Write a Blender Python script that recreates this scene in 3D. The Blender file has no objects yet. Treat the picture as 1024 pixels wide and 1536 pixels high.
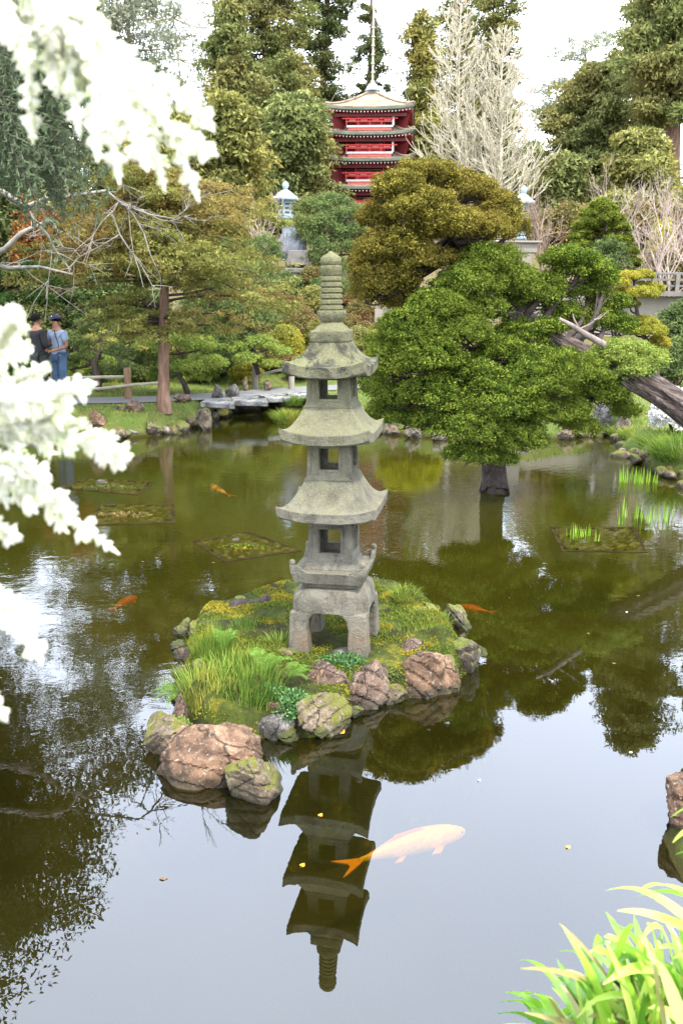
EXPO = 0.9
import bpy, bmesh, math, random
import numpy as np
from mathutils import Vector, Matrix
R = math.radians
PI = math.pi
col = bpy.context.scene.collection
scene = bpy.context.scene

# ------------------------------------------------------------------ camera
CH = 2.6; FP = 1330.0; PITCH = R(13.73); ROLL = R(0.45)
cam_d = bpy.data.cameras.new('camera'); cam = bpy.data.objects.new('camera', cam_d); col.objects.link(cam)
CR = Matrix.Rotation(PI/2-PITCH, 3, 'X') @ Matrix.Rotation(ROLL, 3, 'Z')
cam.matrix_world = Matrix.Translation((0, 0, CH)) @ CR.to_4x4()
cam_d.sensor_fit = 'VERTICAL'; cam_d.sensor_height = 24; cam_d.lens = 24*FP/1536
cam_d.clip_end = 2000; cam_d.clip_start = 0.05
cam_d.dof.use_dof = True; cam_d.dof.focus_distance = 6.4; cam_d.dof.aperture_fstop = 5.6
scene.camera = cam
scene.render.engine = 'CYCLES'
for k_, v_ in dict(max_bounces=7, diffuse_bounces=3, glossy_bounces=3, transmission_bounces=2, transparent_max_bounces=8).items(): setattr(scene.cycles, k_, v_)

def ray(px, py):
    return CR @ Vector(((px-512)/FP, -(py-768)/FP, -1))
def P(px, py, D):                # point seen at that pixel, D metres ahead of the camera
    r = ray(px, py); s = D/r.y
    return Vector((r.x*s, D, CH+r.z*s))
def G(px, py, z=0.0):            # point seen at that pixel on the level z
    r = ray(px, py); s = (z-CH)/r.z
    return Vector((r.x*s, r.y*s, z))
def ppm(D, z=0.5):               # photo pixels per metre
    return FP/(D*math.cos(PITCH)+(CH-z)*math.sin(PITCH))

# ------------------------------------------------------------------ helpers
WL = {}
def tag(o, label=None, cat=None, group=None, kind=None):
    if label: o['label'] = label
    if cat: o['category'] = cat
    if group: o['group'] = group
    if kind: o['kind'] = kind
    return o
def empty(name, loc=(0, 0, 0), label=None, cat=None, group=None):
    o = bpy.data.objects.new(name, None); col.objects.link(o); o.location = loc
    o.empty_display_size = .1
    WL[o] = np.array(loc, float)
    return tag(o, label, cat, group)
def link(name, V, Fs, mat, parent=None, loc=None, smooth=False, tone=None, nv=None):
    """V world coords (N,3); Fs list of faces or an (M,k) array"""
    V = np.asarray(V, float).reshape(-1, 3)
    if parent is not None: off = WL[parent]
    elif loc is not None: off = np.array(loc, float)
    else: off = np.zeros(3)
    V = V-off
    me = bpy.data.meshes.new(name)
    if isinstance(Fs, np.ndarray):
        k = Fs.shape[1]; n = Fs.shape[0]
        me.vertices.add(len(V)); me.vertices.foreach_set('co', V.astype(np.float32).ravel())
        me.loops.add(n*k); me.loops.foreach_set('vertex_index', Fs.astype(np.int32).ravel())
        me.polygons.add(n); me.polygons.foreach_set('loop_start', np.arange(0, n*k, k, dtype=np.int32))
        me.update(calc_edges=True)
    else:
        me.from_pydata(V.tolist(), [], [tuple(f) for f in Fs]); me.update()
    if tone is not None:
        a = me.attributes.new('tone', 'FLOAT', 'FACE'); a.data.foreach_set('value', np.asarray(tone, np.float32))
    if smooth: me.polygons.foreach_set('use_smooth', np.ones(len(me.polygons), bool))
    if isinstance(mat, (list, tuple)):
        for m in mat: me.materials.append(m)
    elif mat: me.materials.append(mat)
    o = bpy.data.objects.new(name, me); col.objects.link(o)
    if parent is not None: o.parent = parent; WL[o] = WL[parent]
    else: o.location = tuple(off); WL[o] = off
    return o
class MB:
    def __init__(s): s.v = []; s.f = []; s.n = 0
    def add(s, V, F):
        V = [tuple(map(float, p)) for p in V]
        s.v += V; s.f += [tuple(i+s.n for i in f) for f in F]; s.n += len(V); return s
    def box(s, c, d, rot=None, taper=1.0):
        V = []
        for z in (-1, 1):
            t = taper if z > 0 else 1
            for x, y in ((-1, -1), (1, -1), (1, 1), (-1, 1)):
                p = Vector((x*d[0]/2*t, y*d[1]/2*t, z*d[2]/2))
                if rot is not None: p = rot @ p
                V.append(p+Vector(c))
        return s.add(V, [(3, 2, 1, 0), (4, 5, 6, 7), (0, 1, 5, 4), (1, 2, 6, 5), (2, 3, 7, 6), (3, 0, 4, 7)])
    def tube(s, pts, rad, n=8, cap=True):
        V, F = tube_np([np.array(p, float) for p in pts], rad, n)
        b = len(V)
        if cap:
            F = list(F)+[tuple(range(n-1, -1, -1)), tuple(range(b-n, b))]
        return s.add(V, F)
    def lathe(s, prof, n=24, c=(0, 0, 0), sq=None, ph=0):
        V = []; F = []
        for r, z in prof:
            for i in range(n):
                a = 2*PI*i/n+ph
                V.append((c[0]+r*math.cos(a), c[1]+r*math.sin(a), c[2]+z))
        m = len(prof)
        for j in range(m-1):
            for i in range(n):
                k = (i+1) % n
                F.append((j*n+i, j*n+k, (j+1)*n+k, (j+1)*n+i))
        F.append(tuple(range(n-1, -1, -1))); F.append(tuple(range((m-1)*n, m*n)))
        return s.add(V, F)
    def obj(s, name, mat, parent=None, loc=None, smooth=False, bevel=0, seg=2, T=None):
        V = np.array(s.v)
        if T is not None: V = np.array([T @ Vector(p) for p in s.v])
        o = link(name, V, s.f, mat, parent, loc, smooth)
        if bevel:
            m = o.modifiers.new('bevel', 'BEVEL'); m.width = bevel; m.segments = seg; m.limit_method = 'ANGLE'; m.angle_limit = R(35)
        if smooth:
            try: o.data.set_sharp_from_angle(angle=R(40))
            except Exception: pass
        return o
def tube_np(pts, rad, n=6):
    pts = np.array(pts, float); m = len(pts)
    if np.isscalar(rad): rad = [rad]*m
    T = np.gradient(pts, axis=0) if m > 2 else np.array([pts[1]-pts[0]]*2)
    T /= np.linalg.norm(T, axis=1)[:, None]+1e-9
    up = np.array([0, 0, 1.]) if abs(T[0][2]) < .9 else np.array([1., 0, 0])
    U = np.cross(T[0], up); U /= np.linalg.norm(U)
    V = []; a = np.arange(n)*2*PI/n
    for i in range(m):
        U = U-T[i]*np.dot(U, T[i]); U /= np.linalg.norm(U)+1e-9
        W = np.cross(T[i], U)
        V.append(pts[i]+rad[i]*(np.cos(a)[:, None]*U+np.sin(a)[:, None]*W))
    V = np.concatenate(V)
    F = []
    for i in range(m-1):
        for k in range(n):
            k2 = (k+1) % n
            F.append((i*n+k, i*n+k2, (i+1)*n+k2, (i+1)*n+k))
    return V, F
def wnoise(P_, freq, seed, octs=3, ridged=False):
    rg = np.random.default_rng(seed); out = np.zeros(len(P_)); amp = 1; tot = 0
    for o in range(octs):
        for k in range(5):
            d = rg.normal(size=3); d /= np.linalg.norm(d); ph = rg.uniform(0, 6.28)
            v = np.sin(P_ @ d*freq*(2**o)*rg.uniform(.7, 1.4)+ph+1.3*np.sin(P_[:, (k+o) % 3]*freq*(2**o)*.7+ph*2))
            if ridged: v = 1-2*np.abs(v)
            out += v*amp/3
        tot += amp; amp *= .5
    return out/tot
def copy_tree(o, parent=None):
    c = o.copy(); col.objects.link(c)
    if parent is not None: c.parent = parent
    for ch in list(o.children): copy_tree(ch, c)
    return c
def bez(a, b, c, n=8):
    a, b, c = np.array(a, float), np.array(b, float), np.array(c, float)
    t = np.linspace(0, 1, n)[:, None]
    return (1-t)**2*a+2*t*(1-t)*b+t*t*c

# ------------------------------------------------------------------ materials
class NT:
    def __init__(s, name):
        s.m = bpy.data.materials.new(name); s.m.use_nodes = True; s.t = s.m.node_tree; s.t.nodes.clear()
        s.out = s.n('ShaderNodeOutputMaterial')
    def n(s, typ, **kw):
        x = s.t.nodes.new(typ)
        for k, v in kw.items():
            if k.startswith('i_'):
                nm = k[2:].replace('_', ' ')
                x.inputs[nm].default_value = v
            else: setattr(x, k, v)
        return x
    def l(s, a, b): s.t.links.new(a, b)
    def noise(s, scale, detail=5, rough=.6, vec=None, dist=0, coord='Object'):
        x = s.n('ShaderNodeTexNoise'); x.inputs['Scale'].default_value = scale; x.inputs['Detail'].default_value = detail
        x.inputs['Roughness'].default_value = rough; x.inputs['Distortion'].default_value = dist
        if vec is None: vec = s.coord(coord)
        s.l(vec, x.inputs['Vector']); return x.outputs['Fac']
    def coord(s, which='Object'):
        if not hasattr(s, 'tc'): s.tc = s.n('ShaderNodeTexCoord')
        return s.tc.outputs[which]
    def ramp(s, fac, stops):
        x = s.n('ShaderNodeValToRGB'); e = x.color_ramp.elements
        while len(e) < len(stops): e.new(.5)
        for k, (p, c) in enumerate(stops):
            e[k].position = p; e[k].color = (*c, 1) if len(c) == 3 else c
        s.l(fac, x.inputs['Fac']); return x.outputs['Color']
    def mix(s, fac, a, b, typ='MIX'):
        x = s.n('ShaderNodeMix'); x.data_type = 'RGBA'; x.blend_type = typ
        for v, nm in ((fac, 0), (a, 6), (b, 7)):
            if hasattr(v, 'is_output'): s.l(v, x.inputs[nm])
            elif nm == 0: x.inputs[0].default_value = v
            else: x.inputs[nm].default_value = (*v, 1)
        return x.outputs[2]
    def math(s, op, a, b=0.0, clamp=False):
        x = s.n('ShaderNodeMath'); x.operation = op; x.use_clamp = clamp
        for i, v in enumerate((a, b)):
            if hasattr(v, 'is_output'): s.l(v, x.inputs[i])
            else: x.inputs[i].default_value = v
        return x.outputs[0]
    def bump(s, h, strength=.5, dist=.02, nrm=None):
        x = s.n('ShaderNodeBump'); x.inputs['Strength'].default_value = strength; x.inputs['Distance'].default_value = dist
        s.l(h, x.inputs['Height'])
        if nrm is not None: s.l(nrm, x.inputs['Normal'])
        return x.outputs['Normal']
    def pbr(s, colr, rough=.8, nrm=None, spec=.3, metal=0):
        b = s.n('ShaderNodeBsdfPrincipled')
        if hasattr(colr, 'is_output'): s.l(colr, b.inputs['Base Color'])
        else: b.inputs['Base Color'].default_value = (*colr, 1)
        if hasattr(rough, 'is_output'): s.l(rough, b.inputs['Roughness'])
        else: b.inputs['Roughness'].default_value = rough
        b.inputs['Specular IOR Level'].default_value = spec; b.inputs['Metallic'].default_value = metal
        if nrm is not None: s.l(nrm, b.inputs['Normal'])
        s.l(b.outputs[0], s.out.inputs['Surface']); return s.m
    def pos(s):
        g = s.n('ShaderNodeNewGeometry'); return g
def simple(name, c, rough=.7, var=.25, scale=6, bump=0, spec=.3, metal=0):
    t = NT(name); nz = t.noise(scale)
    cc = t.ramp(nz, [(.3, tuple(x*(1-var) for x in c)), (.7, tuple(min(1, x*(1+var)) for x in c))])
    nr = t.bump(t.noise(scale*6), bump, .01) if bump else None
    return t.pbr(cc, rough, nr, spec, metal)
def leafmat(name, stops, trans=.3, patch=None, pscale=.6, pfac=(.45, .6), rough=.6, gloss=.0):
    """stops: colours over the per-leaf 'tone'; patch: second colour in soft drifts through the crown (its own growth colour)"""
    t = NT(name); a = t.n('ShaderNodeAttribute', attribute_name='tone')
    c = t.ramp(a.outputs['Fac'], [(p_, tuple(x*LS for x in c_)) for p_, c_ in stops] if name not in ('overlit_tips', 'white_flowers', 'strap_leaves') else stops)
    if patch:
        nz = t.noise(pscale, 3, .5)
        f = t.ramp(nz, [(pfac[0], (0, 0, 0)), (pfac[1], (1, 1, 1))])
        c2 = t.mix(.75, c, tuple(x*LS for x in patch)); c = t.mix(f, c, c2)
    d = t.n('ShaderNodeBsdfDiffuse'); t.l(c, d.inputs['Color'])
    tr = t.n('ShaderNodeBsdfTranslucent'); t.l(c, tr.inputs['Color'])
    m = t.n('ShaderNodeMixShader'); m.inputs[0].default_value = trans
    t.l(d.outputs[0], m.inputs[1]); t.l(tr.outputs[0], m.inputs[2]); o = m.outputs[0]
    if gloss:
        g = t.n('ShaderNodeBsdfGlossy'); g.inputs['Roughness'].default_value = .35
        m2 = t.n('ShaderNodeMixShader'); m2.inputs[0].default_value = gloss
        t.l(o, m2.inputs[1]); t.l(g.outputs[0], m2.inputs[2]); o = m2.outputs[0]
    t.l(o, t.out.inputs['Surface']); return t.m
def ls(a, b, c): return [(.0, a), (.5, b), (1., c)]
M = {}; LS = .85
M['juniper'] = leafmat('juniper', ls((.015, .030, .008), (.085, .135, .020), (.36, .43, .06)), .28, (.15, .19, .03), 1.1)
M['juniper_gold'] = leafmat('juniper_gold', ls((.025, .028, .008), (.14, .125, .024), (.50, .42, .08)), .28, (.20, .16, .035), 1.0)
M['redwood'] = leafmat('redwood', ls((.045, .065, .025), (.17, .20, .065), (.34, .35, .13)), .3, (.27, .24, .08), .25)
M['redwood_olive'] = leafmat('redwood_olive', ls((.06, .075, .025), (.22, .225, .065), (.40, .38, .13)), .3, (.32, .27, .07), .3)
M['redwood_dark'] = leafmat('redwood_dark', ls((.025, .045, .02), (.09, .12, .045), (.19, .22, .08)), .3, (.14, .14, .05), .2)
M['bronze'] = leafmat('bronze_needles', ls((.08, .09, .025), (.19, .20, .05), (.38, .36, .11)), .35, (.30, .21, .07), .6)
M['pine'] = leafmat('pine_needles', ls((.04, .065, .025), (.115, .16, .055), (.24, .30, .10)), .3, (.16, .19, .06), .7)
M['pine_light'] = leafmat('pine_light', ls((.09, .13, .03), (.20, .28, .06), (.34, .42, .10)), .3, (.30, .35, .07), .9)
M['pine_dark'] = leafmat('pine_dark', ls((.025, .05, .018), (.06, .11, .03), (.12, .19, .05)), .3)
M['clip_gold'] = leafmat('clipped_gold', ls((.12, .13, .02), (.28, .28, .04), (.42, .38, .06)), .25, (.4, .33, .05), 1.2)
M['cone_leaf'] = leafmat('cone_conifer_leaves', ls((.03, .05, .012), (.13, .17, .025), (.30, .33, .05)), .3)
M['gold'] = leafmat('golden_leaves', ls((.2, .2, .02), (.42, .40, .03), (.60, .56, .07)), .3)
M['azalea'] = leafmat('azalea_leaves', ls((.07, .07, .025), (.17, .15, .05), (.27, .23, .09)), .25, (.24, .11, .06), .5)
M['euca'] = leafmat('eucalyptus_leaves', ls((.16, .18, .12), (.26, .28, .19), (.36, .37, .25)), .3)
M['cypress'] = leafmat('cypress_fronds', ls((.035, .05, .03), (.09, .12, .065), (.17, .21, .12)), .3)
M['pale'] = leafmat('overlit_tips', ls((.80, .90, .50), (.93, .94, .80), (.96, .96, .90)), .5)  # near-white leaf colour stands in for strong light on the close fronds
M['red_leaf'] = leafmat('red_maple', ls((.12, .05, .02), (.28, .12, .04), (.38, .22, .08)), .3)
M['white_flower'] = leafmat('white_flowers', ls((.5, .5, .5), (.8, .78, .78), (.85, .83, .83)), .2)
M['grass'] = leafmat('grass_blades', ls((.035, .07, .012), (.11, .20, .028), (.24, .34, .06)), .35)
M['grass_fine'] = leafmat('fine_grass', ls((.05, .09, .015), (.15, .23, .035), (.30, .38, .08)), .35, (.34, .32, .06), 3)
M['iris'] = leafmat('iris_shoots', ls((.12, .25, .02), (.25, .45, .04), (.4, .6, .08)), .35)
M['fern'] = leafmat('fern_fronds', ls((.04, .09, .015), (.10, .19, .03), (.20, .32, .07)), .35)
M['herb'] = leafmat('herb_leaves', ls((.03, .07, .02), (.10, .21, .07), (.18, .32, .12)), .3)
M['strap'] = leafmat('strap_leaves', ls((.08, .22, .02), (.26, .48, .04), (.58, .70, .16)), .45, None, gloss=.06)
M['strap_dry'] = leafmat('dry_leaves', ls((.20, .15, .05), (.38, .34, .14), (.62, .60, .32)), .3)
M['moss_leaf'] = leafmat('moss_tufts', ls((.05, .075, .012), (.11, .15, .022), (.20, .22, .035)), .2, (.36, .28, .03), 2.6, (.5, .62))

def bark(name, c1, c2, sc=8, stretch=5, bump=.8):
    t = NT(name); mp = t.n('ShaderNodeMapping'); mp.inputs['Scale'].default_value = (1, 1, 1/stretch)
    t.l(t.coord('Object'), mp.inputs['Vector'])
    nz = t.noise(sc*3, 6, .7, mp.outputs[0], .6); n2 = t.noise(sc*.4, 3)
    c = t.ramp(nz, [(.3, c1), (.65, c2)]); c = t.mix(t.math('MULTIPLY', n2, .5), c, tuple(x*.5 for x in c1))
    return t.pbr(c, .9, t.bump(nz, bump, .03), .15)
M['bark_brown'] = bark('bark_brown', (.10, .06, .035), (.26, .18, .12))
M['bark_red'] = bark('bark_red', (.07, .04, .025), (.27, .17, .12), 4)
M['bark_grey'] = bark('bark_grey', (.10, .08, .07), (.30, .25, .22), 3)
M['bark_dark'] = bark('bark_dark', (.025, .02, .018), (.09, .07, .06), 8)
M['bark_pale'] = simple('bark_pale', (.40, .36, .265), .85, .2, 3)
M['bark_limb'] = simple('bark_limb', (.14, .125, .105), .85, .5, 7)
M['bark_twig'] = simple('bark_twig', (.22, .16, .12), .85, .25, 5)
M['bark_white'] = simple('bark_white', (.30, .235, .195), .85, .25, 5)
# leaning trunk: long ridged grain running along the log
def logmat():
    t = NT('weathered_log'); mp = t.n('ShaderNodeMapping'); mp.inputs['Rotation'].default_value = (0, R(-28), 0); 
    t.l(t.coord('Object'), mp.inputs['Vector']); m2 = t.n('ShaderNodeMapping'); m2.inputs['Scale'].default_value = (.9, 9, 9); t.l(mp.outputs[0], m2.inputs['Vector'])
    nz = t.noise(3.0, 7, .7, m2.outputs[0], .8); n2 = t.noise(2.2, 4)
    c = t.ramp(nz, [(.36, (.015, .011, .010)), (.52, (.08, .06, .05)), (.70, (.27, .22, .19))])
    c = t.mix(t.ramp(n2, [(.45, (0, 0, 0)), (.7, (.6, .6, .6))]), c, (.07, .045, .04))
    return t.pbr(c, .85, t.bump(nz, 1, .05), .2)
M['log'] = logmat()
# ------------------------------------------------------------------ more materials
def rockmat(name, c1, c2, c3, moss=.0, mosscol=(.16, .17, .02), sc=4, wet=True, lich=.25):
    t = NT(name); v = t.coord('Object')
    n1 = t.noise(sc, 8, .65, v, .5); n2 = t.noise(sc*3.3, 6, .7, v, .3); n3 = t.noise(sc*14, 4, .7, v)
    c1, c2, c3 = [tuple(x*f_ for x in q) for q, f_ in ((c1, .32), (c2, .50), (c3, .72))]
    c = t.ramp(n1, [(.32, c1), (.5, c2), (.66, c3)])
    vo = t.n('ShaderNodeTexVoronoi'); vo.feature = 'DISTANCE_TO_EDGE'; vo.inputs['Scale'].default_value = sc*.9
    ad = t.n('ShaderNodeVectorMath'); ad.operation = 'ADD'; t.l(v, ad.inputs[0]); nn = t.n('ShaderNodeTexNoise'); nn.inputs['Scale'].default_value = sc*2; t.l(v, nn.inputs['Vector'])
    ms = t.n('ShaderNodeVectorMath'); ms.operation = 'SCALE'; ms.inputs['Scale'].default_value = .45/sc; t.l(nn.outputs['Color'], ms.inputs[0]); t.l(ms.outputs[0], ad.inputs[1]); t.l(ad.outputs[0], vo.inputs['Vector'])
    ck = t.math('MAXIMUM', t.ramp(vo.outputs['Distance'], [(0, (0, 0, 0)), (.028, (1, 1, 1))]), t.ramp(n1, [(.54, (0, 0, 0)), (.62, (1, 1, 1))]))
    c = t.mix(ck, tuple(x*.25 for x in c1), c)
    c = t.mix(t.ramp(n2, [(.42, (0, 0, 0)), (.62, (.75, .75, .75))]), c, tuple(x*.38 for x in c1))
    c = t.mix(t.ramp(n3, [(.58, (0, 0, 0)), (.72, (lich*2, lich*2, lich*2))]), c, (.55, .52, .42))
    g = t.pos(); sx = t.n('ShaderNodeSeparateXYZ'); t.l(g.outputs['Normal'], sx.inputs[0]); sp = t.n('ShaderNodeSeparateXYZ'); t.l(g.outputs['Position'], sp.inputs[0])
    if moss > 0:
        n4 = t.noise(sc*.9, 5, .7, v)
        mm = t.math('ADD', t.math('MULTIPLY', n4, 1.4), t.math('ADD', t.math('MULTIPLY', sx.outputs[2], .20), .18))
        mf = t.ramp(mm, [(1.28-moss*.55, (0, 0, 0)), (1.36-moss*.5, (1, 1, 1))])
        mc = t.mix(t.noise(sc*9, 4), tuple(x*.25 for x in mosscol), tuple(x*1.0 for x in mosscol))
        c = t.mix(mf, c, mc)
    if wet:
        wz = t.math('ADD', sp.outputs[2], t.math('MULTIPLY', n2, -.05))
        wf = t.ramp(wz, [(.015, (1, 1, 1)), (.06, (0, 0, 0))])
        c = t.mix(wf, c, t.mix(.72, c, (.01, .011, .005)))
    b = t.bump(n1, .7, .06); b = t.bump(n2, .8, .03, b); b = t.bump(ck, .6, .015, b); b = t.bump(n3, .5, .008, b)
    return t.pbr(c, .8, b, .3)
M['rock_pink'] = rockmat('rock_pink', (.20, .11, .06), (.32, .185, .11), (.44, .30, .19), .12, sc=3.2)
M['rock_tan'] = rockmat('rock_tan', (.20, .14, .09), (.36, .27, .18), (.50, .42, .31), .62, (.15, .15, .02), 5)
M['rock_red'] = rockmat('rock_red', (.17, .09, .06), (.28, .18, .125), (.36, .29, .24), .35, (.13, .15, .02), 5)
M['rock_grey'] = rockmat('rock_grey', (.12, .11, .10), (.24, .22, .20), (.38, .36, .33), .18, sc=3)
M['rock_moss'] = rockmat('rock_moss', (.10, .08, .06), (.22, .17, .12), (.34, .27, .2), .7, (.15, .17, .025), 3)
M['rock_bank'] = rockmat('rock_bank', (.17, .13, .10), (.33, .27, .21), (.52, .47, .41), .42, (.15, .16, .03), 2.5)
M['slab'] = rockmat('rock_slab', (.22, .22, .21), (.34, .34, .33), (.44, .44, .42), .0, sc=2)

def lanternmat():
    t = NT('lantern_stone'); v = t.coord('Object')
    n1 = t.noise(3.5, 7, .65, v, .4); n2 = t.noise(13, 6, .7, v, .3); n3 = t.noise(42, 4, .75, v); n5 = t.noise(110, 3, .7, v)
    c = t.ramp(n1, [(.3, (.055, .050, .038)), (.5, (.165, .152, .120)), (.7, (.32, .30, .245))])
    c = t.mix(t.math('MULTIPLY', n5, .6), c, (.05, .047, .036))
    mpz = t.n('ShaderNodeMapping'); mpz.inputs['Scale'].default_value = (1, 1, .18); t.l(v, mpz.inputs['Vector']); st_ = t.noise(15, 5, .7, mpz.outputs[0], .2)
    c = t.mix(t.ramp(st_, [(.52, (0, 0, 0)), (.68, (.75, .75, .75))]), c, (.045, .042, .032))
    g = t.pos(); sx = t.n('ShaderNodeSeparateXYZ'); t.l(g.outputs['Normal'], sx.inputs[0]); sp = t.n('ShaderNodeSeparateXYZ'); t.l(v, sp.inputs[0])
    # algae: greener towards the spire and on slopes, its own growth pattern
    hz = t.math('MULTIPLY', sp.outputs[2], .17)
    mm = t.math('ADD', t.math('ADD', t.math('MULTIPLY', n1, .5), t.math('MULTIPLY', n2, .42)), t.math('ADD', hz, t.math('MULTIPLY', sx.outputs[2], .10)))
    mf = t.ramp(mm, [(.62, (0, 0, 0)), (.92, (.85, .85, .85))])
    c = t.mix(mf, c, t.mix(n3, (.065, .070, .028), (.175, .172, .075)))
    c = t.mix(t.ramp(n5, [(.60, (0, 0, 0)), (.68, (.55, .55, .55))]), c, (.34, .33, .27))
    c = t.mix(t.ramp(n3, [(.68, (0, 0, 0)), (.74, (.5, .5, .5))]), c, (.36, .35, .28))
    # black lichen patches on the upper roof
    n6 = t.noise(6.5, 5, .75, v, .6); dz = t.ramp(sp.outputs[2], [(0.0, (0, 0, 0)), (1, (1, 1, 1))])
    hb = t.math('MULTIPLY', t.ramp(t.math('MULTIPLY', sp.outputs[2], .333), [(.61, (0, 0, 0)), (.66, (1, 1, 1)), (.71, (1, 1, 1)), (.75, (0, 0, 0))]), t.ramp(n6, [(.46, (0, 0, 0)), (.56, (.85, .85, .85))]))
    c = t.mix(hb, c, (.025, .025, .022))
    # rust-brown stain patches low down
    hr = t.math('MULTIPLY', t.ramp(sp.outputs[2], [(.05, (1, 1, 1)), (.36, (0, 0, 0))]), t.ramp(n1, [(.5, (0, 0, 0)), (.62, (.8, .8, .8))]))
    c = t.mix(hr, c, (.13, .07, .035))
    b = t.bump(n2, .6, .035); b = t.bump(n3, .8, .018, b); b = t.bump(n5, .7, .008, b)
    return t.pbr(c, .9, b, .2)
M['lantern'] = lanternmat()

def groundmat():
    t = NT('ground_soil_grass'); v = t.coord('Object')
    n1 = t.noise(.5, 6, .65, v, .4); n2 = t.noise(3, 6, .7, v); n3 = t.noise(22, 4, .75, v)
    gr = t.mix(n3, (.03, .05, .012), (.10, .14, .03)); gr = t.mix(t.ramp(n2, [(.45, (0, 0, 0)), (.65, (.6, .6, .6))]), gr, (.15, .13, .05))
    so = t.mix(n3, (.05, .035, .02), (.15, .10, .06)); so = t.mix(t.ramp(n2, [(.4, (0, 0, 0)), (.6, (.7, .7, .7))]), so, (.10, .11, .035))
    sp = t.n('ShaderNodeSeparateXYZ'); t.l(t.pos().outputs['Position'], sp.inputs[0])
    zz = t.math('ADD', sp.outputs[2], t.math('MULTIPLY', n1, 1.1))
    f = t.ramp(t.math('MULTIPLY', zz, .25), [(.30, (0, 0, 0)), (.42, (1, 1, 1))])
    c = t.mix(f, gr, so)
    c = t.mix(t.ramp(t.math('ADD', sp.outputs[2], .5), [(.52, (1, 1, 1)), (.62, (0, 0, 0))]), c, (.028, .025, .006))
    return t.pbr(c, .95, t.bump(n3, .8, .04), .1)
M['ground'] = groundmat()
def mossmat():
    t = NT('moss_ground'); v = t.coord('Object')
    n1 = t.noise(3.2, 6, .65, v, .4); n2 = t.noise(12, 6, .7, v); n3 = t.noise(70, 4, .8, v)
    c = t.ramp(n1, [(.38, (.018, .013, .008)), (.48, (.03, .04, .009)), (.56, (.07, .09, .014)), (.64, (.24, .20, .02))])
    c = t.mix(t.ramp(n3, [(.4, (.0, .0, .0)), (.62, (.75, .75, .75))]), c, (.04, .045, .012))
    c = t.mix(t.ramp(n2, [(.58, (0, 0, 0)), (.7, (.6, .6, .6))]), c, (.14, .09, .05))
    b = t.bump(n2, .6, .03); b = t.bump(n3, 1, .02, b)
    return t.pbr(c, .95, b, .1)
M['moss'] = mossmat()
def pathmat():
    t = NT('path_asphalt'); n = t.noise(60, 4, .7); n1 = t.noise(1.2, 4)
    c = t.mix(n, (.09, .09, .09), (.17, .17, .165)); c = t.mix(t.math('MULTIPLY', n1, .3), c, (.08, .07, .06))
    return t.pbr(c, .9, t.bump(n, .3, .01), .2)
M['path'] = pathmat()
def watermat():
    t = NT('pond_water'); v = t.coord('Object')
    sp = t.n('ShaderNodeSeparateXYZ'); t.l(v, sp.inputs[0])
    mp = t.n('ShaderNodeMapping'); mp.inputs['Scale'].default_value = (1, 1.25, 1); t.l(v, mp.inputs['Vector'])
    a = t.noise(7.0, 3, .55, mp.outputs[0], .3); b2 = t.noise(.5, 3, .5, v)
    b3 = t.noise(28, 2, .5, mp.outputs[0])
    # breeze reaches the far and left part of the pond; the near right is mirror calm
    am = t.math('ADD', t.math('MULTIPLY', t.math('ADD', sp.outputs[1], -3.2), .085), t.math('MULTIPLY', sp.outputs[0], -.05))
    am = t.math('MULTIPLY', t.math('MAXIMUM', t.math('MINIMUM', am, .75), .02), t.ramp(b2, [(.35, (.25, .25, .25)), (.65, (1, 1, 1))]))
    h = t.math('MULTIPLY', a, am)
    nr = t.bump(h, .35, .011)
    # reflection tones painted into the body colour: dark near, brighter olive far out
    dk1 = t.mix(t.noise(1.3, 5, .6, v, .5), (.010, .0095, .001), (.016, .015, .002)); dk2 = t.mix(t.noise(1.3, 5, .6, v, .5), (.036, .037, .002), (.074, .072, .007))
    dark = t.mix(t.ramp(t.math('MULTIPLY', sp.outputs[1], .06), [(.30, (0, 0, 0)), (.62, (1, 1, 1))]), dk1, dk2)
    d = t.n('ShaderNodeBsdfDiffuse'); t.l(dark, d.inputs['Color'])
    tr = t.n('ShaderNodeBsdfTransparent'); tr.inputs['Color'].default_value = (.82, .72, .36, 1)
    m = t.n('ShaderNodeMixShader'); m.inputs[0].default_value = .68; t.l(d.outputs[0], m.inputs[1]); t.l(tr.outputs[0], m.inputs[2])
    fr = t.n('ShaderNodeFresnel'); fr.inputs['IOR'].default_value = 1.84; t.l(nr, fr.inputs['Normal'])
    gl = t.n('ShaderNodeBsdfGlossy'); gl.inputs['Roughness'].default_value = .0; gl.inputs['Color'].default_value = (.90, .94, 1, 1); t.l(nr, gl.inputs['Normal'])
    m2 = t.n('ShaderNodeMixShader'); t.l(fr.outputs[0], m2.inputs[0]); t.l(m.outputs[0], m2.inputs[1]); t.l(gl.outputs[0], m2.inputs[2])
    t.l(m2.outputs[0], t.out.inputs['Surface']); return t.m
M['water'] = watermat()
def koimat(name, base, patch=None, sc=5, th=.52):
    t = NT(name); n = t.noise(sc, 2, .4); n2 = t.noise(60, 3)
    c = t.mix(n2, tuple(x*.85 for x in base), base)
    if patch: c = t.mix(t.ramp(n, [(th-.02, (0, 0, 0)), (th+.02, (1, 1, 1))]), c, patch)
    vs = t.n('ShaderNodeTexVoronoi'); vs.inputs['Scale'].default_value = 55; t.l(t.coord('Object'), vs.inputs['Vector'])
    c = t.mix(t.math('MULTIPLY', vs.outputs['Distance'], .45), c, tuple(x*.45 for x in base))
    return t.pbr(c, .4, t.bump(vs.outputs['Distance'], .5, .004), .4)
M['koi_orange'] = koimat('koi_orange', (1.0, .60, .02), (1.0, .68, .10), 9); M['koi_fin'] = koimat('koi_fin', (.95, .36, .01))
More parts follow.
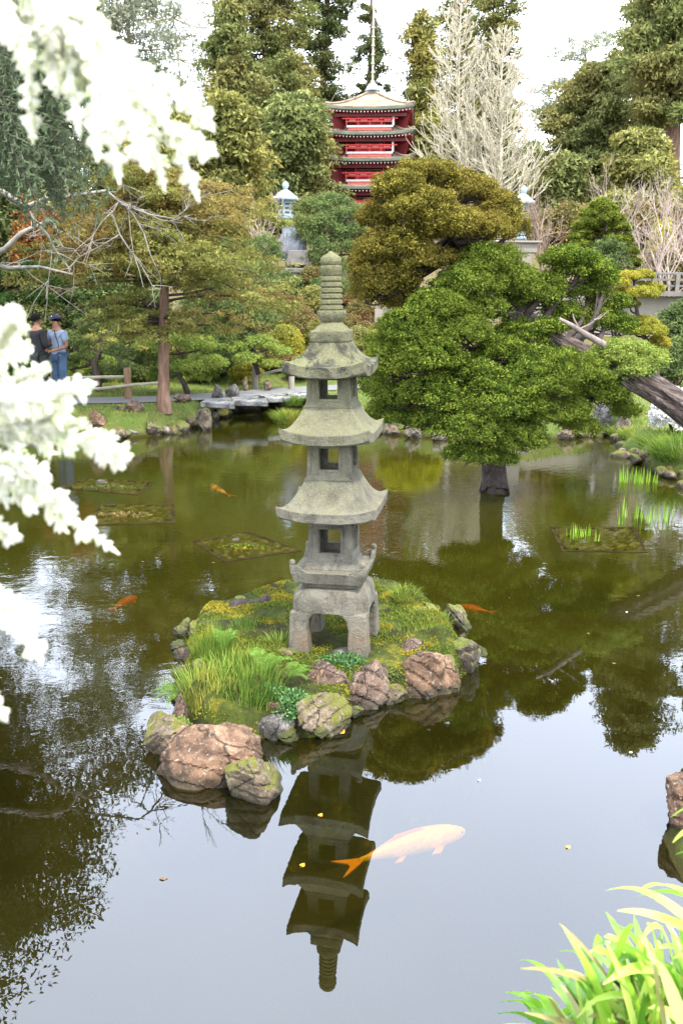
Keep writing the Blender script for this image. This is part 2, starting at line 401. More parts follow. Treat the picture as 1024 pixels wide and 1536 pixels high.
M['koi_deep'] = koimat('koi_deep', (.55, .10, .01)); M['koi_red'] = koimat('koi_red_white', (.80, .12, .04), (.85, .80, .74), 7)
M['koi_white'] = koimat('koi_white', (.75, .73, .68))
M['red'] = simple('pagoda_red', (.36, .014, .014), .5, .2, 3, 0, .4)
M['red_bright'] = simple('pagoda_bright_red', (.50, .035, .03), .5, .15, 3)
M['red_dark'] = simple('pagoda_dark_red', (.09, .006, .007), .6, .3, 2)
M['white_paint'] = simple('white_paint', (.50, .45, .42), .6, .1, 5)
M['black_wood'] = simple('black_wood', (.03, .025, .02), .7, .3, 4)
def shingle():
    t = NT('roof_shingle'); w = t.n('ShaderNodeTexWave'); w.bands_direction = 'Z'; w.inputs['Scale'].default_value = 9; w.inputs['Distortion'].default_value = 1.5
    t.l(t.coord('Object'), w.inputs['Vector']); n = t.noise(2.2, 6, .7)
    c = t.ramp(n, [(.3, (.12, .09, .065)), (.5, (.22, .17, .12)), (.7, (.32, .26, .19))])
    c = t.mix(t.math('MULTIPLY', w.outputs['Fac'], .25), c, (.1, .08, .06))
    return t.pbr(c, .9, t.bump(t.noise(14, 4), .6, .05), .1)
M['shingle'] = shingle()
M['copper'] = simple('green_copper', (.07, .10, .075), .6, .35, 2); M['verdigris'] = simple('bronze_verdigris', (.20, .26, .28), .65, .3, 4, .2)
M['cap'] = simple('blue_grey_cap', (.26, .34, .38), .5, .2, 3)
M['post'] = bark('post_wood', (.15, .09, .05), (.30, .20, .12), 6, 6, .5)
M['bamboo'] = simple('bamboo_rail', (.30, .27, .19), .6, .25, 5)
M['grey_wood'] = simple('weathered_wood', (.12, .11, .10), .8, .25, 6)
M['wall'] = simple('pale_wall', (.20, .18, .15), .85, .12, 1.5)
M['stone_slab'] = simple('upright_stone', (.12, .135, .155), .8, .45, 3, .5)
M['planter'] = simple('planter_wood', (.022, .017, .007), .95, .5, 5, .5, 0); M['planter_soil'] = simple('planter_soil', (.03, .027, .006), 1, .8, 9, .8, 0)
M['skin'] = simple('skin', (.26, .13, .08), .6, .08, 8); M['hair'] = simple('black_hair', (.008, .007, .007), .95, .3, 20, 0, .05)
M['jacket'] = simple('black_jacket', (.018, .018, .022), .9, .3, 8, .3); M['shirt'] = simple('light_blue_shirt', (.24, .30, .42), .9, .08, 10, .3)
M['jeans'] = simple('blue_jeans', (.06, .10, .17), .9, .25, 8, .3); M['trousers'] = simple('dark_trousers', (.03, .035, .035), .9, .2, 8)
M['navy'] = simple('navy_cap', (.02, .025, .05), .8, .2, 8); M['shoe'] = simple('black_shoe', (.02, .02, .022), .5, .2, 9); M['sole'] = simple('white_sole', (.7, .7, .7), .7, .1, 9)
M['strap_black'] = simple('black_strap', (.02, .02, .02), .6, .1, 9)

# ------------------------------------------------------------------ leaf clouds
def leafcloud(rg, C, U, N_, L, W, tone):
    """rhombic leaf faces: centre C, long axis U, normal N_"""
    U = U/(np.linalg.norm(U, axis=1)[:, None]+1e-9)
    V = np.cross(U, N_); V /= np.linalg.norm(V, axis=1)[:, None]+1e-9
    N2 = np.cross(U, V)
    n = len(C); L = np.broadcast_to(L, n)[:, None]; W = np.broadcast_to(W, n)[:, None]
    X = np.empty((n, 4, 3)); X[:, 0] = C-U*L*.5; X[:, 1] = C+V*W*.5+N2*W*.25; X[:, 2] = C+U*L*.5; X[:, 3] = C-V*W*.5+N2*W*.25
    return X.reshape(-1, 3), np.arange(n*4).reshape(n, 4), tone
def rdir(rg, n):
    d = rg.normal(size=(n, 3)); return d/np.linalg.norm(d, axis=1)[:, None]
def puff_leaves(rg, PC, PR, nl, L, W, up=.35, down=.25, tonev=.5):
    """PC (K,3) puff centres, PR (K,3) radii, nl leaves per puff"""
    K = len(PC); idx = np.repeat(np.arange(K), nl); n = len(idx)
    d = rdir(rg, n); d[:, 2] += up*rg.random(n); d /= np.linalg.norm(d, axis=1)[:, None]
    rr = 1-np.abs(rg.normal(0, .28, n)); rr = np.clip(rr, .15, 1.1)
    C = PC[idx]+d*PR[idx]*rr[:, None]
    U = d*.7+rdir(rg, n)*.8; U[:, 2] -= down
    N_ = d+rdir(rg, n)*.6
    pt = rg.random(K)
    tone = np.clip(.5+(rg.random(n)-.5)*tonev+(pt[idx]-.5)*.45, 0, 1)
    Ls = L*rg.uniform(.6, 1.35, n); Ws = W*rg.uniform(.7, 1.3, n)
    return C, U, N_, Ls, Ws, tone
def clump_puffs(rg, clumps, pr, dens, low=-.35, fill=.18):
    """clumps: list of (centre, radii); returns puffs over their surfaces"""
    PC = []; PR = []
    for c, r in clumps:
        r = np.array(r, float)
        area = 4*PI*((r[0]*r[1])**1.6+(r[0]*r[2])**1.6+(r[1]*r[2])**1.6)**(1/1.6)/3**(1/1.6)
        k = max(5, int(dens*area/(pr*pr)))
        d = rdir(rg, k*3); d = d[d[:, 2] > low][:k]
        s = 1-np.abs(rg.normal(0, fill, len(d)))
        bump = 1+.14*wnoise(d*1.0+np.array(c), 4, int(abs(c[0]*37+c[1]*11))+1, 2)
        PC.append(np.array(c)+d*r*(s*bump)[:, None])
        q = pr*rg.uniform(.6, 1.35, len(d)); PR.append(np.stack([q*1.1, q*1.1, q*.8], 1))
    return np.concatenate(PC), np.concatenate(PR)
def foliage(name, rg, PC, PR, nl, L, W, mat, parent=None, loc=None, **kw):
    C, U, N_, Ls, Ws, tone = puff_leaves(rg, PC, PR, nl, L, W, **kw)
    V, F, t = leafcloud(rg, C, U, N_, Ls, Ws, tone)
    return link(name, V, F, mat, parent, loc, tone=t)
def merge_tubes(tubes, n=5):
    Vs = []; Fs = []; b = 0
    for pts, rad in tubes:
        V, F = tube_np(pts, rad, n); Vs.append(V); Fs.append(np.array(F)+b); b += len(V)
    return np.concatenate(Vs), np.concatenate(Fs)
def limbs_to(rg, src, targets, r0, r1=.012, sag=.15, n=6):
    out = []
    for c in targets:
        c = np.array(c, float); s = np.array(src[rg.integers(len(src))], float) if len(src) > 1 else np.array(src[0], float)
        dst = [np.linalg.norm(np.array(q)-c) for q in src]; s = np.array(src[int(np.argmin(dst))], float)
        m = (s+c)/2+rg.normal(0, .12, 3)*np.linalg.norm(c-s); m[2] -= sag*np.linalg.norm(c-s)
        out.append((bez(s, m, c, n), np.linspace(r0, r1, n)))
    return out

def conifer(name, label, base, height, radius, mat, seed, start=.2, pw=.75, nb=150, lsz=.42, droop=.25, gap=0., barkm='bark_red', trad=.45, group=None, cat='conifer', shape='cone', nl=60, lean=0, pp=5, psz=1.0):
    rg = np.random.default_rng(seed)
    root = empty(name, base, label, cat, group); b = np.array(base, float)
    tz = np.linspace(0, 1, 10); tp = b+np.stack([lean*tz*tz+.3*np.sin(tz*5+seed), .3*np.sin(tz*4), tz*height], 1)
    tp[:, :2] -= tp[0, :2]-b[:2]
    tp[0, 2] -= .5
    tubes = [(tp, trad*(1-tz*.93))]
    PC = []; PR = []; br = []
    for i in range(nb):
        t = start+(1-start)*((i+rg.random())/nb)
        a = i*2.399+rg.uniform(-.4, .4)
        if shape == 'cone': pr = (1-t)/(1-start)
        elif shape == 'round': u = (t-start)/(1-start); pr = math.sqrt(max(.02, 1-(2*u-.75)**2/1.6))*(1 if u < .6 else 1-(u-.6)*1.3)
        else: u = (t-start)/(1-start); pr = (1-u)**pw*(1 if u > .12 else .55+u*3.75)
        ln = max(.35, radius*max(pr, .05)**pw*rg.uniform(.62, 1.12))
        # big limbs vary between sectors, so the outline is broken
        ln *= 1+.24*math.sin(a*2+t*9+seed)+.12*math.sin(a*3-t*17)
        if rg.random() < gap: continue
        s = np.array([np.interp(t*height, tp[:, 2]-b[2], tp[:, k]) for k in (0, 1, 2)])
        d = np.array([math.cos(a), math.sin(a), 0]); q = np.linspace(0, 1, 5)[:, None]
        rise = .12*ln*(1 if t > .6 else .3)
        pts = s+d*q*ln+np.array([0, 0, 1])*(rise*q-droop*ln*q*q)
        br.append((pts, np.linspace(trad*.16*(1-t)+.03, .012, 5)))
        n = max(2, int(pp*ln/radius*1.4)+1)
        u = rg.uniform(.3, 1.0, n)
        pc = np.stack([np.interp(u, q[:, 0], pts[:, k]) for k in range(3)], 1)+rg.normal(0, .14*ln**.5, (n, 3))*np.array([1, 1, .6])
        PC.append(pc); w = psz*rg.uniform(.5, 1.0, n)*(.55+.45*(ln/radius)); PR.append(np.stack([w, w, w*.55], 1))
    V, F = merge_tubes(tubes, 8); link('trunk', V, F, M[barkm], root, smooth=True)
    V, F = merge_tubes(br, 4); link('branches', V, F, M[barkm], root)
    PC = np.concatenate(PC); PR = np.concatenate(PR)
    foliage('crown', rg, PC, PR, nl, lsz, lsz*.42, M[mat], root, up=.5, down=.35)
    return root
def bushtree(name, label, base, clumps, mat, seed, pr=.12, dens=.5, nl=34, L=.07, W=.03, trunk=None, barkm='bark_dark', tr=.08, cat='tree', group=None, sag=.1, low=-.35, srcs=None, down=.1, up=.5):
    """a trunk with a limb into every clump of the crown"""
    rg = np.random.default_rng(seed); root = empty(name, base, label, cat, group); b = np.array(base, float)
    if trunk is None:
        top = np.mean([c for c, r in clumps], axis=0); trunk = bez(b-np.array([0, 0, .15]), (b+top)/2+rg.normal(0, .12, 3)*np.linalg.norm(top-b)*.6, top, 8)
    trunk = np.array(trunk, float)
    V, F = merge_tubes([(trunk, np.linspace(tr, tr*.35, len(trunk)))], 8); link('trunk', V, F, M[barkm], root, smooth=True)
    lm = limbs_to(rg, list(trunk[len(trunk)//3:]), [np.array(c)-np.array([0, 0, r[2]*.3]) for c, r in clumps], tr*.4, .012, sag)
    V, F = merge_tubes(lm, 5); link('branches', V, F, M[barkm], root, smooth=True)
    PC, PR = clump_puffs(rg, clumps, pr, dens, low)
    foliage('crown', rg, PC, PR, nl, L, W, M[mat], root, down=down, up=up)
    return root
def shrub(name, label, base, r, mat, seed, pr=.12, dens=.55, nl=30, L=.06, W=.03, cat='shrub', group=None, n=5, flat=.75):
    rg = np.random.default_rng(seed); b = np.array(base, float); r = np.array(r, float)
    cl = [(b+np.array([0, 0, r[2]*.45]), r*.8)]
    for k in range(n-1):
        a = k*2.4+seed; cl.append((b+np.array([math.cos(a)*r[0]*.5, math.sin(a)*r[1]*.5, r[2]*rg.uniform(.3, .75)]), r*rg.uniform(.35, .55)))
    PC, PR = clump_puffs(rg, cl, pr, dens, -.3)
    PC[:, 2] = np.maximum(PC[:, 2], b[2]-.05)
    root = empty(name, base, label, cat, group)
    st = [(bez(b+np.array([0, 0, -.1]), b+rg.normal(0, .1, 3)*r, PC[rg.integers(len(PC))], 5), np.linspace(.03, .008, 5)) for _ in range(7)]
    V, F = merge_tubes(st, 4); link('stems', V, F, M['bark_dark'], root)
    foliage('leaves', rg, PC, PR, nl, L, W, M[mat], root)
    return root
def bare(name, label, base, height, mat, seed, spread=.5, levels=4, r0=.1, nbr=6, up=.35, lean=(0, 0), cat='bare tree', group=None, form='vase', trunks=1, rmin=.008, wig=.12, width=None):
    rg = np.random.default_rng(seed); root = empty(name, base, label, cat, group); b = np.array(base, float)
    main = []; fine = []
    def grow(p, d, ln, r, lv):
        n = 6; pts = [p]; q = p.copy(); dd = d.copy()
        for i in range(n-1):
            dd = dd+rg.normal(0, wig, 3); dd[2] += up*.12; dd /= np.linalg.norm(dd); q = q+dd*ln/(n-1); pts.append(q)
        pts = np.array(pts); rr = np.linspace(r, max(rmin*.6, r*.35), n)
        (main if lv == 0 else fine).append((pts, rr))
        if lv >= levels-1: return
        k = nbr if lv else nbr
        for i in range(k):
            t = rg.uniform(.25, 1.0); j = min(n-2, int(t*(n-1))); s = pts[j]+(pts[j+1]-pts[j])*(t*(n-1)-j)
            ax = rdir(rg, 1)[0]; dv = (pts[j+1]-pts[j]); dv /= np.linalg.norm(dv)
            side = np.cross(dv, ax); side /= np.linalg.norm(side)+1e-9
            nd = dv*(1-spread)+side*spread; nd[2] += up*.4; nd /= np.linalg.norm(nd)
            grow(s, nd, ln*rg.uniform(.4, .62), max(rmin, r*.45), lv+1)
    if form == 'cone':   # straight leader with many rising side branches
        pts = b+np.stack([lean[0]*np.linspace(0, 1, 10)+.1*np.sin(np.linspace(0, 6, 10)), np.zeros(10), np.linspace(-.3, height, 10)], 1)
        main.append((pts, np.linspace(r0, .02, 10)))
        for i in range(nbr):
            t = .12+.86*(i+.5)/nbr; s = b+np.array([np.interp(t, np.linspace(0, 1, 10), pts[:, k]-b[k]) for k in range(3)])
            a = i*2.4+rg.uniform(-.3, .3); ln = (width or height*.3)*(1-t)**.6*rg.uniform(.7, 1.1)
            d = np.array([math.cos(a), math.sin(a)*.8, .35]); d /= np.linalg.norm(d)
            lv0 = levels-3; up_s = up
            nn = 7; q = s.copy(); pp_ = [q]; dd = d.copy()
            for j in range(nn-1):
                dd = dd+rg.normal(0, .07, 3); dd[2] += .11; dd /= np.linalg.norm(dd); q = q+dd*ln/(nn-1); pp_.append(q)
            pp_ = np.array(pp_); fine.append((pp_, np.linspace(r0*.26*(1-t)+.016, rmin*.8, nn)))
            for k in range(7):
                u = rg.uniform(.2, 1); j = min(nn-2, int(u*(nn-1))); s2 = pp_[j]; dv = pp_[j+1]-pp_[j]; dv /= np.linalg.norm(dv)
                nd = dv+rdir(rg, 1)[0]*.8; nd[2] += .5; nd /= np.linalg.norm(nd); l2 = ln*rg.uniform(.2, .42)
                m = s2+nd*l2*.5+rg.normal(0, .05, 3)*l2; e = s2+nd*l2+np.array([0, 0, .22*l2])
                fine.append((bez(s2, m, e, 5), np.linspace(rmin*1.5, rmin*.7, 5)))
                for _ in range(2):
                    s3 = m+(e-m)*rg.random(); nd3 = nd+rdir(rg, 1)[0]*.8; nd3[2] += .3; e3 = s3+nd3*l2*.35; fine.append((np.array([s3, (s3+e3)/2+rg.normal(0, .03, 3)*l2, e3]), np.linspace(rmin, rmin*.6, 3)))
    else:
        for k in range(trunks):
            d = np.array([lean[0]+rg.normal(0, .25)*(trunks > 1), lean[1], 1.]); d /= np.linalg.norm(d)
            grow(b-np.array([0, 0, .2]), d, height*.6*rg.uniform(.85, 1.1), r0, 0)
    V, F = merge_tubes(main, 7); link('trunk', V, F, M[mat], root, smooth=True)
    V, F = merge_tubes(fine, 4); link('branches', V, F, M[mat], root)
    return root
def blades(rg, B, Hh, lean, W, nseg=3, bend=.6, dirs=None):
    """curved grass blades: bases B (N,3), height Hh, width W"""
    n = len(B); a = rg.uniform(0, 2*PI, n); d = np.stack([np.cos(a), np.sin(a), np.zeros(n)], 1) if dirs is None else dirs
    s = np.stack([-d[:, 1], d[:, 0], np.zeros(n)], 1); Hh = np.broadcast_to(Hh, n)[:, None]; W = np.broadcast_to(W, n)[:, None]
    le = np.broadcast_to(lean, n)[:, None]
    V = np.empty((n, 2*(nseg+1), 3))
    for i in range(nseg+1):
        t = i/nseg
        c = B+d*Hh*le*t**1.8+np.array([0, 0, 1])*Hh*(t-bend*le*t*t*.6)
        w = W*(1-t**1.5)*.5+1e-5
        V[:, 2*i] = c-s*w; V[:, 2*i+1] = c+s*w
    base = np.arange(n)[:, None]*2*(nseg+1); F = []
    for i in range(nseg):
        F.append(np.concatenate([base+2*i, base+2*i+1, base+2*i+3, base+2*i+2], 1))
    F = np.stack(F, 1).reshape(-1, 4)
    tone = np.repeat(rg.random(n), nseg)
    return V.reshape(-1, 3), F, tone
_ico = {}
def ico(sub):
    if sub not in _ico:
        bm = bmesh.new(); bmesh.ops.create_icosphere(bm, subdivisions=sub, radius=1)
        _ico[sub] = (np.array([v.co[:] for v in bm.verts]), np.array([[v.index for v in f.verts] for f in bm.faces])); bm.free()
    return _ico[sub]
def rock(name, label, c, size, rz, seed, mat, facets=15, sub=4, rough=.05, group=None, cat='rock', cut=(.45, .78), parent=None, planes=None, tilt=0):
    V, F = ico(sub); rg = np.random.default_rng(seed); V = V.copy()
    N_ = rdir(rg, facets)
    dd = rg.uniform(*cut, facets)
    if planes is not None:
        N_ = np.array([p[:3] for p in planes], float); N_ /= np.linalg.norm(N_, axis=1)[:, None]; dd = np.array([p[3] for p in planes])
    for k in range(len(N_)):
        q = V @ N_[k]-dd[k]; V -= np.where(q > 0, q*.93, 0)[:, None]*N_[k]
    ld = rdir(rg, 1)[0]; ld[2] = abs(ld[2])+.5; ld /= np.linalg.norm(ld); sw = ((V @ ld+.05*wnoise(V, 3, seed+9, 2))*rg.uniform(2.2, 3.4)) % 1.0
    V *= (1+rough*.8*wnoise(V, 4, seed, 4)[:, None]+rough*.8*wnoise(V, 9, seed+5, 3, True)[:, None]-rough*1.3*np.clip((sw-.72)/.2, 0, 1)[:, None]*(1 if sub > 3 else 0))
    V *= np.array(size)/2
    if tilt: V = V @ np.array(Matrix.Rotation(tilt, 3, 'Y')).T
    cz, sz = math.cos(rz), math.sin(rz); V = V @ np.array([[cz, sz, 0], [-sz, cz, 0], [0, 0, 1]])
    V += np.array(c)
    o = link(name, V, F, M[mat] if isinstance(mat, str) else mat, parent, None if parent else (c[0], c[1], c[2]-size[2]/2), smooth=sub >= 4)
    if sub >= 4:
        try: o.data.set_sharp_from_angle(angle=R(28))
        except Exception: pass
    if parent is None: tag(o, label, cat, group)
    return o
# ------------------------------------------------------------------ light
SUN_EL, SUN_AZ = R(60), R(150)       # sun high behind the camera, to its right, veiled by thin cloud
w = bpy.data.worlds.new('World'); scene.world = w; w.use_nodes = True; nt = w.node_tree; nt.nodes.clear()
wo = nt.nodes.new('ShaderNodeOutputWorld'); bg = nt.nodes.new('ShaderNodeBackground'); sky = nt.nodes.new('ShaderNodeTexSky')
sky.sky_type = 'NISHITA'; sky.sun_disc = False; sky.sun_elevation = SUN_EL; sky.sun_rotation = SUN_AZ
mx = nt.nodes.new('ShaderNodeMix'); mx.data_type = 'RGBA'; tc = nt.nodes.new('ShaderNodeTexCoord'); nz = nt.nodes.new('ShaderNodeTexNoise')
nz.inputs['Scale'].default_value = 2.2; nz.inputs['Detail'].default_value = 5; nt.links.new(tc.outputs['Generated'], nz.inputs['Vector'])
rp = nt.nodes.new('ShaderNodeValToRGB'); rp.color_ramp.elements[0].position = .3; rp.color_ramp.elements[0].color = (.86, .86, .86, 1); rp.color_ramp.elements[1].position = .7; rp.color_ramp.elements[1].color = (.98, .98, .98, 1)
nt.links.new(nz.outputs['Fac'], rp.inputs['Fac']); nt.links.new(rp.outputs['Color'], mx.inputs[0])
nt.links.new(sky.outputs[0], mx.inputs[6]); mx.inputs[7].default_value = (19.0, 20.4, 23.4, 1)     # veil of white cloud
nt.links.new(mx.outputs[2], bg.inputs['Color']); bg.inputs['Strength'].default_value = .15
nt.links.new(bg.outputs[0], wo.inputs['Surface'])
sd_ = bpy.data.lights.new('sun', 'SUN'); sd_.energy = 4.4; sd_.angle = R(3); sd_.color = (1, .93, .80)
sun = bpy.data.objects.new('sun', sd_); col.objects.link(sun)
sv = Vector((math.sin(SUN_AZ)*math.cos(SUN_EL), math.cos(SUN_AZ)*math.cos(SUN_EL), math.sin(SUN_EL)))
sun.rotation_euler = sv.to_track_quat('Z', 'Y').to_euler()
scene.view_settings.view_transform = 'Standard'; scene.view_settings.look = 'None'; scene.view_settings.exposure = EXPO; scene.view_settings.gamma = 1

# ------------------------------------------------------------------ terrain
def g2(px, py, z=0.0): v = G(px, py, z); return (v.x, v.y)
pond = [(-14, 15.6), (-10, 16.2)]+[g2(*p) for p in ((0, 657), (60, 660), (150, 658), (215, 656), (265, 646), (310, 636), (330, 622), (372, 614), (420, 612), (450, 622), (462, 640), (520, 648), (600, 652), (700, 662), (800, 664), (870, 655), (905, 652), (935, 662), (930, 676), (955, 688), (975, 708), (1010, 716))]
pond += [(4.95, 12.3), (5.0, 11), (4.7, 9), (3.6, 6.6), (2.3, 4.9), (1.78, 4.25), (1.62, 3.7), (1.55, 3.0), (1.3, 2.2), (.9, 1.5), (-.4, .9), (-3, .8), (-5.6, 3), (-7.5, 8), (-9.5, 12)]
pond = np.array(pond)
def sdist(X, Y, poly):
    p = np.stack([X, Y], 1); a = poly; b = np.roll(poly, -1, 0); d = np.full(len(p), 1e9); ins = np.zeros(len(p), bool)
    for i in range(len(a)):
        e = b[i]-a[i]; w_ = p-a[i]; t = np.clip((w_ @ e)/(e @ e), 0, 1); q = w_-t[:, None]*e; d = np.minimum(d, (q*q).sum(1))
        c = ((a[i, 1] <= p[:, 1]) & (b[i, 1] > p[:, 1])) | ((b[i, 1] <= p[:, 1]) & (a[i, 1] > p[:, 1]))
        xi = a[i, 0]+(p[:, 1]-a[i, 1])*e[0]/(e[1] if e[1] else 1e-9); ins ^= c & (p[:, 0] < xi)
    return np.where(ins, -1, 1)*np.sqrt(d)
def sms(x): x = np.clip(x, 0, 1); return x*x*(3-2*x)
def HT(X, Y):
    X = np.asarray(X, float).ravel(); Y = np.asarray(Y, float).ravel()
    s = sdist(X, Y, pond)
    z = np.where(s > 0, .43*sms(s/.45+.25)-.02, -.02-.75*sms(-s/1.3))
    z = np.where(s > 0, np.maximum(z, .03), z)
    hill = np.interp(Y-.10*np.abs(X+1), [22.5, 24, 27, 31, 36, 45, 60, 90, 400], [0, .35, 1.25, 2.5, 3.7, 4.9, 6, 7.5, 7.5])
    rough = wnoise(np.stack([X, Y, X*0], 1), .9, 3, 3)*.12*sms((Y-23.5)/3)
    near = .62*sms((1.6-Y)/1.5)*sms(s/.4)+.55*sms((X-1.5)/1.0)*sms((5.5-Y)/1.5)*sms(s/.3)
    near = near+.5*sms((X-.5)/.5)*sms((2.0-Y)/.6)*sms(s/.3)
    sideb = .5*sms((s-1.2)/3)*(Y < 15)
    return z+hill+rough+near+sideb
def hz(x, y): return float(HT([x], [y])[0])
def axis(fine0, fine1, step, far0, far1):
    a = [fine0]; s = step
    while a[-1] > far0: s *= 1.25; a.append(a[-1]-s)
    b = list(np.arange(fine0, fine1, step)); c = [b[-1]]; s = step
    while c[-1] < far1: s *= 1.25; c.append(c[-1]+s)
    return np.array(sorted(set(a[1:]+b+c[1:])))
gx = axis(-13, 13, .16, -420, 420); gy = axis(-2.5, 34, .16, -160, 480)
XX, YY = np.meshgrid(gx, gy); ZZ = HT(XX, YY); nx, ny = len(gx), len(gy)
# a little relief on the banks away from the path
ZZ += (wnoise(np.stack([XX.ravel(), YY.ravel(), 0*XX.ravel()], 1), 2.2, 9, 3)*.05*sms((sdist(XX.ravel(), YY.ravel(), pond))/.3)*(YY.ravel() < 17.8))
ii = np.arange(nx*ny).reshape(ny, nx); F = np.stack([ii[:-1, :-1], ii[:-1, 1:], ii[1:, 1:], ii[1:, :-1]], -1).reshape(-1, 4)
tag(link('ground', np.stack([XX.ravel(), YY.ravel(), ZZ], 1), F, M['ground'], smooth=True), kind='structure')
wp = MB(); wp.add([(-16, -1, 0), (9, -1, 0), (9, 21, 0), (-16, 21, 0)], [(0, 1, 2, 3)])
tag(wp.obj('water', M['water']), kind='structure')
def ribbon(name, pts, width, mat, dz=.012, n=90):
    pts = np.array(pts, float); t = np.linspace(0, len(pts)-1, n); i = np.clip(t.astype(int), 0, len(pts)-2)
    # Catmull-Rom
    pe = np.vstack([2*pts[0]-pts[1], pts, 2*pts[-1]-pts[-2]]); u = (t-i)[:, None]; a, b, c, d = pe[i], pe[i+1], pe[i+2], pe[i+3]
    q = .5*((2*b)+(-a+c)*u+(2*a-5*b+4*c-d)*u*u+(-a+3*b-3*c+d)*u**3)
    T = np.gradient(q, axis=0); T /= np.linalg.norm(T, axis=1)[:, None]; S = np.stack([-T[:, 1], T[:, 0]], 1); V = []
    for k in np.linspace(-.5, .5, 7): V.append(q+S*k*width)
    V = np.stack(V, 1).reshape(-1, 2); z = HT(V[:, 0], V[:, 1]); z = np.maximum(z, .41)+dz
    idx = np.arange(n*7).reshape(n, 7); F = np.stack([idx[:-1, :-1], idx[1:, :-1], idx[1:, 1:], idx[:-1, 1:]], -1).reshape(-1, 4)
    return tag(link(name, np.column_stack([V, z]), F, mat, smooth=True), kind='structure')
ribbon('path', [(-16, 17.6), (-9, 18.2), (-5.5, 18.5), (-3.4, 19.2), (-1.4, 20.8), (.6, 22.0), (3.5, 22.2), (8, 21.6), (13, 21.0), (20, 21)], 1.1, M['path'], .02)

# ------------------------------------------------------------------ islet
isl = [(275, 985), (270, 950), (300, 925), (350, 905), (410, 893), (480, 888), (560, 888), (605, 892), (640, 912), (680, 940), (705, 965), (705, 1000), (680, 1035), (640, 1040), (600, 1050), (560, 1055), (520, 1080), (470, 1100), (400, 1105), (350, 1120), (290, 1110), (260, 1075), (275, 1030)]
isl = np.array([g2(*p) for p in isl])
def HI(X, Y):
    X = np.asarray(X, float).ravel(); Y = np.asarray(Y, float).ravel(); s = -sdist(X, Y, isl)
    s = s-.03+.085*wnoise(np.stack([X, Y, X*0], 1), 8, 14, 3)
    z = np.where(s > 0, .15*sms(s/.16+.2), -1.4*sms(-s/.5)-.01)
    Q = np.stack([X, Y, X*0], 1)
    z = z+(wnoise(Q, 6, 4, 3)*.04+wnoise(Q, 15, 7, 3)*.02)*(s > -.1)
    # moss mounds
    for (px, py, r, h) in ((615, 905, .22, .13), (430, 925, .24, .07), (325, 950, .2, .10), (660, 960, .18, .10), (690, 985, .16, .09), (350, 1030, .42, .12), (460, 1070, .22, .10), (400, 985, .3, .07), (310, 1075, .16, .10), (420, 1095, .12, .08)):
        c = g2(px, py, .12); z = z+h*(.8+.5*wnoise(Q, 11, 33, 2))*np.exp(-((X-c[0])**2+(Y-c[1])**2)/(r*r*.5))
    # level bed under the lantern feet
    c = (LX, LY); k = np.exp(-(((X-c[0])**2+(Y-c[1])**2)/.16)**2); z = z*(1-k)+.145*k
    return z
LC = P(503, 950, 6.07); LX, LY = LC.x, 6.07
def hi(x, y): return float(HI([x], [y])[0])
ix = np.arange(isl[:, 0].min()-.5, isl[:, 0].max()+.5, .022); iy = np.arange(isl[:, 1].min()-.5, isl[:, 1].max()+.5, .022)
XI, YI = np.meshgrid(ix, iy); ZI = HI(XI, YI); n1, n2 = len(ix), len(iy); ii = np.arange(n1*n2).reshape(n2, n1)
F = np.stack([ii[:-1, :-1], ii[:-1, 1:], ii[1:, 1:], ii[1:, :-1]], -1).reshape(-1, 4)
tag(link('islet', np.stack([XI.ravel(), YI.ravel(), ZI], 1), F, M['moss'], smooth=True), kind='structure')

def rk(name, label, x0, x1, y0, y1, z0, seed, mat, depth=None, rz=0, sub=4, group=None, cat='rock', hz_=None, **kw):
    """rock filling the photo box x0..x1, y0..y1, standing with its foot at height z0"""
    cx = (x0+x1)/2; foot = G(cx, y1, z0); wd = (x1-x0)/ppm(foot.y, z0)
    dep = depth or wd*.8; D = foot.y+dep*.45
    top = P(cx, y0, D+dep*.1).z
    h = hz_ or max(.06, top-z0); h2 = h*1.25+.03
    c = (P(cx, y1, D).x, D, z0+h-h2/2)
    return rock(name, label, c, (wd*1.1, dep*1.1, h2*1.08), rz, seed, mat, sub=sub, group=group, cat=cat, **kw)
rk('boulder', 'large angular pink boulder with a long crack at the left foot of the islet', 232, 396, 1075, 1192, -.02, 5, 'rock_pink', .50, R(14), 5, hz_=.36, rough=.055, tilt=R(-8),
   planes=[(-.25, -.45, .86, .40), (.25, -.42, .88, .46), (.1, -.95, .25, .62), (-.85, -.45, .2, .72), (.9, -.35, .2, .76), (.2, .6, .8, .62), (-.75, .5, .3, .72), (.55, -.85, .1, .70), (-.5, -.8, .4, .62), (.7, .1, .75, .66)])
rk('boulder', 'mossy tan boulder standing in the water in front of the pink one', 332, 440, 1125, 1224, -.04, 12, 'rock_tan', .36, R(10), 5, hz_=.27, rough=.07)
rk('rock', 'ochre rock with moss at the far left edge of the islet, beside the pink boulder', 210, 296, 1062, 1150, -.03, 23, 'rock_tan', .42, R(20), hz_=.26, rough=.09)
rk('rock', 'small plum coloured rock wedged above the ochre rock', 254, 290, 1060, 1092, .04, 24, 'rock_red', .14, 0, hz_=.2)
rk('rock', 'mossy reddish slab sloping into the water under the green herb tuft', 428, 524, 1032, 1118, -.04, 31, 'rock_tan', .5, R(-25), 5, hz_=.30, rough=.07)
rk('rock', 'flat reddish rock right in front of the lantern foot', 440, 540, 985, 1068, -.02, 37, 'rock_red', .42, R(-18), 5, hz_=.26, rough=.07)
rk('rock', 'low brown rock at the front edge of the islet below the lantern', 500, 610, 1000, 1074, -.04, 41, 'rock_red', .44, R(5), 5, hz_=.29, rough=.08)
rk('rock', 'tall rusty rock on the right front of the islet', 586, 690, 978, 1056, -.04, 44, 'rock_pink', .42, R(15), 5, hz_=.38, rough=.08)
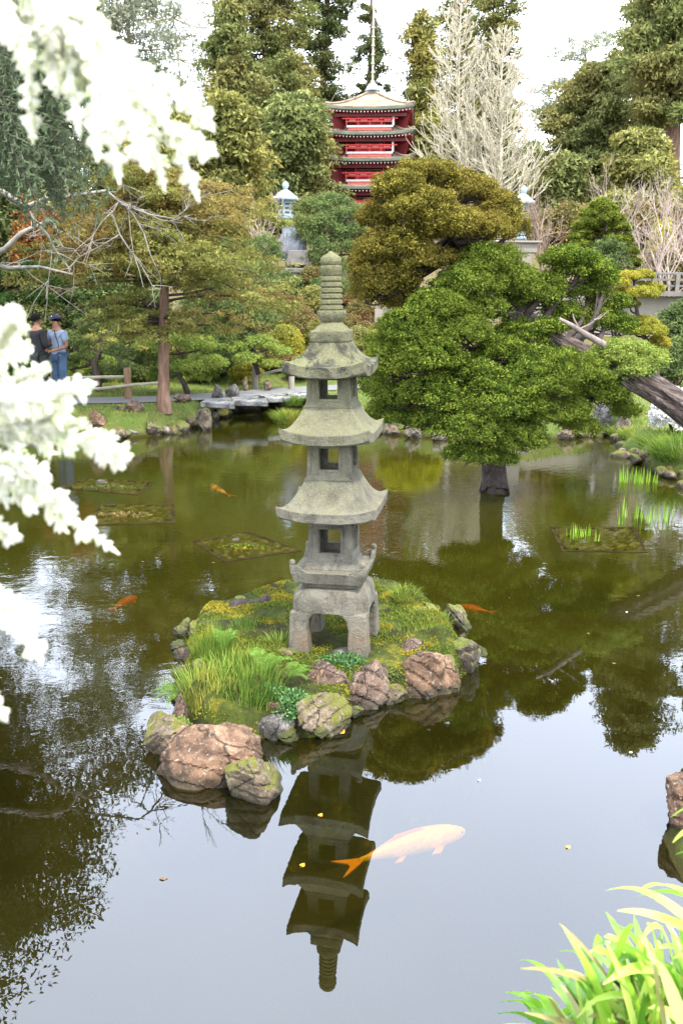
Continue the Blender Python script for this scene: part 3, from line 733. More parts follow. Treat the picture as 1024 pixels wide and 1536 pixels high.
rk('rock', 'dark mossy rock at the right end of the islet', 662, 726, 962, 1022, -.04, 49, 'rock_moss', .42, R(0), hz_=.30, rough=.08)
rk('rock', 'dark wet rock at the right rear of the islet', 658, 708, 915, 952, -.03, 52, 'rock_moss', .36, R(0), hz_=.26, rough=.08)
rk('rock', 'pale flat stone between the lantern feet', 492, 546, 962, 996, .1, 56, 'rock_grey', .25, R(0), hz_=.09)
rk('rock', 'small grey stone beside the right lantern foot', 552, 616, 985, 1016, .06, 59, 'rock_grey', .2, R(0), hz_=.12)
rk('rock', 'brown stone at the left rear edge of the islet', 274, 322, 932, 968, -.02, 63, 'rock_tan', .3, R(0), hz_=.18, rough=.08)
rk('rock', 'wet dark stone between the pink and the mossy boulder', 380, 448, 1075, 1122, -.03, 67, 'rock_grey', .26, R(0), hz_=.16)
rk('rock', 'small brown rock left of the lantern on the grass', 404, 466, 958, 1000, .1, 69, 'rock_tan', .24, R(0), hz_=.12)
rk('rock', 'brown rock half buried in the rushes at the left of the islet', 276, 330, 990, 1030, .04, 71, 'rock_moss', .3, R(30), 4, hz_=.16, rough=.08)
rk('rock', 'rusty rock under the herb clump, right of the rushes', 452, 500, 1015, 1050, .03, 72, 'rock_pink', .24, R(40), 4, hz_=.2, rough=.08)
rk('rock', 'dark mossy rock between the tall rusty rock and the islet end', 640, 690, 985, 1030, -.03, 73, 'rock_moss', .34, R(50), 4, hz_=.22, rough=.09)
rk('rock', 'low tan rock between the two front reddish rocks', 560, 612, 1030, 1064, -.03, 74, 'rock_tan', .28, R(70), 4, hz_=.17, rough=.08)
rk('rock', 'brown mossy rock behind the pink boulder', 330, 392, 1050, 1092, .0, 75, 'rock_moss', .28, R(10), 4, hz_=.22, rough=.08)
rk('rock', 'mossy rock on the rear right slope of the islet', 620, 668, 905, 940, .05, 76, 'rock_moss', .3, R(15), 4, hz_=.16, rough=.09)
rk('rock', 'craggy brown rock between the rushes and the pink boulder', 290, 350, 1052, 1096, .0, 77, 'rock_tan', .3, R(60), 4, hz_=.22, rough=.09)
rk('rock', 'rusty rock at the right foot of the rushes', 392, 450, 1058, 1100, .0, 78, 'rock_pink', .3, R(25), 4, hz_=.20, rough=.09)
rk('rock', 'flat grey brown rock behind the driftwood log', 330, 400, 900, 928, -.02, 79, 'rock_moss', .3, R(15), 4, hz_=.16, rough=.09)
rk('rock', 'rusty rock on the slope right of the right lantern leg', 590, 645, 962, 1000, .05, 80, 'rock_red', .26, R(35), 4, hz_=.17, rough=.08)
rgx = np.random.default_rng(15); pe_ = np.vstack([isl, isl[:1]]); sg = np.linalg.norm(np.diff(pe_, axis=0), axis=1); cs = np.concatenate([[0], np.cumsum(sg)])
for i in range(46):
    if i % 3 == 1: continue
    t = cs[-1]*(i+rgx.random()*1.6)/46; x, y = np.interp(t, cs, pe_[:, 0]), np.interp(t, cs, pe_[:, 1]); s_ = rgx.uniform(.07, .19); 
    rock('rock', 'small dark mossy edging stone at the waterline of the islet', (x+rgx.normal(0, .02), y+rgx.normal(0, .02), rgx.uniform(-.03, .02)), (s_*1.5, s_*1.1, s_*rgx.uniform(.7, 1.2)), rgx.uniform(0, 3), 700+i, ('rock_moss', 'rock_red', 'rock_moss', 'rock_moss')[i % 4], 12, 4, .12, group='small edging stones around the islet')
# driftwood stump with a knot hole
rg = np.random.default_rng(3)
lg = empty('driftwood', tuple(P(378, 915, 6.9)), 'short dark driftwood log with a hole at the rear left of the islet', 'driftwood')
a = G(345, 915, .12); b = G(404, 902, .17)
t = np.linspace(0, 1, 14)[:, None]; pts = np.array(a)*(1-t)+np.array(b)*t; rad = .055+.018*np.sin(np.linspace(0, 7, 14))
V, F = tube_np(pts, rad, 18); V = V+.012*wnoise(V, 30, 5, 3)[:, None]; Fq = list(F)+[tuple(range(17, -1, -1))]
link('log', V, Fq, M['bark_dark'], lg, smooth=True)
e = pts[-1]; V, F = tube_np([e-(pts[-1]-pts[-2])*.5, e+(pts[-1]-pts[-2])*.35], [.07, .05], 16); link('knot', V, F, M['bark_dark'], lg, smooth=True)

# ------------------------------------------------------------------ stone pagoda lantern (built round its own axis)
YAW = R(11)
lan = empty('stone_lantern', (0, 0, 0), 'tall mossy stone pagoda lantern with three curved roofs standing on the islet', 'stone lantern')
def sqroof(mb, ztop, hin, zeave, hout, lift, thick, n=14, m=9, inset=.86, under=None, curve=2.1, flare=.0):
    """square roof: concave slope from hin at ztop to hout at zeave, corners lifted, thick edge, flat soffit"""
    per = []
    for s in range(4):
        for k in range(m):
            u = -1+2*k/m
            per.append((s, u))
    rings = []
    def ring(h, zf):
        out = []
        for s, u in per:
            x, y = (u, -1) if s == 0 else (1, u) if s == 1 else (-u, 1) if s == 2 else (-1, -u)
            out.append((x*h*(1+flare*abs(u)**3*(h/hout)), y*h*(1+flare*abs(u)**3*(h/hout)), zf(abs(u))))
        return out
    H_ = ztop-zeave
    for i in range(n):
        t = i/(n-1); h = hin+(hout-hin)*t; zz = zeave+H_*(1-t)**curve
        rings.append(ring(h, lambda u, t=t, zz=zz: zz+lift*(t**3)*u**3))
    rings.append(ring(hout*.985, lambda u: zeave+lift*u**3-thick))
    rings.append(ring(hout*inset, lambda u: zeave+lift*.5*u**3-thick*1.02))
    rings.append(ring(hin*.9 if under is None else under, lambda u: zeave-thick*.95))
    V = [p for r_ in rings for p in r_]; N_ = len(per); F = []
    for j in range(len(rings)-1):
        for k in range(N_):
            k2 = (k+1) % N_; F.append((j*N_+k, (j+1)*N_+k, (j+1)*N_+k2, j*N_+k2))
    F.append(tuple(range(N_))); F.append(tuple(range(len(V)-1, len(V)-N_-1, -1)))
    return mb.add(V, F)
Z0 = .14
def part(mb, name, smooth=False, bevel=.006, sub=None, par=None):
    o = mb.obj(name, M['lantern'], par or lan, smooth=smooth, bevel=bevel)
    return o
# base: low arch table on four splayed legs
mb = MB(); zt = .475; hb = .285; ht = .235
for sx in (-1, 1):
    for sy in (-1, 1):
        V = []; prof = [(0.0, hb, .148), (.10, hb*.985, .140), (.19, hb*.97, .132), (.26, hb*.96, .142), (.30, hb*.95, .175), (.318, hb*.945, .266)]
        for z, h, wl in prof:
            for (i, j) in ((1, 1), (0, 1), (0, 0), (1, 0)):
                V.append((sx*(h-(0 if i else wl)), sy*(h-(0 if j else wl)), z))
        F = []; k = len(prof)
        for q in range(k-1):
            for a_ in range(4):
                b_ = (a_+1) % 4; F.append((q*4+a_, q*4+b_, (q+1)*4+b_, (q+1)*4+a_))
        F += [(3, 2, 1, 0), tuple(range(k*4-4, k*4))]
        if sx*sy < 0: F = [f[::-1] for f in F]
        g_ = MB().add(V, F); o = g_.obj('leg', M['lantern'], lan, bevel=.022, seg=3)
mb = MB(); V = []
prof = [(.312, hb*.948), (.36, hb*.94), (.40, hb*.92), (.43, hb*.89), (.452, hb*.84), (.468, hb*.77), (.475, hb*.66)]
for z, h in prof:
    for k in range(32):
        a_ = 2*PI*k/32+PI/4; e_ = 7 if z < .44 else 5
        c_, s_ = math.cos(a_), math.sin(a_); r_ = h/((abs(c_)**e_+abs(s_)**e_)**(1/e_)); V.append((r_*c_, r_*s_, z))
F = [(j*32+k, j*32+(k+1) % 32, (j+1)*32+(k+1) % 32, (j+1)*32+k) for j in range(6) for k in range(32)]+[tuple(range(31, -1, -1)), tuple(range(192, 224))]
mb.add(V, F); mb.obj('table_top', M['lantern'], lan, smooth=True)
mb = MB().box((0, 0, .493), (.40, .40, .036)); part(mb, 'neck_plate', bevel=.01)
# flared balcony platform with corner knobs
mb = MB(); b0, b1 = .235, .262
V = [(-b0, -b0, .512), (b0, -b0, .512), (b0, b0, .512), (-b0, b0, .512), (-b1, -b1, .60), (b1, -b1, .60), (b1, b1, .60), (-b1, b1, .60)]
mb.add(V, [(3, 2, 1, 0), (4, 5, 6, 7), (0, 1, 5, 4), (1, 2, 6, 5), (2, 3, 7, 6), (3, 0, 4, 7)])
plat = part(mb, 'platform')
for sx in (-1, 1):
    for sy in (-1, 1):
        mb = MB(); mb.add([(sx*(b1-.002), sy*(b1-.002), .600), (sx*(b1-.12), sy*(b1-.002), .600), (sx*(b1-.12), sy*(b1-.03), .600), (sx*(b1-.002), sy*(b1-.03), .600),
                (sx*b1*1.01, sy*b1*1.01, .655), (sx*(b1-.06), sy*b1, .640), (sx*(b1-.06), sy*(b1-.03), .640), (sx*b1*1.01, sy*(b1-.03), .655)],
               [(0, 1, 2, 3), (7, 6, 5, 4), (0, 4, 5, 1), (1, 5, 6, 2), (2, 6, 7, 3), (3, 7, 4, 0)] if sx*sy > 0 else [(3, 2, 1, 0), (4, 5, 6, 7), (1, 5, 4, 0), (2, 6, 5, 1), (3, 7, 6, 2), (0, 4, 7, 3)])
        mb.add([(sx*(b1-.003), sy*(b1-.031), .600), (sx*(b1-.003), sy*(b1-.12), .600), (sx*(b1-.03), sy*(b1-.12), .600), (sx*(b1-.03), sy*(b1-.031), .600),
                (sx*b1, sy*(b1-.031), .652), (sx*b1, sy*(b1-.07), .636), (sx*(b1-.03), sy*(b1-.07), .636), (sx*(b1-.03), sy*(b1-.031), .652)],
               [(0, 1, 2, 3), (7, 6, 5, 4), (0, 4, 5, 1), (1, 5, 6, 2), (2, 6, 7, 3), (3, 7, 4, 0)] if sx*sy < 0 else [(3, 2, 1, 0), (4, 5, 6, 7), (1, 5, 4, 0), (2, 6, 5, 1), (3, 7, 6, 2), (0, 4, 7, 3)])
        part(mb, 'corner_rail', bevel=.004, par=plat)

for sx in (-1, 1):
    for sy in (-1, 1):
        k = MB().lathe([(.004, -.022), (.018, -.014), (.023, 0), (.018, .014), (.004, .022)], 12, (sx*(b1-.016), sy*(b1-.016), .668)); k.obj('knob', M['lantern'], lan, smooth=True)
def chamber(z0, z1, hw0, hw1, win, wz0, wz1, foot=0.03):
    """hollow fire box with a framed square window on each side"""
    if foot:
        mb = MB().box((0, 0, z0+foot/2), (hw0*2.3, hw0*2.3, foot), taper=.9); part(mb, 'plinth', bevel=.004)
    z0 += foot; th = .028
    root = None; mb = MB()
    def lerp(z): return hw0+(hw1-hw0)*(z-z0)/(z1-z0)
    for s in range(4):
        rot = Matrix.Rotation(s*PI/2, 3, 'Z')
        # wall with a square hole: eight outer, eight inner corners
        O = [(-lerp(z0), z0), (lerp(z0), z0), (lerp(z1), z1), (-lerp(z1), z1)]; W_ = [(-win, wz0), (win, wz0), (win, wz1), (-win, wz1)]
        V = []
        for (x, z) in O: V.append(Vector((x, -lerp(z), z)))
        for (x, z) in W_: V.append(Vector((x, -lerp(z), z)))
        for (x, z) in O: V.append(Vector((x*(1-th/lerp(z)), -lerp(z)+th, z)))
        for (x, z) in W_: V.append(Vector((x, -lerp(z)+th, z)))
        F = []
        for k in range(4):
            k2 = (k+1) % 4; F += [(k, k2, 4+k2, 4+k), (8+k2, 8+k, 12+k, 12+k2), (4+k, 4+k2, 12+k2, 12+k)]
        mb.add([rot @ v for v in V], F)
    body = part(mb, 'fire_box', bevel=0)
    for s in range(4):
        rot = Matrix.Rotation(s*PI/2, 3, 'Z'); mf = MB(); pr = .009; fw = .014; ym = -lerp((wz0+wz1)/2)+.002
        for (cx, cz, dx, dz_) in ((0, wz0-fw/2-.004, win*2+fw*2+.008, fw), (0, wz1+fw/2+.004, win*2+fw*2+.008, fw), (-win-fw/2-.004, (wz0+wz1)/2, fw, wz1-wz0+.0075), (win+fw/2+.004, (wz0+wz1)/2, fw, wz1-wz0+.0075)):
            mf.box(rot @ Vector((cx, ym, cz)), (dx, pr*2, dz_), rot)
        mf.obj('window_frame', M['lantern'], body, bevel=.003)
    for sx in (-1, 1):                        # raised corner posts
        for sy in (-1, 1):
            mp_ = MB(); q = .017
            V = [(sx*(lerp(z)+.004)-sx*(q if a_ else 0)*1.6, sy*(lerp(z)+.004)-sy*(q if b_ else 0)*1.6, z) for z in (z0+.001, z1-.001) for a_, b_ in ((0, 0), (1, 0), (1, 1), (0, 1))]
            F = [(3, 2, 1, 0), (4, 5, 6, 7), (0, 1, 5, 4), (1, 2, 6, 5), (2, 3, 7, 6), (3, 0, 4, 7)]
            if sx*sy < 0: F = [f[::-1] for f in F]
            mp_.add(V, F); mp_.obj('corner_post', M['lantern'], body, bevel=.003)
def lroof(ztop, hin, zeave, hout, lift, thick):
    rb = sqroof(MB(), ztop, hin, zeave, hout, lift, thick, 26, 26, .93, curve=1.9, flare=.03); q_ = np.array(rb.v); dq = np.stack([wnoise(q_, 14, 51+k, 3) for k in range(3)], 1)*.0032+np.stack([wnoise(q_, 45, 61+k, 2) for k in range(3)], 1)*.0016; rb.v = [tuple(v_) for v_ in (q_+dq)]
    o = part(rb, 'roof', bevel=.004)
    mb = MB()                                  # small dentils beneath the eave
    hd = hin*1.12
    for s in range(4):
        rot = Matrix.Rotation(s*PI/2, 3, 'Z')
        for k in range(7): mb.box(rot @ Vector((-hd+hd*2*(k+.5)/7, -hd, zeave-thick-.003)), (.024, .03, .022), rot)
    mb.obj('dentils', M['lantern'], o, bevel=.003)
z = lambda v: v-Z0
chamber(.600, z(1.095), .158, .142, .074, .715, .885, .05)
lroof(z(1.405), .155, z(1.175), .326, .05, .07)
chamber(z(1.375), z(1.625), .152, .140, .066, z(1.445), z(1.59), .02)
lroof(z(1.90), .15, z(1.70), .300, .05, .07)
chamber(z(1.87), z(2.085), .148, .137, .062, z(1.925), z(2.05), .02)
lroof(z(2.31), .112, z(2.145), .272, .05, .072)
mb = MB().box((0, 0, z(2.335)), (.25, .25, .085)); part(mb, 'spire_block', bevel=.012)
mb = MB().lathe([(.12, z(2.377)), (.105, z(2.395)), (.085, z(2.41)), (.07, z(2.425))], 24); mb.obj('spire_neck', M['lantern'], lan, smooth=True)
def lotus(z0, z1, r0, r1):
    V = []; n = 64; lv = 9
    for j in range(lv):
        t = j/(lv-1); rr = r0+(r1-r0)*math.sin(t*PI/2)**.8
        for k in range(n):
            a_ = 2*PI*k/n; pet = abs(math.cos(a_*4)); e_ = .93+.09*pet**.6 if 0 < t < 1 else .95
            V.append((rr*e_*math.cos(a_), rr*e_*math.sin(a_), z0+(z1-z0)*t+(.008*pet if t > .85 else 0)))
    F = [(j*n+k, j*n+(k+1) % n, (j+1)*n+(k+1) % n, (j+1)*n+k) for j in range(lv-1) for k in range(n)]+[tuple(range(n-1, -1, -1)), tuple(range((lv-1)*n, lv*n))]
    MB().add(V, F).obj('lotus', M['lantern'], lan, smooth=True)
lotus(z(2.42), z(2.495), .062, .098)
prof = [(.07, z(2.49))]; zz = 2.50
for k in range(6):
    r_ = .078-.0016*k; prof += [(r_-.012, z(zz)), (r_-.010, z(zz+.006)), (r_, z(zz+.010)), (r_, z(zz+.030)), (r_-.006, z(zz+.034)), (r_-.013, z(zz+.036))]; zz += .037
mb = MB().lathe(prof, 28); mb.obj('spire_rings', M['lantern'], lan, smooth=True)
lotus(z(zz-.002), z(zz+.062), .055, .073)
zb = zz+.060
mb = MB().lathe([(.05, z(zb)), (.062, z(zb+.012)), (.071, z(zb+.035)), (.066, z(zb+.058)), (.048, z(zb+.075)), (.024, z(zb+.085)), (.014, z(zb+.095)), (.004, z(zb+.102))], 28); mb.obj('finial', M['lantern'], lan, smooth=True)
lan.location = (LX, LY, Z0); lan.rotation_euler = (0, R(-1.0), YAW*-1)
def at(px, D, dz=0): 
    v = P(px, 600, D); return (v.x, D, hz(v.x, D)+dz)
def zof(py, D): return P(512, py, D).z
# ------------------------------------------------------------------ far wood and tall trees
rg = np.random.default_rng(77); PC = []; PR = []
for i in range(1500):
    x = rg.uniform(-75, 75); D = rg.uniform(84, 94); zt = 11+3.5*math.sin(x*.13)+2*math.sin(x*.37+1)+rg.normal(0, .6)
    PC.append((x, D, 5+(zt-5)*rg.random()**.7)); r_ = rg.uniform(1.0, 2.2); PR.append((r_, r_, r_*.8))
for i in range(700):
    sgn = -1 if i % 2 else 1; D = rg.uniform(12, 84); PC.append((sgn*(24+D*.45)+rg.normal(0, 2), D, rg.uniform(.5, 7+D*.05))); r_ = rg.uniform(1.2, 2.2); PR.append((r_, r_, r_*.8))
tag(foliage('background_wood', rg, np.array(PC), np.array(PR), 42, 1.0, .5, M['redwood_dark'], loc=(0, 88, 6)), kind='stuff')

def tall(px, D, ytop, rad_px, mat, seed, label, **kw):
    b = at(px, D); zt = zof(ytop, D); r = rad_px/ppm(D, 8)
    return conifer('conifer', label, b, zt-b[2], r, mat, seed, group='tall conifers behind the garden', **kw)
tall(412, 64, -190, 92, 'redwood', 1, 'tallest dense olive green conifer left of the red pagoda', start=.08, nb=210, lsz=.26, shape='soft', pw=.5, nl=84, psz=1.15)
tall(365, 58, -10, 52, 'redwood', 2, 'dense conifer forming the left shoulder of the tallest one, beside the pale sky', start=.05, nb=120, lsz=.28, shape='soft', pw=.6, nl=80)
tall(488, 70, -120, 55, 'redwood_dark', 3, 'dark conifer rising between the tallest conifer and the pagoda mast', start=.1, nb=120, lsz=.28, shape='soft', pw=.5, gap=.05)
tall(540, 78, -60, 48, 'redwood_dark', 4, 'thin see-through conifer directly behind the pagoda mast', start=.2, nb=90, lsz=.28, shape='soft', gap=.25, psz=.8)
tall(612, 66, 22, 48, 'redwood_olive', 5, 'yellowish conifer right of the pagoda mast', start=.1, nb=100, lsz=.28, shape='soft', pw=.6, psz=1.1)
tall(668, 74, -110, 50, 'redwood', 6, 'olive conifer behind the left pale bare tree', start=.1, nb=110, lsz=.28, shape='soft', pw=.6, gap=.1)
tall(722, 70, -20, 54, 'redwood', 7, 'olive conifer behind the right pale bare tree, with a blunt top', start=.05, nb=120, lsz=.28, shape='soft', pw=.5)
tall(868, 58, 95, 66, 'redwood', 8, 'rounded green conifer beside the pale sky gap on the right', start=.05, nb=130, lsz=.28, shape='soft', pw=.45, nl=80)
tall(985, 52, -250, 92, 'redwood', 9, 'largest conifer at the right edge with a bare reddish trunk', start=.33, nb=170, lsz=.28, shape='soft', pw=.5, nl=80, trad=.55, psz=1.1)
tall(918, 64, -90, 50, 'redwood_olive', 10, 'open conifer left of the largest right edge conifer', start=.3, nb=90, lsz=.28, shape='soft', gap=.1, pw=.5)
tall(1090, 60, -230, 100, 'redwood', 11, 'conifer standing just outside the right edge of the photo', start=.1, nb=110, lsz=.36, shape='soft')
tall(930, 46, 198, 50, 'redwood_olive', 12, 'low rounded yellow green conifer in front of the right edge trunk', start=.3, nb=70, lsz=.24, nl=110, shape='round', pw=.5)
tall(650, 52, 180, 46, 'redwood_olive', 13, 'short olive conifer at the foot of the pale bare trees', start=.05, nb=70, lsz=.27, shape='soft', pw=.4)
tall(830, 48, 235, 40, 'redwood', 14, 'low conifer behind the right blue grey lantern', start=.05, nb=70, lsz=.27, shape='soft', pw=.4)
# brownish screen of trees on the left of the slope
def mid(px, D, ytop, rad_px, mat, seed, label, **kw):
    b = at(px, D); zt = zof(ytop, D); r = rad_px/ppm(D, 5)
    return conifer('conifer', label, b, zt-b[2], r, mat, seed, group='olive conifers on the left slope', barkm='bark_brown', trad=.2, **kw)
mid(352, 40, 152, 66, 'redwood_olive', 21, 'olive conifer on the slope right below the pale sky', start=.05, nb=120, lsz=.26, shape='soft', pw=.5)
mid(440, 46, 150, 62, 'redwood', 22, 'green conifer on the slope directly left of the red pagoda', start=.02, nb=130, lsz=.27, shape='soft', pw=.45)
mid(262, 42, 175, 58, 'redwood_olive', 23, 'ochre tinged conifer below the eucalyptus', start=.05, nb=100, lsz=.26, shape='soft', pw=.5)
mid(180, 36, 205, 60, 'bronze', 24, 'bronze conifer on the slope behind the pale fronds', start=.05, nb=110, lsz=.25, shape='soft', pw=.5)
mid(96, 34, 225, 60, 'redwood_olive', 25, 'olive conifer on the slope behind the dark cypress fronds', start=.05, nb=110, lsz=.25, shape='soft', pw=.5)
mid(10, 32, 200, 64, 'redwood_dark', 26, 'dark conifer on the slope at the left edge', start=.05, nb=110, lsz=.25, shape='soft', pw=.5)
mid(-90, 34, 60, 80, 'redwood_dark', 27, 'dark conifer just outside the left edge', start=.05, nb=110, lsz=.28, shape='soft', pw=.5)
# big conifer on the left bank whose layered boughs show in the pond
b = (-8.1, 13.5, .5)
conifer('conifer', 'big dark conifer on the left bank, seen mostly as a reflection', b, 7.9, 4.0, 'cypress', 31, start=.70, nb=120, lsz=.10, shape='soft', pw=.35, droop=.30, nl=130, trad=.25, pp=10, psz=.7)
b = (-11.5, 20, .5)
conifer('conifer', 'second dark conifer further back on the left bank, seen in the pond', b, 11.5, 5.0, 'cypress', 32, start=.58, nb=110, lsz=.18, shape='soft', pw=.5, droop=.3, nl=70, trad=.3, pp=9, psz=.95)
# lacy eucalyptus against the sky
def lacy(px, D, ytop, wid, seed, label, n=26, hh=None):
    rg = np.random.default_rng(seed); b = at(px, D); zt = zof(ytop, D); H_ = zt-b[2]; r = wid/ppm(D, 10)
    root = empty('eucalyptus', b, label, 'tree', 'lacy eucalyptus trees against the sky'); B = np.array(b)
    tr = bez(B-np.array([0, 0, .5]), B+np.array([.6, 0, H_*.5]), B+np.array([-.4, 0, H_*.97]), 12)
    cl = []
    for i in range(n):
        t = rg.uniform(.42, 1.0); a = rg.uniform(0, 2*PI); q = r*math.sqrt(rg.random())*(1.1-abs(t-.75)); cl.append((B+np.array([math.cos(a)*q, math.sin(a)*q, H_*t]), np.array([1, 1, .5])*rg.uniform(.8, 1.7)))
    lm = limbs_to(rg, list(tr[5:]), [c for c, _ in cl], .10, .03, .12, 7)
    V, F = merge_tubes([(tr, np.linspace(.28, .05, 12))], 7); link('trunk', V, F, M['bark_pale'], root, smooth=True)
    V, F = merge_tubes(lm, 4); link('branches', V, F, M['bark_pale'], root)
    PC, PR = clump_puffs(rg, cl, .42, .28, -.9, .4)
    foliage('crown', rg, PC, PR, 11, .34, .10, M['euca'], root, down=.8)
lacy(286, 88, 18, 72, 41, 'lacy grey green eucalyptus in the sky gap left of the tall conifers', 34)
lacy(214, 92, 60, 60, 42, 'lacy eucalyptus behind the tips of the pale fronds', 26)
lacy(848, 90, 50, 62, 43, 'lacy grey eucalyptus in the sky gap on the right', 36)
lacy(120, 60, -260, 90, 44, 'very tall open eucalyptus above the left edge, mirrored in the pond', 60)
lacy(215, 62, -190, 70, 45, 'tall open eucalyptus above the upper left, mirrored in the pond', 40)

# pale leafless trees beside the pagoda
for px, D, yt, wpx, sd, lb in ((672, 47, -22, 96, 51, 'pale leafless tree nearest the pagoda, the taller of the two'), (732, 46, 36, 104, 52, 'pale leafless tree on the right, behind the cypress crown')):
    b = at(px, D); h = zof(yt, D)-b[2]
    bare('bare_tree', lb, b, h, 'bark_pale', sd, form='cone', r0=.15, nbr=110, width=wpx/ppm(D, 8), rmin=.016, group='pale leafless trees by the pagoda')
# bare trees on the right slope
for px, D, yt, sd, lb, m_, kw in ((985, 28, 262, 61, 'leafless many stemmed tree above the wooden railing at the right', 'bark_white', dict(trunks=3)), (1040, 30, 240, 62, 'leafless tree at the right edge behind the railing', 'bark_white', dict(trunks=2)),
                                  (905, 33, 250, 63, 'leafless tree with a crooked stem right of the cone shaped conifer', 'bark_white', dict(trunks=2)), (800, 34, 275, 65, 'leafless bush tree beside the right blue grey lantern', 'bark_twig', dict(trunks=3)),
                                  (412, 30, 262, 66, 'small white leafless tree in front of the left blue grey lantern', 'bark_white', dict(trunks=1)), (955, 31, 285, 67, 'thin leafless tree above the golden shrub', 'bark_twig', dict(trunks=1))):
    b = at(px, D); h = zof(yt, D)-b[2]
    bare('bare_tree', lb, b, h*1.05, m_, sd, r0=.06, nbr=5, levels=4, rmin=.0065, spread=.5, up=.55, group='leafless trees on the slope', **kw)
b = at(868, 38); bb = at(985, 44)
# warm fallow thicket behind the bare trees on the right
for i, (px, D, yt, r, m_) in enumerate(((845, 40, 300, 1.9, 'azalea'), (905, 42, 280, 2.1, 'redwood_olive'), (960, 40, 300, 2.2, 'azalea'), (1015, 42, 265, 2.6, 'redwood_olive'), (1075, 38, 280, 2.4, 'azalea'))):
    b = at(px, D); shrub('shrub', ('russet thicket behind the railing trees, left end', 'olive thicket behind the crooked leafless tree', 'russet thicket behind the golden shrub', 'olive thicket at the right edge behind the leafless trees', 'russet thicket beyond the right edge')[i], b, (r, r, (zof(yt, D)-b[2])*.8), m_, 70+i, .3, .5, 26, .2, .09, group='thickets on the right slope')
b = at(972, 33); shrub('shrub', 'bright golden shrub beneath the leafless trees', b, (.55, .5, zof(340, 33)-b[2]), 'gold', 81, .12, .5, 26, .12, .06)
b = at(985, 31); shrub('shrub', 'orange brown shrub right above the wooden railing', b, (1.2, .6, zof(388, 31)-b[2]), 'azalea', 82, .15, .6, 26, .1, .05)
# red maples behind the left tree
for i, (px, D, yt, r) in enumerate(((110, 29, 300, .9), (170, 30, 345, .8), (60, 30, 335, .7))):
    b = at(px, D); shrub('maple', ('red leaved maple below the dark cypress fronds', 'orange maple in the middle of the left slope', 'small red maple near the left edge')[i], b, (r, r, zof(yt, D)-b[2]), 'red_leaf', 85+i, .14, .25, 16, .11, .06, cat='maple', group='red maples on the left slope')

# ------------------------------------------------------------------ red pagoda
PD = 50; pc = P(556, 300, PD); PX = pc.x
pz = lambda y: zof(y, PD)-0.0
pag = empty('pagoda', (0, 0, 0), 'red five storey wooden pagoda with a tall mast among the conifers', 'pagoda')
base_z = hz(PX, PD)
def pobj(mb, name, mat, par=None, bevel=0, smooth=False): return mb.obj(name, M[mat], par or pag, bevel=bevel, smooth=smooth)
def proof(ze, ho, hin, rise, lift, name='roof', curve=1.8):
    mb = MB(); sqroof(mb, ze+rise, hin, ze, ho, lift, .16, 12, 10, .96, under=1.2, curve=curve)
    o = pobj(mb, name, 'shingle')
    tr_ = MB()
    for s in range(4):                       # green copper edge, dark fascia and ridges
        rot = Matrix.Rotation(s*PI/2, 3, 'Z'); n_ = 12
        for k in range(n_):
            u0, u1 = -1+2*k/n_, -1+2*(k+1)/n_; a_ = Vector((u0*ho, -ho-.012, ze+lift*abs(u0)**3-.06)); b_ = Vector((u1*ho, -ho-.012, ze+lift*abs(u1)**3-.06))
            tr_.add([rot @ p for p in (a_+Vector((0, 0, -.09)), b_+Vector((0, 0, -.09)), b_+Vector((0, 0, .0)), a_+Vector((0, 0, .0)), a_+Vector((0, .05, -.09)), b_+Vector((0, .05, -.09)), b_+Vector((0, .05, .0)), a_+Vector((0, .05, .0)))],
                    [(0, 1, 2, 3), (7, 6, 5, 4), (0, 4, 5, 1), (3, 2, 6, 7)])
    pobj(tr_, 'eave_trim', 'copper', o)
    rd = MB()
    for s in range(4):
        rot = Matrix.Rotation(s*PI/2, 3, 'Z'); pts = []
        for t in np.linspace(0, 1, 9):
            h = hin+(ho-hin)*t; pts.append(rot @ Vector((h, h, ze+rise*(1-t)**curve+lift*t**3+.04)))
        rd.tube(pts, .07, 6)
    pobj(rd, 'hip_ridges', 'shingle', o)
    # rafters: red boards with white ends under each edge
    rf = MB(); we = MB()
    for s in range(4):
        rot = Matrix.Rotation(s*PI/2, 3, 'Z')
        for k in range(24):
            u = -.9+1.8*k/23; x = u*ho; zz = ze+lift*abs(u)**3-.235
            rf.box(rot @ Vector((x, -ho*.80, zz)), (.07, ho*.32, .08), rot); we.box(rot @ Vector((x, -ho*.963, zz)), (.055, .03, .055), rot)
    pobj(rf, 'rafters', 'red', o); w_ = pobj(we, 'rafter_ends', 'white_paint', o)
    return o
tiers = [(172, 2.22, 1), (208, 2.24, 0), (246, 2.28, 0), (286, 2.34, 0), (328, 2.40, 0)]
zs = [pz(y) for y, _, _ in tiers]
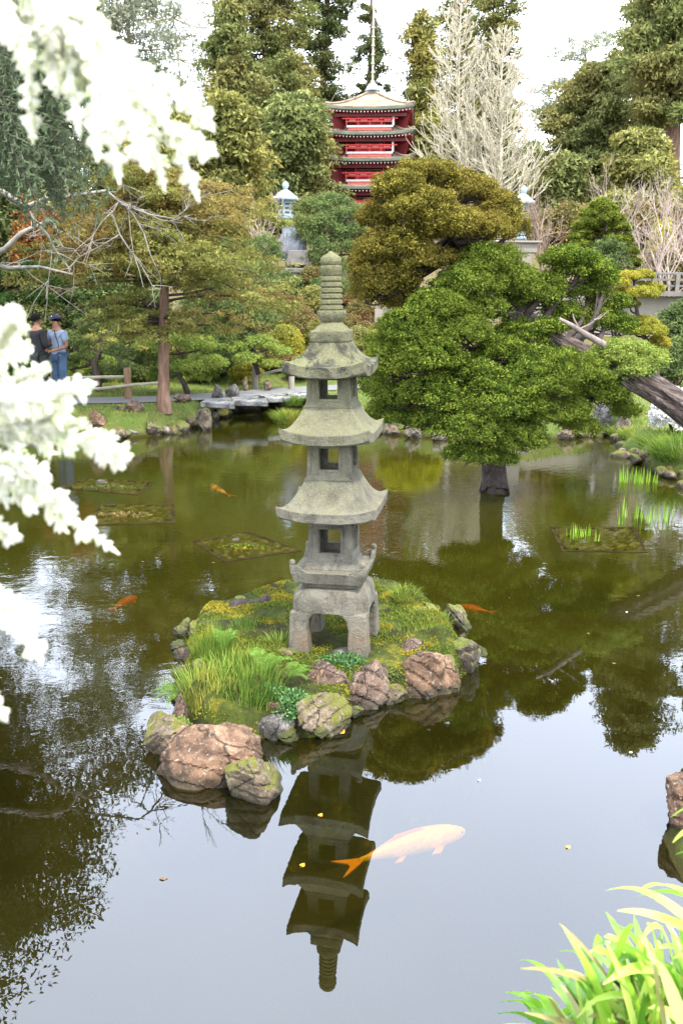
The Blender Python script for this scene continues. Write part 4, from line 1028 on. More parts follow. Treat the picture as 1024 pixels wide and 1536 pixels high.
for i, (y, ho, top) in enumerate(tiers):
    ze = zs[i]
    if top: proof(ze, ho, .26, .98, .14, curve=1.35)
    else: proof(ze, ho, 1.30, .34, .14)
    zb = zs[i+1]+.20 if i < 4 else base_z-.3
    hb_ = ze-.2-zb
    st = empty('storey', (0, 0, 0)); st.parent = pag; WL[st] = WL[pag]
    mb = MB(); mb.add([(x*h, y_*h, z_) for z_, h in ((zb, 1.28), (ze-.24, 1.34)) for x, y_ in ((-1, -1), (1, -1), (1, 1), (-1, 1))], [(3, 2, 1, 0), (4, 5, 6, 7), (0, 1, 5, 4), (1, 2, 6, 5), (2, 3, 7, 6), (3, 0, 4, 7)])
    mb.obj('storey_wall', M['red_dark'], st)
    bo = MB()                                # flared boards under the four corners
    for s in range(4):
        rot = Matrix.Rotation(s*PI/2, 3, 'Z')
        bo.add([rot @ Vector(p) for p in ((1.36, -1.36, zb+.02), (1.84, -1.84, zb+.04), (2.0, -2.0, ze-.3), (1.36, -1.36, ze-.3), (1.41, -1.31, zb+.02), (1.89, -1.79, zb+.04), (2.05, -1.95, ze-.3), (1.41, -1.31, ze-.3))],
               [(0, 1, 2, 3), (7, 6, 5, 4), (0, 4, 5, 1), (1, 5, 6, 2), (2, 6, 7, 3), (3, 7, 4, 0)])
        bo.box(rot @ Vector((0, -1.86, ze-.34)), (3.7, .10, .16), rot)
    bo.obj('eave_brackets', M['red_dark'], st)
    dr = MB()
    for s in range(4):
        rot = Matrix.Rotation(s*PI/2, 3, 'Z')
        for sx in (-1, 1): dr.box(rot @ Vector((sx*.72, -1.40, (zb+ze)/2-.1)), (.09, .10, hb_*.9), rot)
        dr.box(rot @ Vector((0, -1.40, zb+hb_*.55)), (1.35, .08, .12), rot)
        dr.box(rot @ Vector((0, -1.385, zb+hb_*.28)), (1.3, .05, .28), rot)
    dr.obj('door_frame', M['red_bright'], st)
    wb = MB()
    for s in range(4):
        rot = Matrix.Rotation(s*PI/2, 3, 'Z'); wb.box(rot @ Vector((0, -1.41, zb+hb_*.72)), (1.25, .05, .06), rot)
    wb.obj('door_lintel', M['grey_wood'], st)
    if i < 4: bz = zb+.02
    else: bz = base_z+.6
    bh = .40; hw = 1.18
    dk = MB(); pk = MB(); rl = MB(); kn = MB()
    for s in range(4):
        rot = Matrix.Rotation(s*PI/2, 3, 'Z')
        dk.box(rot @ Vector((0, -1.78, bz+.09)), (2*hw, .10, .10), rot); 
        pk.box(rot @ Vector((0, -1.74, bz-.03)), (2*hw-.15, .08, .13), rot)
        for k in range(5): rl.box(rot @ Vector((-hw+2*hw*k/4, -1.78, bz+.14+bh*.48)), (.05, .05, bh*.95), rot)
        for hh_ in (.22, .40): rl.box(rot @ Vector((0, -1.812, bz+.14+bh*hh_*2)), (2*hw+(.45 if hh_ > .3 else .1), .03, .05), rot)
        for k in range(4): pk.box(rot @ Vector((-hw*.75+hw*.5*k, -1.775, bz+.14+bh*.62)), (hw*.30, .03, bh*.12), rot)
        for sx in (-1, 1): kn.box(rot @ Vector((sx*hw, -1.78, bz+.14+bh*.6)), (.11, .11, bh*1.3), rot, taper=.7)
    bal = rl.obj('balcony', M['red_bright'], pag); 
    dk.obj('balcony_edge', M['white_paint'], bal); pk.obj('balcony_panel', M['red'] if False else simple('faded_red', (.50, .12, .10), .7, .15, 5) if 'faded' not in M else M['faded'], bal); M.setdefault('faded', bpy.data.materials['faded_red'])
    for q_ in range(4):
        kk = MB(); kk.v = kn.v[q_*16+8:q_*16+16]; kk.f = [tuple(i-8 for i in f) for f in kn.f[6:12]]; kk.obj('corner_post', M['white_paint'], bal)
zt = zs[0]+.98
mb = MB().box((0, 0, zt+.04), (.62, .62, .22)); pobj(mb, 'mast_base', 'grey_wood')
mb = MB().lathe([(.40, 0), (.42, .05), (.34, .10), (.30, .22), (.22, .33), (.10, .42), (.06, .5)], 20, (0, 0, zt+.15)); pobj(mb, 'mast_cap', 'cap', smooth=True)
zm = pz(-6); mp_ = []; zz = zt+.6
prof = [(.05, zz)]; 
k = 0
while zz < zm-1.2:
    prof += [(.05, zz), (.10, zz+.02), (.10, zz+.06), (.05, zz+.10)]; zz += .42
prof += [(.045, zz), (.02, zm)]
mast = MB().lathe(prof, 10); mast = pobj(mast, 'mast', 'bark_pale')
wi = MB()
for s in range(4):
    rot = Matrix.Rotation(s*PI/2, 3, 'Z'); wi.tube([rot @ Vector((1.95, 1.95, zs[0]+.3)), rot @ Vector((.05, .05, zs[0]+4.4))], .012, 4)
pobj(wi, 'stay_wires', 'grey_wood')
pag.location = (PX, PD, 0); pag.rotation_euler = (0, 0, R(-5))

# ------------------------------------------------------------------ bronze garden lanterns on the slope
def tallantern(px, D, ytop, ybot, label, scale=1.0):
    b = P(px, ybot, D); h = zof(ytop, D)-b.z; root = empty('garden_lantern', (0, 0, 0), label, 'lantern', 'blue grey lanterns on the slope')
    s = h/3.1
    def L(prof, name, mat, n=6, sm=False): MB().lathe([(r*s, z*s) for r, z in prof], n, ph=.3).obj(name, M[mat], root, smooth=sm)
    L([(.50, 0), (.50, .25), (.38, .30), (.34, .42), (.24, .5)], 'base', 'verdigris'); L([(.16, .5), (.15, 1.0), (.21, 1.05), (.21, 1.12), (.15, 1.17), (.16, 1.6)], 'shaft', 'verdigris', 16, True)
    L([(.18, 1.6), (.38, 1.72), (.40, 1.85), (.33, 1.87)], 'table', 'verdigris'); L([(.28, 1.87), (.29, 2.35), (.36, 2.38)], 'fire_box', 'verdigris')
    fb = MB()
    for k in range(6):
        a_ = .3+PI/6+k*PI/3; rot = Matrix.Rotation(a_, 3, 'Z')
        for zz in (1.95, 2.1, 2.25): fb.box(rot @ Vector((.258*s, 0, zz*s)), (.01*s, .18*s, .05*s), rot)
    fb.obj('lattice', M['black_wood'], root)
    L([(.34, 2.37), (.52, 2.40), (.54, 2.46), (.36, 2.60), (.20, 2.72), (.10, 2.78)], 'roof', 'cap'); L([(.06, 2.77), (.09, 2.82), (.13, 2.92), (.12, 3.0), (.05, 3.07), (.01, 3.1)], 'finial', 'cap', 16, True)
    root.location = b
tallantern(429, 36, 272, 398, 'weathered blue grey lantern left of the pagoda, its shaft half hidden by pines')
tallantern(779, 36, 276, 400, 'blue grey lantern showing only its cap right of the cypress crown')
mb = MB(); b = P(772, 372, 33); mb.box((0, 0, 0), (1.5, .5, .34)); mb.box((0, 0, .2), (1.75, .7, .07)); mb.box((0, 0, -.9), (1.1, .45, 1.45))
o = mb.obj('stone_post', M['wall'], loc=(0, 0, 0), bevel=.02); o.location = b; tag(o, 'pale wooden post cap and block beneath the right blue grey lantern', 'post')
# upright dark stone with plinth
rock('standing_stone', 'upright blue grey standing stone on a brown plinth behind the spire', tuple(P(439, 374, 32)), (1.0, .5, 2.0), 0, 91, 'stone_slab', 9, 4, .03)
mb = MB(); b = P(443, 406, 31.5); mb.box((0, 0, 0), (.95, .6, .16)); mb.box((0, 0, -.35), (.75, .45, .5)); mb.box((.1, 0, .42), (.8, .4, .5), taper=.8)
o = mb.obj('plinth', M['grey_wood'], loc=(0, 0, 0), bevel=.03); o.location = b; tag(o, 'stepped stone plinth beneath the upright standing stone', 'plinth')
# little gate panel seen under the cypress
gt = empty('fence', (0, 0, 0), 'small grey slatted gate panel with a pale post under the cypress crown', 'gate')
g_ = MB(); [g_.box((.35, 0, .15+.16*k), (.75, .05, .10)) for k in range(4)]; g_.obj('slats', M['grey_wood'], gt)
g_ = MB().box((-.15, 0, .25), (.22, .14, 1.0)); g_.obj('post', M['wall'], gt)
g_ = MB().box((.8, 0, .25), (.14, .12, .9)); g_.obj('post', M['grey_wood'], gt)
gt.location = P(575, 500, 26)

# ------------------------------------------------------------------ wooden deck with railing and pale wall, right
DK = 27.0; dk = empty('deck_railing', (0, 0, 0), 'grey wooden railing and deck edge on the slope at the right edge', 'railing')
x0, x1 = P(905, 420, DK).x, P(1090, 420, DK).x; zt, zb = P(960, 410, DK).z, P(960, 438, DK).z
g_ = MB().box(((x0+x1)/2, DK, zt), (x1-x0+.1, .10, .07)); g_.obj('top_rail', M['grey_wood'], dk, bevel=.01)
for f_ in (.33, .66): MB().box(((x0+x1)/2, DK+.01, zt+(zb-zt)*f_), (x1-x0, .05, .06)).obj('rail', M['grey_wood'], dk)
for k in range(6): MB().box((x0+.1+(x1-x0-.2)*k/5, DK-.045, (zt+zb)/2-.03), (.12, .06, zt-zb)).obj('post', M['wall' if k == 0 else 'grey_wood'], dk, bevel=.008)
MB().box(((x0+x1)/2+.1, DK+.3, zb-.04), (x1-x0+.5, .8, .14)).obj('deck_edge', M['grey_wood'], dk)
wl = MB().box(((x0+x1)/2-.6, DK+.6, (zb-.12+hz(8, DK)-.6)/2), (x1-x0+3.0, .5, zb-.12-hz(8, DK)+.6)).obj('wall', M['wall'], loc=((x0+x1)/2, DK+.5, zb-1)); tag(wl, 'long pale retaining wall under the wooden deck at the right', 'wall')
# ------------------------------------------------------------------ middle distance: far bank planting
def cl(px, py, D, rx, rz_, ry=None, f=1.0):
    s = 1/ppm(D, 1.5); return (np.array(P(px, py, D)), np.array([rx*s, (ry or rx)*s, rz_*s]))
# tree with the straight trunk left of the lantern
D = 17.3; rg = np.random.default_rng(101)
b = G(246, 612, .42); tp = [b+Vector((0, 0, -.1)), b+Vector((.0, 0, .25)), P(246, 560, b.y), P(245, 500, b.y), P(247, 430, b.y), P(250, 360, b.y), P(252, 300, b.y), P(250, 250, b.y)]
root = empty('conifer', b, 'feathery bronze green conifer with a straight bare trunk on the far left bank', 'conifer')
V, F = tube_np([tuple(p) for p in tp], [.17, .125, .105, .10, .085, .06, .04, .015], 14); link('trunk', V, F, M['bark_red'], root, smooth=True)
brs = []; PC = []; PR = []
s1 = 1/ppm(17.5, 2.5)
for i in range(120):
    t = rg.random()**.85; zz = 1.62+t*3.0; a = rg.uniform(0, 2*PI)
    prof_ = 2.45*min(1, .62+t*1.5)*math.sqrt(max(.05, 1-max(0, t-.3)**2*1.9))*(1+.25*math.sin(a*2+1)+.15*math.sin(a*3+t*9))
    ln = prof_*rg.uniform(.55, 1.08); s = np.array([b.x, b.y, zz+.15]); d = np.array([math.cos(a), math.sin(a), 0]); q = np.linspace(0, 1, 6)[:, None]
    pts = s+d*q*ln+np.array([0, 0, 1])*(.30*ln*q-.40*ln*q*q)+rg.normal(0, .03, (6, 3)); brs.append((pts, np.linspace(.03*(1.2-t), .005, 6)))
    n = int(16*ln/2)+5; u = rg.uniform(.22, 1.05, n); pc = np.stack([np.interp(u, q[:, 0], pts[:, k]) for k in range(3)], 1)+rg.normal(0, 1, (n, 3))*np.array([.17, .17, .05]); PC.append(pc)
    w_ = rg.uniform(.10, .24, n); PR.append(np.stack([w_, w_, w_*.42], 1))
V, F = merge_tubes(brs, 4); link('branches', V, F, M['bark_dark'], root)
PC = np.concatenate(PC); PR = np.concatenate(PR); kp = ~((PC[:, 0] < P(150, 500, 17.3).x) & (PC[:, 2] < 2.75)); foliage('crown', rg, PC[kp], PR[kp], 38, .085, .022, M['bronze'], root, up=.3, down=.3)

# cloud-pruned pines between path and slope
bushtree('pine', 'dark trunked garden pine right behind the two visitors', tuple(P(150, 592, 20.5)), [cl(*a) for a in ((110, 512, 20.5, 26, 14), (150, 490, 20.8, 34, 16), (205, 505, 20.5, 30, 14), (180, 530, 20, 26, 12), (225, 545, 20.4, 22, 14), (130, 540, 20.7, 22, 12), (90, 545, 20.6, 22, 16), (165, 560, 21, 30, 14))], 'pine', 111, .13, .6, 40, .085, .018,
         trunk=[P(150, 600, 20.5), P(147, 570, 20.5), P(141, 545, 20.5), P(152, 525, 20.5), P(160, 505, 20.6)], tr=.10, cat='pine', group='garden pines on the far bank')
bushtree('pine', 'light green cloud pine right of the straight trunk', tuple(P(275, 585, 20)), [cl(*a) for a in ((225, 525, 20.2, 24, 14), (262, 512, 20.3, 28, 14), (300, 520, 20, 26, 14), (318, 545, 19.8, 22, 10), (285, 552, 19.7, 26, 9), (255, 548, 20.2, 20, 10), (240, 565, 20.4, 20, 12))], 'pine_light', 112, .10, .6, 38, .075, .018,
         trunk=[P(282, 590, 20), P(276, 575, 19.9), P(268, 562, 19.9), P(280, 548, 20), P(272, 530, 20.1)], tr=.07, cat='pine', group='garden pines on the far bank')
bushtree('pine', 'green pine mass left of the lantern spire', tuple(P(385, 545, 21.5)), [cl(*a) for a in ((340, 430, 22, 34, 26), (385, 420, 22, 32, 28), (365, 465, 21.5, 36, 22), (330, 480, 21.8, 30, 20), (395, 480, 21.5, 26, 18), (350, 505, 21.5, 34, 16), (300, 460, 22, 28, 20), (310, 420, 22.4, 28, 22), (395, 380, 22.6, 28, 26), (350, 385, 22.6, 30, 26))], 'pine', 113, .14, .62, 40, .09, .02,
         trunk=[P(385, 550, 21.5), P(382, 530, 21.5), P(370, 500, 21.6), P(362, 470, 21.8), P(360, 430, 22)], tr=.10, cat='pine', group='garden pines on the far bank')
bushtree('pine', 'small spreading pine behind the pale fence post', tuple(P(384, 555, 21)), [cl(*a) for a in ((352, 524, 21, 20, 9), (392, 516, 21, 22, 12), (420, 528, 21, 16, 9), (372, 538, 20.8, 22, 7), (408, 545, 20.9, 20, 7))], 'pine_light', 114, .09, .6, 36, .07, .018,
         trunk=[P(388, 562, 21), P(384, 548, 21), P(376, 540, 21), P(388, 530, 21), P(400, 524, 21)], tr=.06, cat='pine', group='garden pines on the far bank')
bushtree('pine', 'dark clipped pine pads at the left edge above the visitors', tuple(P(40, 510, 24)), [cl(*a) for a in ((10, 420, 24, 24, 16), (50, 408, 24, 28, 14), (85, 425, 24, 22, 14), (20, 455, 23.6, 26, 14), (62, 450, 23.6, 26, 13), (95, 455, 24, 18, 12), (-20, 440, 24, 24, 18))], 'pine_dark', 115, .14, .7, 44, .09, .03, tr=.1, cat='pine')
for i, (px, y, r) in enumerate(((60, 478, 40), (160, 455, 46), (225, 470, 40), (110, 492, 34))):
    b = at(px, 23.5+i*.5); k = 1/ppm(24, 1); shrub('shrub', ('olive shrub behind the visitor in black', 'broad olive shrub under the feathery conifer, left part', 'grey green shrub behind the straight trunk', 'low shrub behind the capped visitor')[i], b, (r*k*1.2, r*k, max(.6, zof(y-20, b[1])-b[2])), ('redwood', 'pine', 'pine', 'pine_dark')[i], 120+i, .14, .6, 36, .09, .035, group='shrubs behind the visitors')
# pine in front of the pagoda foot
bushtree('pine', 'dense blue green pine in front of the pagoda foot', at(500, 32), [cl(*a) for a in ((470, 318, 32.5, 24, 16), (500, 305, 33, 26, 12), (530, 322, 32, 24, 14), (488, 338, 32, 28, 15), (525, 350, 31.6, 26, 14), (465, 358, 32, 24, 16), (500, 372, 31.4, 30, 15), (540, 378, 32, 22, 14), (470, 392, 31.6, 22, 13), (505, 402, 31.2, 26, 12), (455, 340, 32, 18, 14))], 'pine', 131, .22, .65, 44, .16, .03, tr=.12, cat='pine')
bushtree('pine', 'layered cone shaped conifer left of the railing', at(905, 30), [cl(px, y, 30+((k % 3)-1)*.5, r, 7.5) for k, (px, y, r) in enumerate([(900, 308, 12), (912, 314, 10), (888, 322, 16), (915, 327, 16), (880, 338, 18), (905, 340, 20), (930, 343, 16), (872, 354, 16), (898, 357, 22), (928, 360, 20), (870, 370, 18), (900, 374, 24), (935, 377, 20), (868, 388, 16), (900, 392, 26), (935, 395, 24), (880, 405, 20), (915, 410, 24), (945, 412, 14)])], 'cone_leaf', 132, .12, .8, 40, .11, .03, tr=.1, cat='conifer')
b = at(895, 29); shrub('shrub', 'low blue green juniper in front of the cone shaped conifer', b, (.9, .7, max(.5, zof(378, 29)-b[2])), 'pine', 133, .16, .6, 36, .12, .03)
# yellow cloud-pruned conifer
tpd = 16.5
bushtree('topiary', 'cloud pruned yellow conifer with rounded pads near the right edge', tuple(P(965, 548, tpd)), [cl(px, y, tpd+dd, r, h) for px, y, r, h, dd in ((941, 415, 19, 7, 0), (964, 413, 15, 8, .15), (928, 425, 16, 8, -.1), (960, 441, 25, 10, -.2), (975, 434, 18, 9, .2), (925, 440, 14, 7, .2), (963, 484, 22, 9, 0), (975, 497, 24, 9, -.2), (948, 498, 13, 8, .1), (988, 515, 15, 10, 0), (945, 458, 14, 7, .3), (985, 530, 14, 9, .2))], 'clip_gold', 141, .045, 1.1, 36, .035, .012,
         trunk=[P(985, 575, tpd), P(982, 540, tpd), P(965, 505, tpd), P(955, 470, tpd), P(950, 440, tpd), P(950, 420, tpd)], tr=.06, cat='topiary')
for i, (px, y, D_, rx, mt, lb) in enumerate(((1005, 470, 20.5, 44, 'pine', 'spreading blue green juniper on the lawn at the right edge'), (1010, 520, 19.6, 40, 'pine', 'lower blue green juniper behind the right fence'), (975, 545, 20, 26, 'pine_dark', 'dark juniper between the topiary and the right fence'))):
    b = at(px, D_+2.5); k = 1/ppm(D_, 1); shrub('shrub', lb, b, (rx*k, rx*k*.7, max(.5, zof(y, b[1])-b[2])), mt, 145+i, .14, .6, 36, .10, .03, group='junipers at the right edge')
b = at(432, 24); shrub('clipped_shrub', 'smooth golden domed shrub left of the lantern roof', b, (.52, .5, max(.4, zof(509, 24)-b[2])*1.25), 'clip_gold', 150, .05, 1.3, 30, .045, .02, cat='clipped shrub', n=1)
# azaleas and low shrubs covering the slope
rg = np.random.default_rng(160); k = 0
lab = []
spots = [(405, 455, 27), (438, 470, 26), (470, 452, 28), (455, 492, 25), (485, 505, 24.5), (520, 498, 25), (545, 520, 24), (540, 470, 27), (575, 505, 25), (600, 470, 27), (620, 520, 24), (565, 540, 23.8), (600, 548, 23.6), (415, 500, 25), (470, 425, 30), (430, 432, 29.5), (500, 440, 29), (640, 500, 25.5), (520, 450, 29), (700, 520, 25), (760, 520, 26), (660, 545, 23.8), (345, 520, 24.5), (310, 500, 25)]
mats = ['azalea', 'azalea', 'redwood_olive', 'azalea', 'bronze', 'azalea', 'redwood_olive', 'azalea', 'bronze', 'azalea', 'azalea', 'redwood', 'azalea', 'azalea', 'azalea', 'pine', 'pine', 'azalea', 'azalea', 'redwood_olive', 'azalea', 'redwood', 'pine_light', 'pine']
for px, y, D_ in spots:
    b = at(px, D_); rr = rg.uniform(.55, .85)
    shrub('shrub', ('low shrub in the loose cover on the slope behind the lantern'), b, (rr, rr*.8, max(.5, min(1.1, zof(y-16, D_)-b[2]))), mats[k], 160+k, .10, .55, 26, .06, .026, group='low shrubs covering the slope behind the lantern'); k += 1
for i, (px, D_, r_, h_, m_, lb) in enumerate(((300, 22.6, .6, .55, 'pine_light', 'round light green shrub on the lawn behind the stone slabs'), (335, 23.2, .7, .7, 'pine', 'round dark green shrub behind the slanting grey rock'), (455, 22.9, .5, .45, 'pine_light', 'small round shrub on the lawn left of the top lantern window'), (410, 23.8, .8, .6, 'azalea', 'reddish round shrub behind the spreading pine'), (215, 22.8, .7, .5, 'pine', 'low round shrub behind the brown fence post'), (130, 22.5, .8, .6, 'pine_light', 'light green round shrub on the lawn right of the visitors'), (260, 23.6, .8, .7, 'redwood_olive', 'olive round shrub behind the straight trunk'), (60, 22.0, .9, .8, 'pine_dark', 'dark round shrub directly behind the visitors'), (370, 22.4, .45, .4, 'clip_gold', 'low yellow shrub beside the pale fence post'))):
    shrub('shrub', lb, at(px, D_), (r_, r_*.8, h_), m_, 900+i, .09, .7, 34, .055, .022, group='round shrubs on the left lawn')
# golden bush hidden behind the cypress, seen in the pond
b = at(622, 17.4); shrub('shrub', 'golden rounded shrub on the far bank, seen as a yellow reflection in the pond', b, (.72, .5, .62), 'gold', 191, .09, .7, 34, .06, .022)

# ------------------------------------------------------------------ rocks of the far bank
for i, (x0, x1, y0, y1, z0, m_, lb) in enumerate((
    (128, 168, 614, 640, .30, 'rock_pink', 'flat pinkish rock lying on the left bank grass'), (185, 222, 598, 622, .36, 'rock_red', 'mossy brown rock left of the straight trunk'),
    (186, 205, 628, 650, .0, 'rock_pink', 'small pink rock at the waterline below the flat pinkish rock'), (258, 296, 586, 604, .42, 'rock_red', 'low brown rock right of the straight trunk'),
    (290, 326, 604, 646, .0, 'rock_moss', 'big rusty mossy rock where the stone slabs begin'), (316, 337, 571, 598, .42, 'rock_grey', 'upright dark grey rock beside the slabs'),
    (337, 364, 572, 597, .42, 'rock_grey', 'slanting grey rock behind the slabs'), (361, 376, 563, 587, .42, 'rock_tan', 'pointed pale rock next to the fence post'), (393, 410, 565, 587, .42, 'rock_tan', 'egg shaped tan rock right of the fence post'),
    (48, 100, 640, 664, -.02, 'rock_red', 'reddish waterline rock at the far left'), (100, 135, 646, 662, -.02, 'rock_moss', 'dark waterline rock left of centre on the left bank'), (210, 250, 628, 656, -.02, 'rock_moss', 'mossy waterline rock below the straight trunk'), (250, 290, 626, 652, -.02, 'rock_moss', 'mossy waterline rock right of the straight trunk'), (150, 188, 640, 660, -.02, 'rock_moss', 'mossy waterline rock under the flat pinkish rock'),
    (168, 190, 604, 618, .38, 'rock_moss', 'small mossy rock at the path edge'), (452, 470, 588, 612, .1, 'rock_bank', 'pale rock at the end of the slabs'), (540, 575, 592, 612, .1, 'rock_grey', 'grey rock right of the lantern, behind it'),
    (470, 500, 600, 622, .1, 'rock_bank', 'rock seen through the top lantern window'), (575, 600, 628, 655, -.02, 'rock_tan', 'tan rock at the far waterline right of the lantern'), (600, 640, 632, 660, -.02, 'rock_bank', 'pale rock on the far waterline under the cypress'), (640, 672, 640, 664, -.02, 'rock_bank', 'second pale rock on the far waterline under the cypress'),
    (680, 720, 640, 668, -.02, 'rock_bank', 'rock on the far waterline left of the cypress foot'), (760, 800, 640, 668, -.02, 'rock_grey', 'grey rock on the far waterline right of the cypress foot'), (830, 862, 636, 662, -.02, 'rock_tan', 'tan rock on the far waterline at the right'),
    (880, 925, 585, 655, .0, 'rock_grey', 'big grey rock where the right bank begins'), (912, 945, 622, 662, -.02, 'rock_bank', 'pale pink rock on the right bank waterline'), (955, 982, 612, 650, .05, 'rock_pink', 'tall brown rock under the leaning trunk'), (978, 1010, 628, 668, .05, 'rock_bank', 'pale jagged rock under the leaning trunk, right'), (945, 968, 640, 668, .0, 'rock_grey', 'small pale rock on the right bank'), (948, 985, 672, 700, -.02, 'rock_tan', 'ochre rock at the right waterline beside the grass'), (1000, 1045, 590, 640, .3, 'rock_bank', 'pale rock at the right edge beneath the trunk'),
    (932, 960, 600, 626, .25, 'rock_tan', 'tan rock high on the right bank'))):
    rk('rock', lb, x0, x1, y0, y1, z0, 300+i, m_, group='rocks along the far bank', rz=i*.7, sub=4, rough=.06)
rk('rock', 'pitted brown rock at the right edge near the camera', 966, 1090, 1180, 1292, -.03, 391, 'rock_pink', .5, .3, 5, hz_=.40, rough=.10)
# small rubble along the waterline
rg = np.random.default_rng(9); per = [(a, b_) for a, b_ in zip(pond[1:26], pond[2:27])]
for i in range(95):
    a, b_ = per[i % len(per)]; t = rg.random(); x, y = a+(b_-a)*t+rg.normal(0, .08, 2); s_ = rg.uniform(.14, .34)
    rock('rock', 'small mossy edging stone in the row along the far shoreline', (x, y, rg.uniform(.0, .10)), (s_*1.3, s_, s_*.9), rg.uniform(0, 3), 400+i, ('rock_moss', 'rock_bank', 'rock_moss', 'rock_tan')[i % 4], 7, 3, .06, group='small edging stones along the far shoreline')
# stone slabs of the low bridge
sl = [((300, 603), (352, 606), (350, 597), (310, 597)), ((345, 601), (402, 602), (398, 594), (348, 595)), ((385, 597), (437, 596), (432, 590), (392, 591)), ((425, 594), (470, 590), (464, 585), (432, 587))]
for i, q in enumerate(sl):
    zt = .46; pts = [G(px, py, zt) for px, py in q]; c = sum(pts, Vector())/4; V = [p for p in pts]+[p-Vector((0, 0, .11)) for p in pts]
    mb = MB().add([tuple(p) for p in V], [(0, 1, 2, 3), (7, 6, 5, 4), (0, 4, 5, 1), (1, 5, 6, 2), (2, 6, 7, 3), (3, 7, 4, 0)])
    o = mb.obj('stone_slab', M['slab'], loc=tuple(c), bevel=.02); tag(o, ('first flat grey slab of the stone bridge, at the rusty rock', 'second flat grey slab of the stone bridge', 'third flat grey slab of the stone bridge', 'last flat grey slab of the stone bridge, at the path')[i], 'stone slab', 'flat slabs of the stone bridge')
for i, (x0, x1, y0, y1) in enumerate(((312, 352, 606, 630), (352, 400, 602, 622), (400, 436, 598, 614))):
    rk('rock', ('dark rock carrying the first slabs of the stone bridge', 'dark rock carrying the middle slabs of the stone bridge', 'dark rock carrying the last slabs of the stone bridge')[i], x0, x1, y0, y1, -.05, 501+i, 'rock_moss', .5, hz_=.37, group='rocks beneath the slabs')

# ------------------------------------------------------------------ fences
def fence(name, label, posts, rails, D, pw=.16, mat='post', railm='bamboo'):
    f = empty(name, tuple(P(posts[0][0], posts[0][2], D)), label, 'fence', 'low bamboo rail fences along the path')
    for px, y0, y1 in posts:
        a = P(px, y1, D); zt = P(px, y0, D).z; a.z = min(a.z, hz(a.x, D)-.05)
        MB().tube([(a.x, D, a.z), (a.x, D, (a.z+zt)/2), (a.x+.004, D, zt-.015), (a.x+.004, D, zt)], [pw/2, pw/2*.97, pw/2*.95, pw/2*.88], 12).obj('post', M[mat], f, smooth=True)
    for (xa, ya), (xb, yb), dd in rails:
        MB().tube([tuple(P(xa, ya, D+dd)), tuple((P(xa, ya, D+dd)+P(xb, yb, D+dd))/2+Vector((0, 0, .012))), tuple(P(xb, yb, D+dd))], .032, 8).obj('rail', M[railm], f, smooth=True)
fence('fence', 'low fence with round brown posts and bamboo rails behind the visitors', [(193, 552, 603), (84, 556, 602), (-20, 560, 606)], [((-30, 571), (193, 565), 0.0), ((-30, 590), (150, 583), -.11), ((150, 583), (245, 574), -.11)], 18.95)
fence('fence', 'short fence with pale square posts right of the stone rocks', [(383, 549, 578), (437, 560, 580)], [((390, 562), (437, 552), 0.0)], 21.2, .15, 'wall')
fence('fence', 'two rail fence with a round post at the right edge', [(1012, 543, 569), (940, 545, 570), (1090, 543, 569)], [((930, 547), (1100, 547), -.10), ((930, 556), (1100, 556), -.10)], 23.4, .24)

# ------------------------------------------------------------------ leaning cypress over the water
D = 11.4; rg = np.random.default_rng(200)
b = G(1130, 690, .2); root = empty('leaning_cypress', tuple(P(1120, 690, 11.2)), 'big windswept cypress leaning from the right bank over the pond', 'cypress tree')
tp = [P(1165, 740, 11.0), P(1110, 690, 11.1), P(1060, 643, 11.2), P(1010, 602, 11.3), P(960, 572, 11.4), P(905, 548, 11.5), P(860, 528, 11.6), P(815, 500, 11.7), P(780, 470, 11.75), P(740, 420, 11.8), P(700, 370, 11.8), P(670, 310, 11.8)]
tt = np.linspace(0, len(tp)-1, 60); tpn = np.array([tuple(p) for p in tp]); tq = np.stack([np.interp(tt, np.arange(len(tp)), tpn[:, k]) for k in range(3)], 1)
ker = np.array([.2, .6, .2]); 
for _ in range(6): tq[1:-1] = .25*tq[:-2]+.5*tq[1:-1]+.25*tq[2:]
rad = np.interp(tt, [0, 3, 6, 8, 11], [.20, .165, .14, .11, .05]); V, F = tube_np(tq, rad, 36)
Q = V.copy(); ang = np.tile(np.arange(36)*2*PI/36, 60); s_ = np.repeat(np.linspace(0, 1, 60), 36)
cen = np.repeat(tq, 36, 0); dv = (V-cen); V = cen+dv*(1+.10*np.sin(ang*5+s_*9)+.07*np.sin(ang*9-s_*14)+.07*wnoise(Q, 7, 3, 3))[:, None]
link('trunk', V, F, M['log'], root, smooth=True)
# second stem standing in the water
foot = G(742, 748, -.25); s2 = [foot, G(742, 742, 0), P(742, 720, foot.y-.1), P(740, 690, foot.y-.1), P(745, 640, foot.y-.05), P(752, 580, 11.6), P(765, 520, 11.7), P(770, 470, 11.75)]
V, F = tube_np([tuple(p) for p in s2], [.24, .20, .165, .155, .15, .14, .13, .12], 20); cen = np.repeat(np.array([tuple(p) for p in s2]), 20, 0); V = cen+(V-cen)*(1+.14*np.sin(np.tile(np.arange(20), len(s2))*1.57+1))[:, None]
link('trunk', V, F, M['bark_dark'], root, smooth=True)
DX = 11.7
A_gold = [(640, 262, 44, 20, 0), (600, 285, 40, 26, -.2), (570, 330, 30, 30, 0), (700, 290, 46, 26, .1), (746, 322, 38, 28, .1), (630, 320, 54, 32, -.35), (680, 345, 50, 30, -.45), (600, 370, 52, 36, -.2), (560, 400, 36, 40, 0), (548, 440, 26, 40, .1), (590, 425, 44, 36, -.1), (720, 345, 46, 24, -.3), (770, 340, 24, 22, 0), (640, 395, 44, 26, -.3), (610, 455, 40, 26, .2)]
